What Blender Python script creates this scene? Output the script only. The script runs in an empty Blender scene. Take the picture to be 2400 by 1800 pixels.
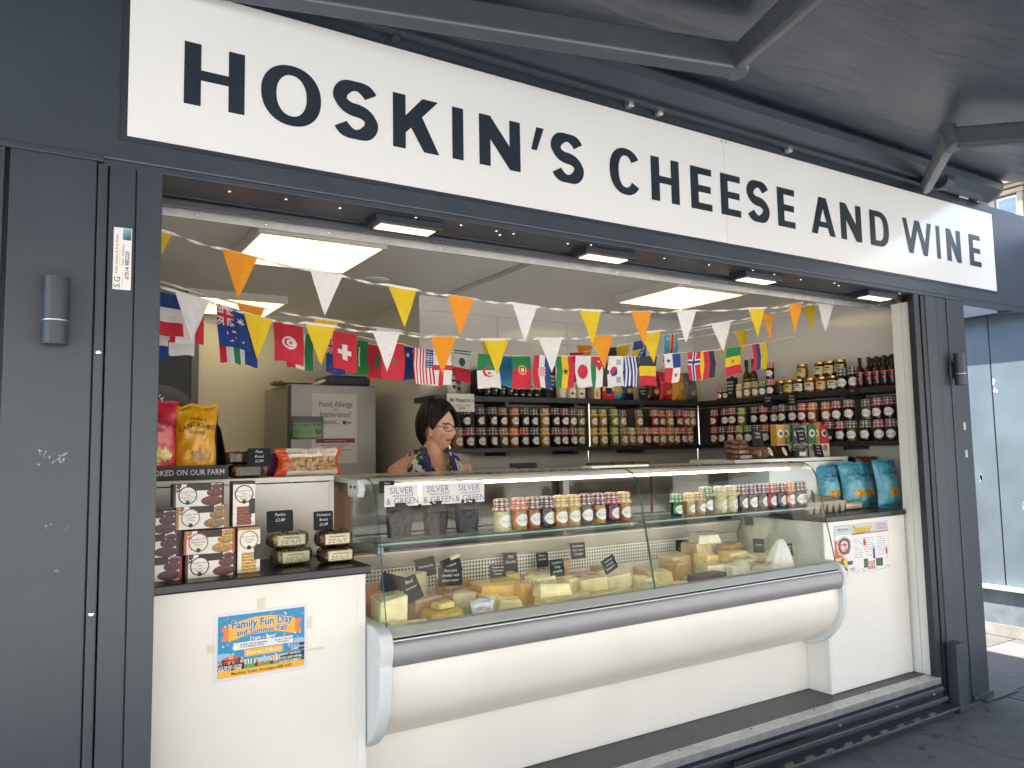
import bpy, bmesh, math, random
from mathutils import Vector, Matrix, noise
rnd = random.Random(7)
sc = bpy.context.scene
C = sc.collection
PI = math.pi

# ------------------------------------------------------------------ camera, sky, sun, exposure
cam = bpy.data.cameras.new('camera'); cam_o = bpy.data.objects.new('camera', cam); C.objects.link(cam_o)
cam.sensor_width = 36; cam.lens = 27.0; cam.clip_start = 0.05; cam.clip_end = 2000
cam_o.matrix_world = Matrix(((0.84969, -0.02910, -0.52648, 0.0),
                             (-0.52698, -0.08120, -0.84599, -2.5),
                             (-0.01813, 0.99627, -0.08433, 1.5),
                             (0, 0, 0, 1)))
sc.camera = cam_o
SUN_DIR = Vector((-0.30, 0.40, 0.866)).normalized()          # towards the sun
w = bpy.data.worlds.new('World'); sc.world = w; w.use_nodes = True
nt = w.node_tree
sky = nt.nodes.new('ShaderNodeTexSky'); sky.sky_type = 'NISHITA'; sky.sun_disc = False
sky.sun_elevation = math.asin(SUN_DIR.z); sky.sun_rotation = math.atan2(SUN_DIR.x, SUN_DIR.y)
bg = nt.nodes['Background']; bg.inputs[1].default_value = 0.15
nt.links.new(sky.outputs[0], bg.inputs[0])
sl = bpy.data.lights.new('sun', 'SUN'); sl.energy = 4.2; sl.angle = math.radians(0.53); sl.color = (1, 0.95, 0.87)
so = bpy.data.objects.new('sun', sl); C.objects.link(so); so.rotation_euler = SUN_DIR.to_track_quat('Z', 'Y').to_euler()
sc.view_settings.view_transform = 'Standard'; sc.view_settings.look = 'None'
sc.view_settings.exposure = 2.64; sc.view_settings.gamma = 1
sc.cycles.max_bounces = 10; sc.cycles.diffuse_bounces = 5; sc.cycles.glossy_bounces = 5
sc.cycles.transparent_max_bounces = 24; sc.cycles.use_denoising = True
sc.cycles.sample_clamp_indirect = 6
sc.cycles.caustics_reflective = False; sc.cycles.caustics_refractive = False

# ------------------------------------------------------------------ colour and materials
def lin(v):
    v /= 255.0
    return v / 12.92 if v <= 0.04045 else ((v + 0.055) / 1.055) ** 2.4
def H(s):
    s = s.lstrip('#'); return tuple(lin(int(s[i:i + 2], 16)) for i in (0, 2, 4))
def mixc(a, b, t): return tuple(a[i] + (b[i] - a[i]) * t for i in range(3))
def sc3(a, k): return tuple(x * k for x in a)
MATS = {}
def mat(name, col=(.5, .5, .5), rough=.5, metal=0., spec=.5, noise=None, bump=None, coat=0., emis=None, attr=False, sss=0., trans=0., stretch=None, sheen=0.):
    if name in MATS: return MATS[name]
    m = bpy.data.materials.new(name); m.use_nodes = True; MATS[name] = m
    t = m.node_tree; b = t.nodes['Principled BSDF']; N = t.nodes.new; L = t.links.new
    b.inputs['Base Color'].default_value = (*col, 1); b.inputs['Roughness'].default_value = rough
    b.inputs['Metallic'].default_value = metal; b.inputs['Specular IOR Level'].default_value = spec
    b.inputs['Coat Weight'].default_value = coat; b.inputs['Coat Roughness'].default_value = .08
    if sss: b.inputs['Subsurface Weight'].default_value = sss; b.inputs['Subsurface Radius'].default_value = (.02, .008, .004); b.inputs['Subsurface Scale'].default_value = .25
    if sheen: b.inputs['Sheen Weight'].default_value = sheen
    src = None
    tc = N('ShaderNodeTexCoord'); co = tc.outputs['Object']
    if stretch:
        mp = N('ShaderNodeMapping'); mp.inputs['Scale'].default_value = stretch; L(co, mp.inputs[0]); co = mp.outputs[0]
    if attr:
        a = N('ShaderNodeAttribute'); a.attribute_name = 'Col'; src = a.outputs['Color']; L(src, b.inputs['Base Color'])
    if noise:
        n = N('ShaderNodeTexNoise'); n.inputs['Scale'].default_value = noise[0]; n.inputs['Detail'].default_value = 5; L(co, n.inputs[0])
        mr = N('ShaderNodeMapRange'); mr.inputs[1].default_value = .3; mr.inputs[2].default_value = .7
        mr.inputs[3].default_value = 1 - noise[1]; mr.inputs[4].default_value = 1 + noise[1]; L(n.outputs['Fac'], mr.inputs[0])
        vm = N('ShaderNodeVectorMath'); vm.operation = 'SCALE'
        if src: L(src, vm.inputs[0])
        else: vm.inputs[0].default_value = col
        L(mr.outputs[0], vm.inputs['Scale']); L(vm.outputs[0], b.inputs['Base Color'])
        mr2 = N('ShaderNodeMapRange'); mr2.inputs[3].default_value = max(.02, rough - .07); mr2.inputs[4].default_value = min(1, rough + .07)
        L(n.outputs['Fac'], mr2.inputs[0]); L(mr2.outputs[0], b.inputs['Roughness'])
    if bump:
        n = N('ShaderNodeTexNoise'); n.inputs['Scale'].default_value = bump[0]; n.inputs['Detail'].default_value = 4; L(co, n.inputs[0])
        bn = N('ShaderNodeBump'); bn.inputs['Strength'].default_value = bump[1]; bn.inputs['Distance'].default_value = bump[2] if len(bump) > 2 else .002
        L(n.outputs['Fac'], bn.inputs['Height']); L(bn.outputs[0], b.inputs['Normal'])
    if emis:
        b.inputs['Emission Color'].default_value = (*emis[0], 1); b.inputs['Emission Strength'].default_value = emis[1]
    return m
def glass_mat(name, tint, rough=0.0, ior=1.45):
    if name in MATS: return MATS[name]
    m = bpy.data.materials.new(name); m.use_nodes = True; MATS[name] = m
    t = m.node_tree; t.nodes.clear(); N = t.nodes.new; L = t.links.new
    o = N('ShaderNodeOutputMaterial'); mx = N('ShaderNodeMixShader'); tr = N('ShaderNodeBsdfTransparent'); gl = N('ShaderNodeBsdfGlossy'); lw = N('ShaderNodeLayerWeight')
    lw.inputs['Blend'].default_value = .5; pw = N('ShaderNodeMath'); pw.operation = 'POWER'; pw.inputs[1].default_value = 5
    ma = N('ShaderNodeMath'); ma.operation = 'MULTIPLY_ADD'; ma.inputs[1].default_value = .9; ma.inputs[2].default_value = ((ior - 1) / (ior + 1)) ** 2
    tr.inputs[0].default_value = (*tint, 1); gl.inputs['Roughness'].default_value = rough
    L(lw.outputs['Facing'], pw.inputs[0]); L(pw.outputs[0], ma.inputs[0]); L(ma.outputs[0], mx.inputs[0])
    L(tr.outputs[0], mx.inputs[1]); L(gl.outputs[0], mx.inputs[2]); L(mx.outputs[0], o.inputs[0])
    return m

slate = mat('slate_paint', (.043, .054, .069), .38, noise=(2.2, .14), bump=(7, .05, .01))
slate_d = mat('slate_paint_dark', (.022, .026, .034), .4, noise=(5, .15))
white_paint = mat('white_cladding', (.80, .79, .75), .32, noise=(2.2, .035))
white_pan = mat('white_laminate', (.82, .80, .75), .35, noise=(2.6, .05), bump=(3, .05, .01))
wall_pvc = mat('wall_cladding', (.80, .775, .735), .12, noise=(1.5, .03), coat=.3)
ceil_m = mat('ceiling_panel', (.86, .845, .81), .5, noise=(2, .03))
joint_m = mat('ceiling_strip', (.42, .40, .37), .4, noise=(9, .05))
alu = mat('aluminium', (.62, .62, .60), .38, metal=.85, noise=(20, .1))
chrome = mat('chrome', (.85, .85, .85), .12, metal=1)
worktop_m = mat('black_worktop', (.016, .016, .019), .3, noise=(60, .08))
vinyl_m = mat('vinyl_floor', (.030, .030, .033), .4, noise=(12, .1))
sign_m = mat('sign_white', (.82, .82, .80), .22, noise=(1.1, .025), coat=.25)
letter_m = mat('sign_letter', (.022, .030, .042), .35, noise=(6, .1))
print_m = mat('printed_card', attr=True, rough=.45, noise=(90, .04))
print_g = mat('printed_gloss', attr=True, rough=.2, noise=(60, .05), coat=.3)
print_bag = mat('printed_film', attr=True, rough=.28, noise=(30, .05), bump=(38, .45, .004))
cloth_m = mat('bunting_cloth', attr=True, rough=.8, noise=(45, .05), sheen=.1)
foil_m = mat('foil_wrap', attr=True, rough=.18, metal=.6, bump=(80, 1.0, .006), noise=(45, .35))
black_card = mat('chalk_card', (.010, .011, .014), .6, spec=.25, noise=(30, .3))
chalk_m = mat('chalk', (.75, .75, .74), .9, noise=(300, .3))
ink_m = mat('ink_dark', (.03, .03, .035), .6, noise=(30, .1))
ink_w = mat('ink_white', (.85, .85, .83), .6, noise=(30, .03))
ink_grey = mat('ink_grey', (.22, .21, .2), .6, noise=(30, .05))
ink_brown = mat('ink_brown', (.16, .08, .05), .6, noise=(30, .05))
ink_blue = mat('ink_blue', H('#1d6fb0'), .5, noise=(30, .05))
ink_green = mat('ink_green', H('#20784a'), .5, noise=(30, .05))
ink_red = mat('ink_red', H('#c23348'), .5, noise=(30, .05))
ink_navy = mat('ink_navy', H('#1d2340'), .5, noise=(30, .05))
ink_yel = mat('ink_yellow', H('#f2d020'), .5, noise=(30, .05))
ink_pur = mat('ink_purple', H('#8e4fa0'), .6, noise=(30, .05))
glass_c = glass_mat('cabinet_glass', (.975, .99, .982), 0., 1.27)
glass_edge = mat('glass_edge', (.02, .10, .075), .1, noise=(8, .2), coat=.5)
smoke_glass = mat('tinted_glass', (.060, .052, .045), .08, noise=(3, .2), coat=.3)
led_m = mat('led_diffuser', (.9, .88, .8), .5, emis=((1.0, .79, .36), .40), noise=(2, .01))
lamp_m = mat('lamp_diffuser', (.9, .88, .8), .5, emis=((1.0, .84, .52), .32), noise=(2, .01))

# ------------------------------------------------------------------ mesh builder
class MB:
    def __init__(s): s.v = []; s.f = []; s.c = []; s.m = []
    def add(s, vs, fs, col=None, mi=0):
        o = len(s.v); s.v += [tuple(p) for p in vs]
        for f in fs: s.f.append([i + o for i in f]); s.c.append(col); s.m.append(mi)
        return s
    def box(s, x0, x1, y0, y1, z0, z1, col=None, mi=0, M=None):
        vs = [Vector(p) for p in ((x0, y0, z0), (x1, y0, z0), (x1, y1, z0), (x0, y1, z0), (x0, y0, z1), (x1, y0, z1), (x1, y1, z1), (x0, y1, z1))]
        if M: vs = [M @ p for p in vs]
        return s.add(vs, [(0, 3, 2, 1), (4, 5, 6, 7), (0, 1, 5, 4), (1, 2, 6, 5), (2, 3, 7, 6), (3, 0, 4, 7)], col, mi)
    def prism(s, prof, x0, x1, col=None, mi=0, caps=True, closed=True):          # prof: (y,z) list, extruded along x
        n = len(prof); vs = [(x0, y, z) for y, z in prof] + [(x1, y, z) for y, z in prof]
        fs = [(i, (i + 1) % n, (i + 1) % n + n, i + n) for i in range(n if closed else n - 1)]
        if caps and closed: fs += [tuple(range(n - 1, -1, -1)), tuple(range(n, 2 * n))]
        return s.add(vs, fs, col, mi)
    def poly(s, pts, col=None, mi=0): return s.add(pts, [tuple(range(len(pts)))], col, mi)
    def slab(s, pts, d, col=None, mi=0):                                         # polygon (list of Vector) thickened by vector d
        n = len(pts); vs = [Vector(p) for p in pts] + [Vector(p) + Vector(d) for p in pts]
        fs = [tuple(range(n)), tuple(range(2 * n - 1, n - 1, -1))] + [(i + n, (i + 1) % n + n, (i + 1) % n, i) for i in range(n)]
        return s.add(vs, fs, col, mi)
    def lathe(s, prof, seg=20, col=None, mi=0, c=(0, 0, 0), colf=None, cap=True):   # prof: (r,z) from bottom to top
        vs = []; n = len(prof)
        for r, z in prof:
            for k in range(seg):
                a = 2 * PI * k / seg; vs.append((c[0] + r * math.cos(a), c[1] + r * math.sin(a), c[2] + z))
        o = len(s.v); s.v += vs
        for i in range(n - 1):
            for k in range(seg):
                k2 = (k + 1) % seg
                s.f.append([o + i * seg + k, o + i * seg + k2, o + (i + 1) * seg + k2, o + (i + 1) * seg + k])
                s.c.append(colf(i, k) if colf else col); s.m.append(mi)
        if cap:
            s.f.append([o + k for k in range(seg - 1, -1, -1)]); s.c.append(col if not colf else colf(0, 0)); s.m.append(mi)
            s.f.append([o + (n - 1) * seg + k for k in range(seg)]); s.c.append(col if not colf else colf(n - 2, 0)); s.m.append(mi)
        return s
    def tube(s, pts, r, seg=8, col=None, mi=0, cap=True):
        pts = [Vector(p) for p in pts]; n = len(pts); rs = r if isinstance(r, (list, tuple)) else [r] * n
        o = len(s.v); up = Vector((0, 0, 1))
        for i, p in enumerate(pts):
            d = (pts[min(i + 1, n - 1)] - pts[max(i - 1, 0)]).normalized()
            u = d.cross(up if abs(d.z) < .95 else Vector((1, 0, 0))).normalized(); q = d.cross(u)
            for k in range(seg):
                a = 2 * PI * k / seg; s.v.append(tuple(p + (u * math.cos(a) + q * math.sin(a)) * rs[i]))
        for i in range(n - 1):
            for k in range(seg):
                k2 = (k + 1) % seg
                s.f.append([o + i * seg + k, o + i * seg + k2, o + (i + 1) * seg + k2, o + (i + 1) * seg + k]); s.c.append(col); s.m.append(mi)
        if cap:
            s.f.append([o + k for k in range(seg)]); s.c.append(col); s.m.append(mi)
            s.f.append([o + (n - 1) * seg + k for k in range(seg - 1, -1, -1)]); s.c.append(col); s.m.append(mi)
        return s
    def grid(s, nx, ny, pos, col=None, mi=0, flip=False):                        # u left-right, v top-bottom
        o = len(s.v)
        for j in range(ny + 1):
            for i in range(nx + 1): s.v.append(tuple(pos(i / nx, j / ny)))
        for j in range(ny):
            for i in range(nx):
                a = o + j * (nx + 1) + i; q = [a + nx + 1, a + nx + 2, a + 1, a]
                s.f.append(q[::-1] if flip else q)
                s.c.append(col((i + .5) / nx, (j + .5) / ny) if callable(col) else col); s.m.append(mi)
        return s
    def mesh(s, name, mats, smooth=False):
        me = bpy.data.meshes.new(name); me.from_pydata(s.v, [], s.f)
        for m in (mats if isinstance(mats, (list, tuple)) else [mats]): me.materials.append(m)
        if any(s.m): me.polygons.foreach_set('material_index', s.m)
        if any(c is not None for c in s.c):
            at = me.color_attributes.new('Col', 'FLOAT_COLOR', 'CORNER'); d = []
            for f, c in zip(s.f, s.c): d += ([*(c or (.5, .5, .5)), 1.0]) * len(f)
            at.data.foreach_set('color', d)
        if smooth: me.polygons.foreach_set('use_smooth', [True] * len(me.polygons))
        me.update()
        if smooth: me.set_sharp_from_angle(angle=math.radians(40))
        return me
    def build(s, name, mats, parent=None, smooth=False, bevel=0, world=True, loc=None, rot=None, seg=2):
        return obj(name, s.mesh(name, mats, smooth), parent, bevel, world, loc, rot, seg)
def obj(name, me, parent=None, bevel=0, world=True, loc=None, rot=None, seg=2):
    o = bpy.data.objects.new(name, me); C.objects.link(o)
    if parent is not None:
        o.parent = parent
        if world and parent.parent is None: o.location = -Vector(parent.location)
    if loc is not None: o.location = Vector(o.location) + Vector(loc)
    if rot is not None: o.rotation_euler = rot
    if bevel:
        b = o.modifiers.new('bevel', 'BEVEL'); b.width = bevel; b.segments = seg; b.limit_method = 'ANGLE'; b.angle_limit = math.radians(35)
    return o
def tag(o, label, cat, group=None):
    o['label'] = label; o['category'] = cat
    if group: o['group'] = group
    return o
def thing(name, label, cat, loc=(0, 0, 0), rotz=0, group=None, rot=None, scale=1):
    o = bpy.data.objects.new(name, None); C.objects.link(o); o.empty_display_size = .05
    o.location = loc; o.rotation_euler = rot or (0, 0, rotz)
    if scale != 1: o.scale = (scale,) * 3
    return tag(o, label, cat, group)
def struct(o): o['kind'] = 'structure'; return o
TXT = {}
def text_mesh(s, size, m, bold=0., sx=1., shear=0., align='CENTER', res=2, ls=1.0):
    k = (s, round(size, 5), m.name, bold, sx, shear, align, ls)
    if k in TXT: return TXT[k]
    cu = bpy.data.curves.new('lettering', 'FONT'); cu.body = s; cu.size = size; cu.align_x = align; cu.align_y = 'CENTER'
    cu.offset = bold * size; cu.shear = shear; cu.resolution_u = res; cu.space_character = ls
    o = bpy.data.objects.new('lettering', cu); C.objects.link(o)
    bpy.context.view_layer.update()
    dg = bpy.context.evaluated_depsgraph_get()
    me = bpy.data.meshes.new_from_object(o.evaluated_get(dg)); bpy.data.objects.remove(o); bpy.data.curves.remove(cu)
    if sx != 1:
        for v in me.vertices: v.co.x *= sx
    me.materials.clear(); me.materials.append(m); TXT[k] = me
    return me
def text(s, size, m, parent, loc, rotz=0., tilt=0., roll=0., world=True, name='lettering', warp=None, **kw):
    """flat lettering standing upright, reading along +x seen from -y (rotz turns it about z; roll in its own plane)"""
    me = text_mesh(s, size, m, **kw)
    if warp:
        me = me.copy()
        for v in me.vertices:
            x, z = v.co.x, v.co.y
            v.co = warp(x, z)
        o = obj(name, me, parent, world=world, loc=loc); return o
    o = obj(name, me, parent, world=world, loc=loc)
    o.matrix_basis = Matrix.Translation(o.location) @ (Matrix.Rotation(rotz, 4, 'Z') @ Matrix.Rotation(PI / 2 + tilt, 4, 'X') @ Matrix.Rotation(roll, 4, 'Z'))
    return o
ORD = ['first', 'second', 'third', 'fourth', 'fifth', 'sixth', 'seventh', 'eighth', 'ninth', 'tenth', 'eleventh', 'twelfth', 'thirteenth', 'fourteenth', 'fifteenth', 'sixteenth', 'seventeenth', 'eighteenth', 'nineteenth', 'twentieth', 'twenty-first', 'twenty-second', 'twenty-third', 'twenty-fourth']
def hsh(a, b=0.):
    v = math.sin(a * 127.1 + b * 311.7) * 43758.5453; return v - math.floor(v)
def nz(x, y, z=0.): return noise.noise(Vector((x, y, z)))
# ------------------------------------------------------------------ ground and surroundings
slab_m = mat('paving_stone', (.175, .168, .155), .75, noise=(2.5, .22), bump=(35, .25))
gb = MB(); gb.box(-160, 160, -160, 160, -.3, -.012); ground = struct(gb.build('ground', mat('paving_joint', (.085, .08, .075), .9, noise=(6, .2))))
bounce_pav = struct(MB().box(-60, 60, -60, -1.62, -.0118, -.002).build('bounce_paving', mat('bounce_paving_pale', (.40, .385, .355), .8, noise=(1.2, .12), bump=(20, .2))))  # unseen pale paving added to bounce sunlight up to the sign and counters
slab_meshes = []
for k in range(6):
    b = MB(); g = .004; b.box(-.45 + g, .45 - g, -.3 + g, .3 - g, -.05, 0)
    slab_meshes.append(b.mesh('paving_slab', mat('paving_stone_%d' % k, sc3((.085, .083, .080), .82 + .09 * k), .72, noise=(3 + k, .2), bump=(30, .3))))
n = 0
for j in range(-3, 10):
    for i in range(0, 12):
        x = 1.3 + i * .9 + (.45 if j % 2 else 0); y = j * .6 + .27
        if x > 10 or (y > .2 and x < 4.4): continue
        o = bpy.data.objects.new('paving_slab', slab_meshes[(i * 7 + j * 5 + (i * j) % 3) % 6]); C.objects.link(o); o.parent = ground
        o.location = (x, y, -.004 + .004 * hsh(i, j) - .002); o.rotation_euler = (0, 0, .004 * (hsh(j, i) - .5))
b = MB()
for k in range(46):
    x = 3.3 + 2.2 * hsh(k, 1); y = -.12 - .5 * hsh(k, 2) ** 2; s = .004 + .012 * hsh(k, 3)
    M = Matrix.Translation((x, y, .003)) @ Matrix.Rotation(6 * hsh(k, 4), 4, 'Z')
    b.box(-s, s, -s * .5, s * .5, 0, .003, H('#5f4e38') if k % 3 else H('#453a2e'), M=M)
lit = b.build('leaf_litter', print_m); lit['kind'] = 'stuff'; lit['label'] = 'dry leaf scraps strewn along the kiosk step'

# neighbouring kiosk wall on the far side of the passage
nk = thing('neighbouring_kiosk', 'pale blue grey panelled kiosk across the sunlit passage', 'kiosk', (6.38, 0, 0))
pan = mat('zinc_panel', (.105, .135, .155), .45, noise=(3, .14), bump=(14, .06))
ys = [-1.4, -.39, .618, 1.63, 2.64, 3.65, 4.7]
for i in range(len(ys) - 1):
    MB().box(6.38, 6.42, ys[i] + .004, ys[i + 1] - .004, .385, 2.9).build('wall_panel', pan, nk, bevel=.003)
MB().box(6.40, 9, -1.4, 4.7, .0, 3.0).build('core_wall', mat('dark_seam', (.03, .035, .04), .8, noise=(4, .2)), nk)
MB().box(6.33, 6.40, -1.4, 4.7, .35, .382).build('drip_rail', mat('rail_paint', (.45, .45, .43), .4, noise=(9, .1)), nk, bevel=.003)
MB().box(6.37, 6.40, -1.4, 4.7, .09, .35).build('plinth', mat('plinth_paint', (.15, .18, .20), .6, noise=(5, .35), bump=(20, .2)), nk)
MB().box(6.36, 6.40, -1.4, 4.7, 0, .088).build('kerb_course', mat('kerb_stone', (.24, .23, .20), .8, noise=(9, .2), bump=(30, .3)), nk)
MB().prism([(-1.4, 2.47), (4.7, 2.47), (4.7, 3.0), (-1.4, 3.0)], 6.25, 6.379).build('eave', slate, nk, bevel=.004)
scm = mat('scuff_mark', (.5, .53, .56), .7, noise=(60, .2))
for k, (y, z, s) in enumerate([(.60, 1.93, .05), (.35, .62, .12), (.27, 1.9, .03), (.75, 1.2, .03), (.2, 1.35, .03), (.45, 1.0, .02)]):
    b = MB()
    for q in range(9):
        a = y + s * (hsh(q, k) - .5) * .5; c = z + s * (hsh(k, q) - .5) * 2; r = .003 + .008 * hsh(q, k + 3)
        b.poly([(6.3792, a + r * math.cos(t) * (.5 + hsh(t, q)), c + r * 1.6 * math.sin(t) * (.5 + hsh(q, t))) for t in (0, 5.2, 4.2, 3.1, 2.1, 1.0)])
    b.build('scuff', scm, nk)

# unseen terrace added behind the viewer to block low sky and warm the fill
ob = thing('added_terrace', 'unseen stone terrace added behind the viewer to block low sky', 'building', (4, -19, 0))
MB().box(-40, 50, -27, -19, 0, 11).build('wall', mat('added_terrace_stone', (.50, .45, .37), .85, noise=(2, .2), bump=(10, .3)), ob)
for i in range(16):
    for z0 in (1.0, 4.8): MB().box(-20 + i * 3.1, -18.6 + i * 3.1, -19.0, -18.95, z0, z0 + 2.2).build('window', mat('added_terrace_glass', (.08, .10, .12), .08, noise=(2, .2), coat=.4), ob)

# stone town building beyond
bl = thing('stone_building', 'honey coloured stone building with sash window rising beyond the awning', 'building', (32, 12, 0))
st = mat('sandstone', (.31, .255, .175), .85, noise=(1.2, .16), bump=(6, .3, .02))
MB().box(32.001, 44, -10, 40, 0, 17).build('wall_core', mat('stone_joint', (.20, .165, .12), .9, noise=(3, .2)), bl)
wins = [(y0, z0) for z0 in (4.6, 8.75) for y0 in (7.9, 9.8, 11.7, 13.6, 15.5)]
WW = .78
blk = [MB().box(-.06, 0, .006, .75 - .006, .006, .40 - .006).mesh('stone_block', mat('sandstone_%d' % k, sc3((.31, .26, .18), .86 + .08 * k), .85, noise=(2, .14), bump=(8, .3, .02))) for k in range(4)]
for jz in range(22, 34):
    for iy in range(6, 24):
        y0 = iy * .75 + (.375 if jz % 2 else 0); z0 = jz * .40
        if any(y0 + .73 > wy - .28 and y0 + .02 < wy + WW + .28 and z0 + .38 > wz - .3 and z0 < wz + 2.5 for wy, wz in wins): continue
        o = obj('stone_block', blk[int(hsh(iy, jz) * 4)], bl, world=True); o.location = Vector(o.location) + Vector((32, y0, z0))
gl = mat('window_glass', (.16, .20, .25), .05, noise=(2, .2), coat=.5)
for wy, wz in wins:
    wn = MB().box(31.96, 31.999, wy, wy + WW, wz, wz + 2.2).build('window', mat('sash_white', (.7, .7, .68), .5, noise=(5, .04)), bl, bevel=.006)
    for r in range(2): MB().box(31.952, 31.958, wy + .08, wy + WW - .08, wz + .08 + r * 1.05, wz + 1.07 + r * 1.05).build('pane', gl, wn)
    MB().box(31.82, 32.0, wy - .22, wy - .02, wz - .1, wz + 2.25).build('pilaster', st, bl, bevel=.015)
    MB().box(31.82, 32.0, wy + WW + .02, wy + WW + .22, wz - .1, wz + 2.25).build('pilaster', st, bl, bevel=.015)
    MB().box(31.78, 32.0, wy - .28, wy + WW + .28, wz + 2.252, wz + 2.42).build('lintel', st, bl, bevel=.02)
    MB().box(31.76, 32.0, wy - .28, wy + WW + .28, wz - .28, wz - .12).build('sill', st, bl, bevel=.015)
for z0, d, hh in ((11.22, .30, .14), (11.37, .45, .14), (11.52, .30, .30), (13.4, .8, .3)):
    MB().box(32 - d, 32.0, -10, 40, z0, z0 + hh).build('cornice', st, bl, bevel=.03)

# ------------------------------------------------------------------ the kiosk
K = thing('market_kiosk', 'slate grey market kiosk with open serving front and white lined interior', 'kiosk', (2.3, 1.5, 0))
B = lambda nm, m, x0, x1, y0, y1, z0, z1, bv=.003, par=K: MB().box(x0, x1, y0, y1, z0, z1).build(nm, m, par, bevel=bv)
# outside, left of the opening
B('wall_panel', slate, -3.2, -1.3, .0, .06, .03, 2.37); B('wall_panel', slate, -1.29, -.092, .0, .06, .03, 2.37)
lp = B('wall_panel', slate, -.080, .134, .0, .06, .03, 2.37)
B('wall_backing', slate_d, -3.2, .16, .03, .12, .02, 2.37, 0)
ch = B('corner_channel', slate, .137, .163, -.006, .05, .0, 2.36, .004)
B('post_face', slate, .167, .2365, -.010, .17, .0, 2.36); B('post_face', slate, .2395, .31, -.010, .17, .0, 2.36); B('post_core', slate_d, .2, .30, .004, .165, 0, 2.36, 0)
for z0 in (.62, 1.06, 1.80): MB().lathe([(.0075, 0), (.007, .003), (.004, .0045)], 12).build('bolt', chrome, ch, loc=(.150, -.006, z0), rot=(PI / 2, 0, 0))
scr = mat('scratch_metal', (.34, .35, .36), .5, metal=.3, noise=(40, .2))
def scratch(par, cx, cz, s, n_, y, seed, m_=None):
    b = MB()
    for q in range(n_):
        a = cx + s * (hsh(q, seed) - .5) * 2; c = cz + s * (hsh(seed, q) - .5); r = s * (.08 + .2 * hsh(q, seed + 2)); th = hsh(q, seed + 5) * 3
        p = [(r * math.cos(t) * (.7 + .5 * hsh(t, q)), .38 * r * math.sin(t) * (.6 + .6 * hsh(q, t))) for t in (0, 1, 2.1, 3.1, 4.2, 5.2)]
        b.poly([(a + u * math.cos(th) - v * math.sin(th), y, c + u * math.sin(th) + v * math.cos(th)) for u, v in p])
    return b.build('scratch', m_ or scr, par)
scratch(lp, .040, 1.495, .035, 12, -.0012, 1); scratch(lp, .030, 1.51, .02, 8, -.0014, 4); scratch(lp, .057, 1.185, .012, 7, -.0012, 8); scratch(lp, .045, 1.31, .016, 5, -.0012, 9); scratch(lp, .085, 1.30, .008, 4, -.0012, 12)
# fascia, soffit, shutter housing
B('fascia', slate, -3.2, 5.72, -.012, .06, 2.374, 3.015, .006)
B('fascia_return', slate, 5.66, 5.72, .06, .20, 2.374, 3.015, .004)
B('fascia_lip', slate, -3.2, .15, -.018, .0, 2.362, 2.380, .002)
sf = B('soffit', slate, .150, 4.985, -.010, .175, 2.355, 2.3735, .002)
B('soffit_edge', slate, 4.985, 5.72, -.010, .06, 2.362, 2.3735, .002)
B('canopy_ceiling', slate_d, 4.86, 5.65, .10, .30, 2.47, 2.56, 0)
B('canopy_beam', slate, 4.86, 5.65, .10, .16, 2.385, 2.465, .003)
scm2 = MB().lathe([(.0065, 0), (.006, .002), (.002, .0035)], 10).mesh('screw', chrome)
for x, y in [(.215, .035), (.225, .085), (.235, .13), (.52, .06), (.70, .05), (.89, .055), (1.17, .03), (1.36, .035), (1.52, .04), (1.56, .08), (1.60, .04), (1.88, .06), (1.98, .03), (2.08, .05), (2.42, .055), (2.70, .05), (2.98, .03), (3.05, .055), (3.15, .04), (3.38, .06), (3.62, .03), (3.70, .06), (4.05, .05), (4.22, .03), (4.40, .055), (4.62, .06), (4.88, .03)]:
    o = obj('screw', scm2, sf, loc=(x, y, 2.3548), rot=(PI, 0, 0))
B('shutter_box', slate_d, .31, 4.40, .178, .292, 2.352, 2.50, .002); B('shutter_lath', slate, .33, 4.35, .205, .262, 2.338, 2.351, .002)
tr = B('header_trim', mat('header_alu', (.55, .55, .53), .4, metal=.5, noise=(14, .12)), .31, 4.34, .293, .306, 2.317, 2.347, .001)
B('header_panel', white_paint, .31, 4.64, .308, .33, 2.345, 2.529, 0)
rv = MB().lathe([(.0035, 0), (.003, .002), (.001, .0028)], 8).mesh('rivet', chrome)
for i in range(17): obj('rivet', rv, tr, loc=(.46 + i * .235, .2925, 2.333), rot=(PI / 2, 0, 0))
# right of the opening
J = B('jamb_panel', white_paint, 4.322, 4.64, .036, .090, .19, 2.318, .002); B('jamb_panel', white_paint, 4.322, 4.64, .0925, .150, .19, 2.318, .002)
B('guide_channel', slate_d, 4.30, 4.352, -.004, .033, .0, 2.355, .002); B('guide_channel', slate_d, 4.356, 4.372, .012, .034, .0, 2.355, 0); B('guide_channel', slate_d, 4.374, 4.412, -.002, .034, 0, 2.355, .002)
B('post_face', slate, 4.416, 4.525, -.006, .14, .0, 2.355); B('post_face', slate, 4.529, 4.592, -.004, .14, 0, 2.355); B('post_face', slate, 4.598, 4.648, .004, .14, 0, 2.355)
pl = B('pillar', slate, 4.655, 4.845, .0, .16, .0, 2.40, .004)
B('pillar_foot', slate, 4.65, 4.86, -.015, .18, .0, .03, .004)
B('drain_cover', mat('cover_plate', (.05, .055, .06), .5, noise=(12, .2)), 4.70, 5.05, -.06, .10, .0005, .006, .001)
B('shutter_stop', slate, 4.392, 4.482, -.070, -.008, .0, .37, .004)
for z0 in (1.588, 1.423): MB().box(4.748, 4.770, -.004, .0015, z0 - .022, z0 + .022).build('catch_plate', alu, pl)
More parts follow.
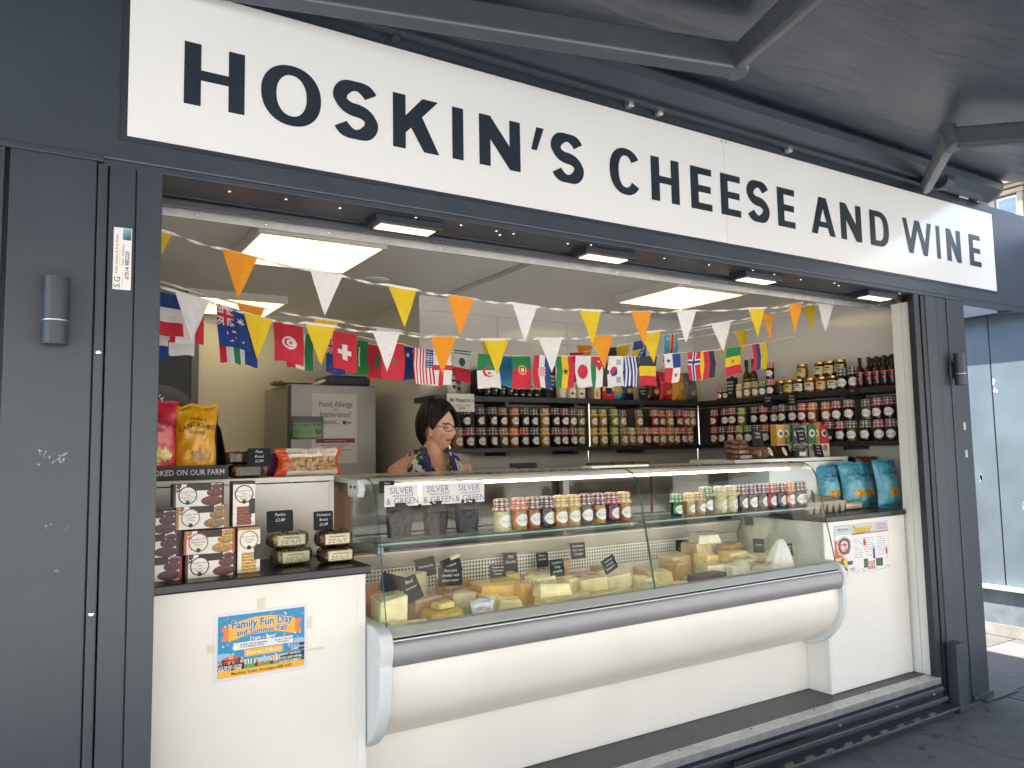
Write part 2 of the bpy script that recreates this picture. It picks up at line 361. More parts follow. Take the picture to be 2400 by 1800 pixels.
# floor, step
B('floor', vinyl_m, .02, 4.64, .065, 3.24, .10, .19, 0)
B('floor_edge', vinyl_m, .32, 4.32, .062, .0648, .1, .188, 0)
tm = mat('tread_plate_metal', (.50, .50, .49), .36, metal=.85, noise=(18, .14), bump=(160, .25, .001))
tp = B('tread_plate', tm, .31, 4.318, -.010, .064, .187, .1935, .0015); B('tread_nosing', tm, .31, 4.318, -.014, -.0105, .160, .1935, .001)
b = MB(); kx = 0
x = .33
while x < 4.3:
    for r_, y in enumerate((.002, .018, .034, .050)):
        a = PI / 4 if (kx + r_) % 2 else -PI / 4
        M = Matrix.Translation((x + (.008 if r_ % 2 else 0), y, .1937)) @ Matrix.Rotation(a, 4, 'Z'); b.box(-.007, .007, -.0018, .0018, -.0003, .0014, M=M)
    a = PI / 5 if kx % 2 else -PI / 5
    M = Matrix.Translation((x, -.0142, .176)) @ Matrix.Rotation(a, 4, 'Y'); b.box(-.008, .008, -.001, .0003, -.0016, .0016, M=M)
    x += .017; kx += 1
td = b.build('tread_pattern', tm, tp, loc=(0, 0, 0)); td['kind'] = 'stuff'
for i in range(9): MB().lathe([(.006, 0), (.005, .002)], 10).build('screw', slate_d, tp, loc=(.6 + i * .45, .045, .1936))
stp = B('step_riser', slate_d, .31, 4.318, -.006, .06, .0, .159, .002)
B('guide_rail', slate, .31, 4.312, -.034, -.0075, .128, .150, .004); B('guide_rail', slate, .31, 4.312, -.052, -.0075, .078, .102, .004)
B('step_ledge', slate, .31, 4.36, -.086, -.0075, .030, .046, .004); B('step_skirt', slate_d, .31, 4.34, -.062, -.0076, .0, .029, 0)
hzm = MB().poly([(0, -.084, .0466), (.062, -.084, .0466), (.092, -.054, .0466), (.03, -.054, .0466)]).mesh('hazard_stripe', mat('faded_yellow', (.19, .155, .075), .8, noise=(14, .45)))
for i in range(26): obj('hazard_stripe', hzm, K, loc=(.45 + i * .145, 0, 0))
MB().box(2.62, 3.18, -.0535, -.0515, .104, .126).build('rail_slot', mat('slot_black', (.004, .004, .005), .8, noise=(4, .1)), K)
for x in (2.2, 3.42, 3.9, 4.25): MB().lathe([(.011, 0), (.0105, .004), (.006, .007)], 12).build('bolt', mat('bolt_steel', (.4, .38, .33), .4, metal=.7, noise=(40, .2)), stp, loc=(x, -.0075, .115), rot=(PI / 2, 0, 0))
# inside shell
B('ceiling', ceil_m, -.1, 4.75, .31, 3.4, 2.53, 2.6, 0); B('roof', slate, -3.2, 4.85, .06, 3.4, 2.62, 2.9, 0)
for y0, y1 in ((.335, 2.06),): MB().box(2.28, 2.335, y0, y1, 2.5245, 2.5295).build('ceiling_strip', joint_m, K)
B('back_wall', wall_pvc, 2.15, 4.75, 2.1, 3.3, .19, 2.53, 0); B('back_cornice', wall_pvc, 2.14, 4.64, 2.085, 2.0995, 2.43, 2.529, .002)
B('recess_wall', mat('recess_cladding', (.70, .66, .58), .3, noise=(1.5, .03)), -.1, 2.149, 3.25, 3.35, .19, 2.53, 0)
B('side_wall', wall_pvc, 4.65, 4.74, .151, 2.099, .19, 2.53, 0); B('side_wall', white_paint, -.1, -.02, .17, 3.3, .19, 2.53, 0)
for x in (2.75, 3.35, 3.95): MB().box(x - .002, x + .002, 2.0985, 2.0998, 1.87, 2.428).build('wall_joint', joint_m, K)
dr = thing('recess_door', 'dark navy door in the recess behind the crisp display', 'door', (.7, 3.22, .19))
MB().box(.30, .915, 3.21, 3.245, .19, 2.24).build('leaf', mat('door_navy', (.012, .017, .03), .35, noise=(4, .15)), dr, bevel=.002)
MB().box(.915, .965, 3.20, 3.247, .19, 2.29).build('frame', mat('door_frame', (.10, .12, .14), .4, noise=(6, .1)), dr, bevel=.003)
MB().box(.28, .914, 3.20, 3.247, 2.241, 2.29).build('frame', MATS['door_frame'], dr, bevel=.003)
MB().lathe([(.012, 0), (.012, .05), (.02, .055), (.02, .075)], 12).build('handle', chrome, dr, loc=(.86, 3.21, 1.2), rot=(PI / 2, 0, 0))
sd = tag(MB().lathe([(.05, 0), (.05, .02), (.035, .035)], 20).build('smoke_detector', mat('detector_white', (.7, .69, .66), .5, noise=(9, .03)), None), 'small round white smoke detector on the ceiling', 'detector'); sd.location = (1.45, 1.85, 2.53); sd.rotation_euler = (PI, 0, 0)
vt = tag(MB().lathe([(.085, 0), (.085, .008), (.06, .02), (.055, .012)], 24).build('air_vent', mat('vent_white', (.6, .59, .56), .5, noise=(9, .03)), None, smooth=False), 'round white ceiling vent near the wall corner', 'vent'); vt.location = (1.72, 1.8, 2.53); vt.rotation_euler = (PI, 0, 0)

# LED ceiling panels
def panel(x, y, lab):
    t = thing('ceiling_light', lab, 'light', (x, y, 2.48), group='square LED panels on the ceiling')
    b = MB(); s, o_ = .29, .305
    for x0, x1, y0, y1 in ((-o_, o_, -o_, -s), (-o_, o_, s, o_), (-o_, -s, -s, s), (s, o_, -s, s)): b.box(x0, x1, y0, y1, 0, .0495)
    b.build('frame', mat('panel_frame', (.72, .70, .66), .45, noise=(6, .03)), t, world=False)
    MB().box(-s, s, -s, s, .003, .02).build('diffuser', led_m, t, world=False)
panel(1.125, 1.23, 'glowing square LED ceiling panel nearest the serving front, behind orange pennant')
panel(3.65, 1.215, 'glowing square LED ceiling panel above the jam shelves corner')
panel(1.09, 2.83, 'glowing square LED ceiling panel at the back of the recess')
# soffit downlights
for i, (x, lab) in enumerate(((1.155, 'soffit downlight nearest the letter S of the sign'), (2.10, 'second soffit downlight along the opening'), (3.08, 'third soffit downlight along the opening'), (4.08, 'last soffit downlight, by the white jamb'))):
    t = thing('soffit_light', 'black rectangular ' + lab, 'light', (x, .095, 2.355), group='downlights under the sign')
    b = MB(); b.box(-.135, .135, -.055, .055, -.030, 0); b.build('housing', slate_d, t, world=False, bevel=.004)
    MB().box(-.110, .110, -.035, .035, -.0335, -.0305).build('diffuser', lamp_m, t, world=False, bevel=.002)
# wall lamps
def wall_lamp(x, z, lab, y=0.):
    t = thing('wall_light', lab, 'light', (x, y, z), group='up and down wall lights')
    b = MB(); b.box(-.036, .036, -.012, .0005, -.05, .05); b.build('back_plate', slate, t, world=False, bevel=.004)
    MB().lathe([(.030, -.095), (.033, -.094), (.033, -.032), (.0325, -.031)], 28).build('lower_tube', slate, t, world=False, smooth=False, loc=(0, -.048, 0))
    MB().lathe([(.0335, -.030), (.0335, -.027)], 28).build('ring', alu, t, world=False, loc=(0, -.048, 0))
    MB().lathe([(.0325, -.026), (.033, -.025), (.033, .094), (.030, .095)], 28).build('upper_tube', slate, t, world=False, loc=(0, -.048, 0))
wall_lamp(.040, 1.905, 'cylindrical slate wall light on the panel beside the roller shutter sticker')
wall_lamp(4.665, 1.925, 'cylindrical slate wall light on the far post', -.001)
# ------------------------------------------------------------------ shop sign
S = thing('shop_sign', 'long white fascia sign with dark capital lettering', 'sign', (2.7, -.016, 2.45))
MB().box(.209, 2.757, -.020, -.0125, 2.452, 2.958).build('board', sign_m, S, bevel=.0015)
MB().box(2.759, 5.222, -.020, -.0125, 2.452, 2.958).build('board', sign_m, S, bevel=.0015)
fr = MB()
for x0, x1, z0, z1 in ((.19, 5.24, 2.437, 2.4515), (.19, 5.24, 2.9585, 2.973), (.19, .2085, 2.452, 2.958), (5.2225, 5.24, 2.452, 2.958)): fr.box(x0, x1, -.017, -.0122, z0, z1)
fr.build('frame', mat('sign_frame', (.03, .036, .045), .4, noise=(5, .1)), S)
for x, z in ((2.745, 2.945), (2.775, 2.945), (.23, 2.94)): MB().lathe([(.006, 0), (.005, .003)], 10).build('fixing', alu, S, loc=(x, -.0201, z), rot=(PI / 2, 0, 0))
MB().box(5.175, 5.212, -.0215, -.0202, 2.905, 2.950).build('fixing_tab', white_pan, S); MB().lathe([(.004, 0), (.003, .001)], 8).build('fixing', slate_d, S, loc=(5.20, -.0216, 2.932), rot=(PI / 2, 0, 0))
def glyph(ch, w, T, th):
    """list of convex-ish polygons / strips in a unit-high box of width w"""
    P = []
    def arc(cx, cy, rx, ry, a0, a1, tx, ty, n=28, p=2.25):
        pts = []
        for i in range(n + 1):
            a = a0 + (a1 - a0) * i / n; c, s = math.cos(a), math.sin(a)
            f = lambda rx, ry: (cx + rx * math.copysign(abs(c) ** (2 / p), c), cy + ry * math.copysign(abs(s) ** (2 / p), s))
            pts.append((f(rx, ry), f(rx - tx, ry - ty)))
        for i in range(n): P.append([pts[i][0], pts[i + 1][0], pts[i + 1][1], pts[i][1]])
    R = lambda x0, x1, y0, y1: P.append([(x0, y0), (x1, y0), (x1, y1), (x0, y1)])
    if ch == 'H': R(0, T, 0, 1); R(w - T, w, 0, 1); R(T, w - T, .5 - th * .5, .5 + th * .5)
    elif ch == 'I': R(0, w, 0, 1)
    elif ch == 'E': R(0, T, 0, 1); R(T, w, 1 - th, 1); R(T, w, 0, th); R(T, w * .95, .5 - th / 2, .5 + th / 2)
    elif ch == 'N':
        k = T * 1.9; R(0, T, 0, 1); R(w - T, w, 0, 1); P.append([(T, 1 - .0), (T, 1 - k), (w - T, 0), (w - T, k)])
    elif ch == 'K':
        R(0, T, 0, 1); a, b_ = (T, .30), (w * .98, 1.0); P.append([a, b_, (w * .98 - T * 1.28, 1.0), (T, .62)])
        q = lambda s: (a[0] + (b_[0] - a[0]) * s, a[1] + (b_[1] - a[1]) * s)
        P.append([q(.16), (w - T * 1.25, 0), (w, 0), q(.50)])
    elif ch == 'A':
        cx = w / 2; tw = T * .62; yi = 1 - .30
        P.append([(0, 0), (T * .98, 0), (cx, yi), (cx, 1), (cx - tw, 1)]); P.append([(w, 0), (cx + tw, 1), (cx, 1), (cx, yi), (w - T * .98, 0)])
        e = lambda y: T * .98 + (cx - T * .98) * y / yi
        P.append([(e(.20), .20), (w - e(.20), .20), (w - e(.35), .35), (e(.35), .35)])
    elif ch == 'W':
        q = w / 4; s = T * .95
        P.append([(0, 1), (q - s * .5, 0), (q, 0), (q, .38), (s, 1)]); P.append([(q, 0), (q + s * .5, 0), (2 * q, .72), (2 * q, 1), (2 * q - s * .55, 1), (q, .38)])
        P.append([(2 * q, .72), (3 * q - s * .5, 0), (3 * q, 0), (3 * q, .38), (2 * q + s * .55, 1), (2 * q, 1)]); P.append([(3 * q, 0), (3 * q + s * .5, 0), (w, 1), (w - s, 1), (3 * q, .38)])
    elif ch == 'D':
        R(0, T, 0, 1); R(T, w * .45, 1 - th, 1); R(T, w * .45, 0, th)
        arc(w * .45, .5, w * .55, .5, -PI / 2, PI / 2, T, th, 24, 2.4)
    elif ch == 'O': arc(w / 2, .5, w / 2, .515, 0, 2 * PI, T, th * 1.0, 48, 2.15)
    elif ch == 'C': arc(w / 2, .5, w / 2, .515, .62, 2 * PI - .62, T, th, 44, 2.2)
    elif ch == "'": P.append([(w * .42, 1), (w, 1), (w * .42, .52), (0, .52)])
    elif ch == 'S':
        pts = []; rx = w / 2 - T / 2; ry = .2575 - th / 2 + th / 4
        for i in range(23): a = math.radians(18 + (270 - 18) * i / 22); pts.append((w / 2 + rx * math.cos(a), .5 + ry + ry * math.sin(a), a))
        for i in range(1, 23): a = math.radians(90 - (270 - 18) * i / 22); pts.append((w / 2 + (rx + .0) * math.cos(a), .5 - ry + ry * math.sin(a), a))
        L_ = []
        for i, p in enumerate(pts):
            q0 = pts[max(i - 1, 0)]; q1 = pts[min(i + 1, len(pts) - 1)]; d = Vector((q1[0] - q0[0], q1[1] - q0[1])).normalized(); nn = Vector((-d.y, d.x))
            t = (T * abs(nn.x) ** 1.3 + th * abs(nn.y)); t = min(t, T * 1.02)
            if abs(i - 22) < 7: t = T * (.98 - .012 * abs(i - 22))
            L_.append(((p[0] + nn.x * t / 2, p[1] + nn.y * t / 2), (p[0] - nn.x * t / 2, p[1] - nn.y * t / 2)))
        for i in range(len(L_) - 1): P.append([L_[i][0], L_[i + 1][0], L_[i + 1][1], L_[i][1]])
    return P
hz = .2015
for ch, x0, x1 in [('H', .363, .545), ('O', .597, .797), ('S', .839, 1.003), ('K', 1.06, 1.244), ('I', 1.299, 1.346), ('N', 1.415, 1.601), ("'", 1.653, 1.716), ('S', 1.749, 1.914), ('C', 2.053, 2.231), ('H', 2.288, 2.457), ('E', 2.529, 2.665), ('E', 2.724, 2.859), ('S', 2.903, 3.065), ('E', 3.126, 3.258), ('A', 3.385, 3.583), ('N', 3.631, 3.814), ('D', 3.892, 4.068), ('W', 4.206, 4.502), ('I', 4.550, 4.590), ('N', 4.660, 4.819), ('E', 4.916, 5.050)]:
    b = MB(); wd = (x1 - x0) / hz
    for pg in glyph(ch, wd, .245 if ch not in 'W' else .215, .165):
        pts = [(x0 + u * hz, -.0217, 2.587 + v * hz) for u, v in pg]
        a = sum(pts[i][0] * pts[(i + 1) % len(pts)][2] - pts[(i + 1) % len(pts)][0] * pts[i][2] for i in range(len(pts)))
        b.poly(pts if a > 0 else pts[::-1])
    b.build('letter', letter_m, S)
# shutter-company sticker on the post
ST = thing('shutter_sticker', 'white sideways roller shutter advert sticker on the slate post', 'sticker', (.205, -.0105, 2.09))
MB().box(.181, .229, -.0112, -.0102, 1.987, 2.172).build('sheet', mat('sticker_white', (.8, .79, .76), .4, noise=(9, .03)), ST)
R90 = dict(roll=PI / 2, align='LEFT')
text('S.G', .024, ink_green, ST, (.193, -.0116, 1.992), bold=.01, **R90)
text('Roller shutters & Shop fronts', .0098, ink_red, ST, (.190, -.0116, 2.034), bold=.012, **R90)
text('Repair  Installation', .0085, ink_red, ST, (.2065, -.0116, 2.06), bold=.012, **R90)
text('07514 985225', .0145, ink_navy, ST, (.2185, -.0116, 2.018), bold=.02, shear=.2, **R90)
text('Phone shutter connector', .004, ink_red, ST, (.206, -.0116, 2.0), **R90); text('Aluminium shop fronts steel doors', .0035, ink_grey, ST, (.198, -.0116, 2.06), **R90)
b = MB(); b.grid(8, 10, lambda u, v: (.205 + .022 * u, -.0115, 2.170 - .034 * v), lambda u, v: mixc(H('#7fb4c4'), H('#27485a'), max(0, min(1, v + .4 * u - .2)))); b.build('photo', print_m, ST)

# ------------------------------------------------------------------ awning
A = thing('folding_awning', 'dark slate folding arm awning stretched out over the front', 'awning', (2.3, -.1, 3.05))
fab = mat('awning_fabric', (.031, .045, .070), .36, noise=(1.2, .10), spec=.6)
t = fab.node_tree; bs = t.nodes['Principled BSDF']; N = t.nodes.new; L = t.links.new
tc = N('ShaderNodeTexCoord'); mp = N('ShaderNodeMapping'); mp.inputs['Scale'].default_value = (1.1, 3.2, 1); n1 = N('ShaderNodeTexNoise'); n1.inputs['Scale'].default_value = 3.2; n1.inputs['Detail'].default_value = 3; n1.inputs['Distortion'].default_value = .8
L(tc.outputs['Object'], mp.inputs[0]); L(mp.outputs[0], n1.inputs[0]); bn = N('ShaderNodeBump'); bn.inputs['Strength'].default_value = .3; bn.inputs['Distance'].default_value = .02; L(n1.outputs['Fac'], bn.inputs['Height']); L(bn.outputs[0], bs.inputs['Normal'])
FX0, FX1, FY = -2.6, 5.20, -2.55
def fz(x, y):
    s = min(1, max(0, -y / 2.5)); sag = -.035 * math.sin(PI * s)
    rip = .012 * nz(x * 1.1, y * 2.2, 3) + .005 * nz(x * 3.2, y * 7, 5) * (1.2 - .7 * s)
    return 3.185 + .315 * y + sag + rip * min(1, -y * 4 + .05)
b = MB(); b.grid(150, 70, lambda u, v: (FX0 + (FX1 - FX0) * u, -.03 + FY * v, fz(FX0 + (FX1 - FX0) * u, -.03 + FY * v)))
o = b.build('fabric', fab, A, smooth=True); sdm = o.modifiers.new('thick', 'SOLIDIFY'); sdm.thickness = .003
casp = [(-.012, 3.02), (-.05, 3.005), (-.10, 3.02), (-.145, 3.06), (-.155, 3.10), (-.13, 3.135), (-.08, 3.15), (-.02, 3.165), (.03, 3.23), (.10, 3.24), (.10, 3.02)]
MB().prism(casp[::-1], FX0, 5.10).build('cassette', slate, A, bevel=.006)
MB().prism([(-.035, 2.992), (-.035, 3.0025), (-.075, 3.0025), (-.075, 2.992)], FX0, 4.55).build('cassette_rail', slate, A)
MB().prism([(y, z) for y, z in casp[::-1]], 5.101, 5.13).build('end_cap', mat('cap_grey', (.10, .11, .12), .35, noise=(8, .1)), A, bevel=.006)
for x in (1.05, 2.15, 2.32, 3.2): MB().box(x, x + .03, -.05, -.018, 2.976, 3.004).build('bracket', alu if x > 2 else slate, A, bevel=.003)
for x in (4.78, 4.98): MB().tube([(x, -.05, 3.0), (x + .10, -.05, 3.0)], .008, 8).build('bolt', chrome, A)
MB().tube([(FX0, FY - .02, fz(0, FY)), (5.2, FY - .02, fz(5, FY))], .045, 12).build('front_bar', slate, A)
armm = mat('arm_grey', (.085, .095, .108), .35, noise=(9, .08))
def arm(nm, pts, w_, h_):
    p0, p1 = Vector(pts[0]), Vector(pts[1]); d = (p1 - p0); ln = d.length; d.normalize()
    up = Vector((0, .3, .95)); up = (up - d * up.dot(d)).normalized(); sd_ = d.cross(up)
    M = Matrix(((d.x, sd_.x, up.x, p0.x), (d.y, sd_.y, up.y, p0.y), (d.z, sd_.z, up.z, p0.z), (0, 0, 0, 1)))
    return MB().box(0, ln, -w_ / 2, w_ / 2, -h_ / 2, h_ / 2, M=M).build(nm, armm, A, bevel=.012, seg=3)
eL, eR = (1.96, -.80, 2.785), (3.29, -.795, 2.79)
arm('upper_arm', ((.31, -.05, 2.98), eL), .06, .115); arm('forearm', (eL, (1.05, -2.45, 2.42)), .04, .08)
arm('upper_arm', ((4.40, -.06, 2.985), eR), .045, .075); arm('forearm', (eR, (3.55, -2.45, 2.38)), .05, .085)
for e in (eL, eR): MB().lathe([(.030, -.055), (.038, -.05), (.038, .05), (.030, .055)], 18).build('elbow', armm, A, loc=e, rot=(-.3, 0, 0))
MB().lathe([(.05, -.04), (.05, .04)], 18).build('shoulder', slate, A, loc=(4.52, -.10, 3.03), rot=(0, PI / 2, 0))

# ------------------------------------------------------------------ counters
def counter(nm, lab, x0, x1, zt, wx0, wx1):
    t = thing(nm, lab, 'counter', ((x0 + x1) / 2, .4, .19))
    MB().box(x0, x1, .14, .16, .192, zt - .031).build('front_panel', white_pan, t, bevel=.002)
    MB().box(x1 - .030, x1 + .0005, .1385, .1398, .192, zt - .032).build('edge_strip', white_paint, t)
    MB().box(x0, x0 + .02, .161, .9, .192, zt - .031).build('side_panel', white_pan, t); MB().box(x1 - .02, x1, .161, .9, .192, zt - .031).build('side_panel', white_pan, t)
    MB().box(wx0, wx1, .117, .92, zt - .030, zt).build('worktop', worktop_m, t, bevel=.006, seg=3)
    return t
LC = counter('serving_counter', 'white counter with black worktop and a family fun day poster', .312, 1.013, 1.10, .312, 1.028)
RC = counter('serving_counter', 'white counter with black worktop by the far jamb, sports poster on it', 3.572, 4.306, 1.111, 3.572, 4.30)
MB().box(3.575, 3.60, .1385, .1398, .192, 1.078).build('edge_strip', white_paint, RC)
def riser(nm, lab, x0, x1, z0, z1, y0, y1, lid0=None):
    t = thing(nm, lab, 'shelf unit', ((x0 + x1) / 2, (y0 + y1) / 2, z0))
    MB().box(x0 + .02, x1 - .02, y0 + .004, y0 + .02, z0 + .001, z1 - .025).build('face', white_pan, t)
    b = MB(); b.box(x1 - .0195, x1, y0, y1, z0 + .001, z1 - .0205); b.box(x0, x0 + .0195, y0, y1, z0 + .001, z1 - .0205)
    b.build('side_panel', white_paint, t, bevel=.002)
    MB().box(lid0 or x0, x1, y0 - .002, y1, z1 - .02, z1).build('top_board', white_paint, t, bevel=.002)
    return t
riser('riser_shelf', 'white riser shelf behind the parkin cakes on the counter', .33, 1.022, 1.10, 1.408, .5, .85)
riser('riser_shelf', 'white riser shelf behind the blue crisp packets', 3.60, 4.335, 1.111, 1.416, .5, .85, 3.32)

# ------------------------------------------------------------------ refrigerated display cabinet
CB = thing('display_cabinet', 'long white refrigerated serve over cabinet with curved glass front', 'display cabinet', (2.3, .5, .19))
X0, X1 = 1.045, 3.568
cabw = mat('cabinet_white', (.80, .78, .73), .30, noise=(2.5, .045), bump=(4, .04, .01)); capm = mat('cap_plastic', (.66, .70, .70), .42, noise=(4, .03))
cabg = mat('cabinet_grey', (.30, .30, .31), .42, metal=.35, noise=(7, .05)); railm = mat('rail_grey', (.44, .45, .42), .4, metal=.2, noise=(9, .04))
MB().box(1.016, 3.569, .28, .30, .192, .46).build('base_panel', cabw, CB)
fp = [(.052, .752), (.048, .70), (.052, .655), (.066, .61), (.092, .565), (.130, .525), (.18, .49), (.235, .462), (.298, .445), (.298, .46), (.24, .478), (.19, .505), (.145, .54), (.112, .575), (.086, .62), (.074, .66), (.070, .70), (.074, .752)]
def spl(p, k=5):
    o = []
    for i in range(len(p) - 1):
        P = [p[max(0, i - 1)], p[i], p[i + 1], p[min(len(p) - 1, i + 2)]]
        for j in range(k):
            t_ = j / k; o.append(tuple(.5 * (2 * P[1][a] + (P[2][a] - P[0][a]) * t_ + (2 * P[0][a] - 5 * P[1][a] + 4 * P[2][a] - P[3][a]) * t_ ** 2 + (3 * P[1][a] - P[0][a] - 3 * P[2][a] + P[3][a]) * t_ ** 3) for a in (0, 1)))
    return o + [p[-1]]
fp = spl(fp[:9]) + spl(fp[9:])
MB().prism(fp[::-1], X0 + .025, X1 - .025).build('front_panel', cabw, CB, smooth=True)
bp = [(.062, .842), (.040, .846), (.026, .838), (.020, .82), (.018, .795), (.022, .772), (.032, .758), (.062, .754)]
bp = spl(bp)
MB().prism(bp, X0 + .025, X1 - .025).build('bumper', cabg, CB, smooth=True)
MB().prism([(.060, .848), (.042, .852), (.040, .858), (.062, .884), (.10, .884), (.10, .848)][::-1], X0 + .025, X1 - .025).build('front_rail', railm, CB, bevel=.0015)
MB().box(X0 + .025, X1 - .025, .0400, .0604, .8470, .8482).build('rail_gap', slate_d, CB)
MB().box(X0 + .025, X1 - .025, .030, .041, .8435, .8468).build('rail_bright', mat('bright_edge', (.85, .86, .86), .3, noise=(9, .03)), CB)
ep0 = [(.30, .43), (.22, .442), (.15, .472), (.092, .52), (.046, .592), (.024, .665), (.020, .745), (.022, .768), (.012, .80), (.010, .832), (.028, .872), (.072, .892), (.30, .892)]
ep = spl(ep0[:11], 4) + ep0[11:]
for x0, x1 in ((1.018, X0 + .024), (X1 - .024, X1 + .004)):
    e = MB().prism(ep, x0, x1).build('end_cap', capm, CB, smooth=True, bevel=.006, seg=3)
MB().box(1.02, X1, .301, .90, .192, .44).build('plinth_core', slate_d, CB)
MB().prism([(.101, .80), (.101, .815), (.70, .815), (.70, .80)], X0 + .03, X1 - .03).build('deck', mat('deck_steel', (.62, .62, .60), .35, metal=.3, noise=(6, .08)), CB)
# perforated air grille, rear panels
g = MB(); gx0, gx1, gz0, gz1 = X0 + .04, X1 - .04, .885, .985
nx = 150
for i in range(nx + 1):
    x = gx0 + (gx1 - gx0) * i / nx; g.box(x - .0035, x + .0035, .700, .703, gz0, gz1)
for j in range(7):
    z = gz0 + (gz1 - gz0) * j / 6; g.box(gx0, gx1, .6985, .6995, z - .0035, z + .0035)
gr = g.build('air_grille', mat('grille_white', (.78, .77, .74), .4, noise=(9, .03)), CB); gr['kind'] = 'stuff'
MB().box(gx0, gx1, .704, .72, .816, .99).build('grille_back', slate_d, CB); MB().box(gx0, gx1, .690, .7035, .816, .884).build('kick_strip', MATS['grille_white'], CB)
MB().prism([(.70, .99), (.66, 1.055), (.66, 1.062), (.72, 1.062), (.72, .99)][::-1], gx0, gx1).build('rear_ledge', mat('ledge_cream', (.60, .57, .52), .35, noise=(5, .05)), CB, bevel=.002)
MB().box(gx0, gx1, .735, .75, 1.063, 1.10).build('rear_rail', slate_d, CB); MB().box(gx0, gx1, .70, .75, 1.101, 1.135).build('rear_rail', cabg, CB, bevel=.003)
xs = [gx0, 1.86, 2.30, 2.32, 2.92, gx1]
for i in range(5):
    if xs[i + 1] - xs[i] > .05: MB().box(xs[i] + .003, xs[i + 1] - .003, .74 + .012 * (i % 2), .748 + .012 * (i % 2), 1.136, 1.372).build('sliding_door', smoke_glass, CB, bevel=.001)
MB().box(X0, X1, .705, .86, 1.372, 1.384).build('rear_header', railm, CB)
MB().prism([(.235, 1.378), (.225, 1.388), (.235, 1.398), (.86, 1.399), (.86, 1.386), (.30, 1.375)][::-1], X0 + .004, X1 - .004).build('canopy', mat('canopy_cream', (.66, .66, .60), .3, noise=(6, .04)), CB, bevel=.002)
MB().box(X0 + .12, X1 - .08, .27, .29, 1.362, 1.372).build('light_tube', mat('tube_light', (.9, .9, .85), .4, emis=((1, .90, .70), 2.8), noise=(4, .01)), CB)
MB().box(2.285, 2.325, .70, .735, .82, 1.37).build('centre_post', cabg, CB, bevel=.003)
for x in (1.075, 2.305, 3.525):
    MB().prism([(.20, 1.145), (.20, 1.158), (.70, 1.135), (.70, 1.07)], x - .012, x + .012).build('shelf_bracket', cabg, CB, bevel=.002)
gp = [(.060, .884), (.080, .99), (.100, 1.09), (.118, 1.18), (.130, 1.25), (.140, 1.30), (.156, 1.345), (.180, 1.375), (.212, 1.394), (.25, 1.402), (.32, 1.405)]
gp = spl(gp, 3)
def curved(x0, x1):
    th = .006; pr = gp + [(y + th * .98, z - .0015 if i > 7 else z) for i, (y, z) in list(enumerate(gp))[::-1]]
    pr = gp + [(y + (th if z < 1.36 else th * .5), z - (0 if z < 1.3 else th * .7)) for y, z in gp[::-1]]
    o = MB().prism(pr[::-1], x0, x1, caps=False).build('front_glass', glass_c, CB, smooth=True)
    for x in (x0, x1): MB().prism(pr[::-1], x - .001, x + .001).build('glass_edge', glass_edge, CB)
curved(1.062, 2.304); curved(2.309, 3.552)
for x in (1.058, 3.554):
    MB().prism([(y + .008, z - .003) for y, z in gp] + [(.72, 1.37), (.72, .884)], x - .002, x + .002).build('end_glass', glass_c, CB)
for x0, x1 in ((1.064, 2.29), (2.32, 3.545)):
    s_ = MB().box(x0, x1, .145, .40, 1.160, 1.166).build('glass_shelf', glass_mat('shelf_glass', (.88, .96, .93), 0., 1.3), CB); MB().box(x0, x1, .1425, .1448, 1.1598, 1.1662).build('shelf_edge', mat('shelf_edge_green', (.10, .26, .21), .15, noise=(9, .1), coat=.4), s_)
    MB().tube([(x0, .40, 1.150), (x1, .40, 1.150)], .009, 10).build('shelf_rail', alu, CB)
for x, z in ((1.052, 1.37),):
    hg = MB().prism([(.25, 1.33), (.235, 1.36), (.25, 1.396), (.36, 1.397), (.36, 1.33)][::-1], 1.026, 1.054).build('hinge_cap', capm, CB, bevel=.006)
    for y in (.272, .315): MB().lathe([(.006, 0), (.006, .003)], 10).build('hinge_pin', slate_d, hg, loc=(1.0255, y, 1.368), rot=(0, -PI / 2, 0))
MB().box(1.066, 1.09, .15, .34, 1.125, 1.158).build('shelf_clamp', cabg, CB, bevel=.006)
MB().box(2.12, 2.46, .245, .32, 1.4062, 1.418).build('joint_cover', mat('cover_white', (.78, .77, .72), .35, noise=(5, .03)), CB, bevel=.004)

scf = mat('panel_scuff', (.50, .48, .44), .6, noise=(40, .2))
for i, (x, z, s_) in enumerate(((.45, .62, .010), (.72, .70, .006), (.88, .56, .012), (.40, .86, .005), (.93, .78, .005))): scratch(LC, x, z, s_, 3, .1394, 20 + i, scf)
for i, (x, z, s_) in enumerate(((3.78, .745, .020), (3.95, .42, .010), (4.16, .30, .014), (3.70, .25, .012), (4.22, .55, .006))): scratch(RC, x, z, s_, 3, .1394, 30 + i, scf)
for i, (x, z, s_) in enumerate(((2.05, .27, .014), (2.62, .24, .016), (3.1, .26, .012), (3.4, .23, .015), (2.3, .33, .006))): scratch(CB, x, z, s_, 3, .2794, 40 + i, scf)
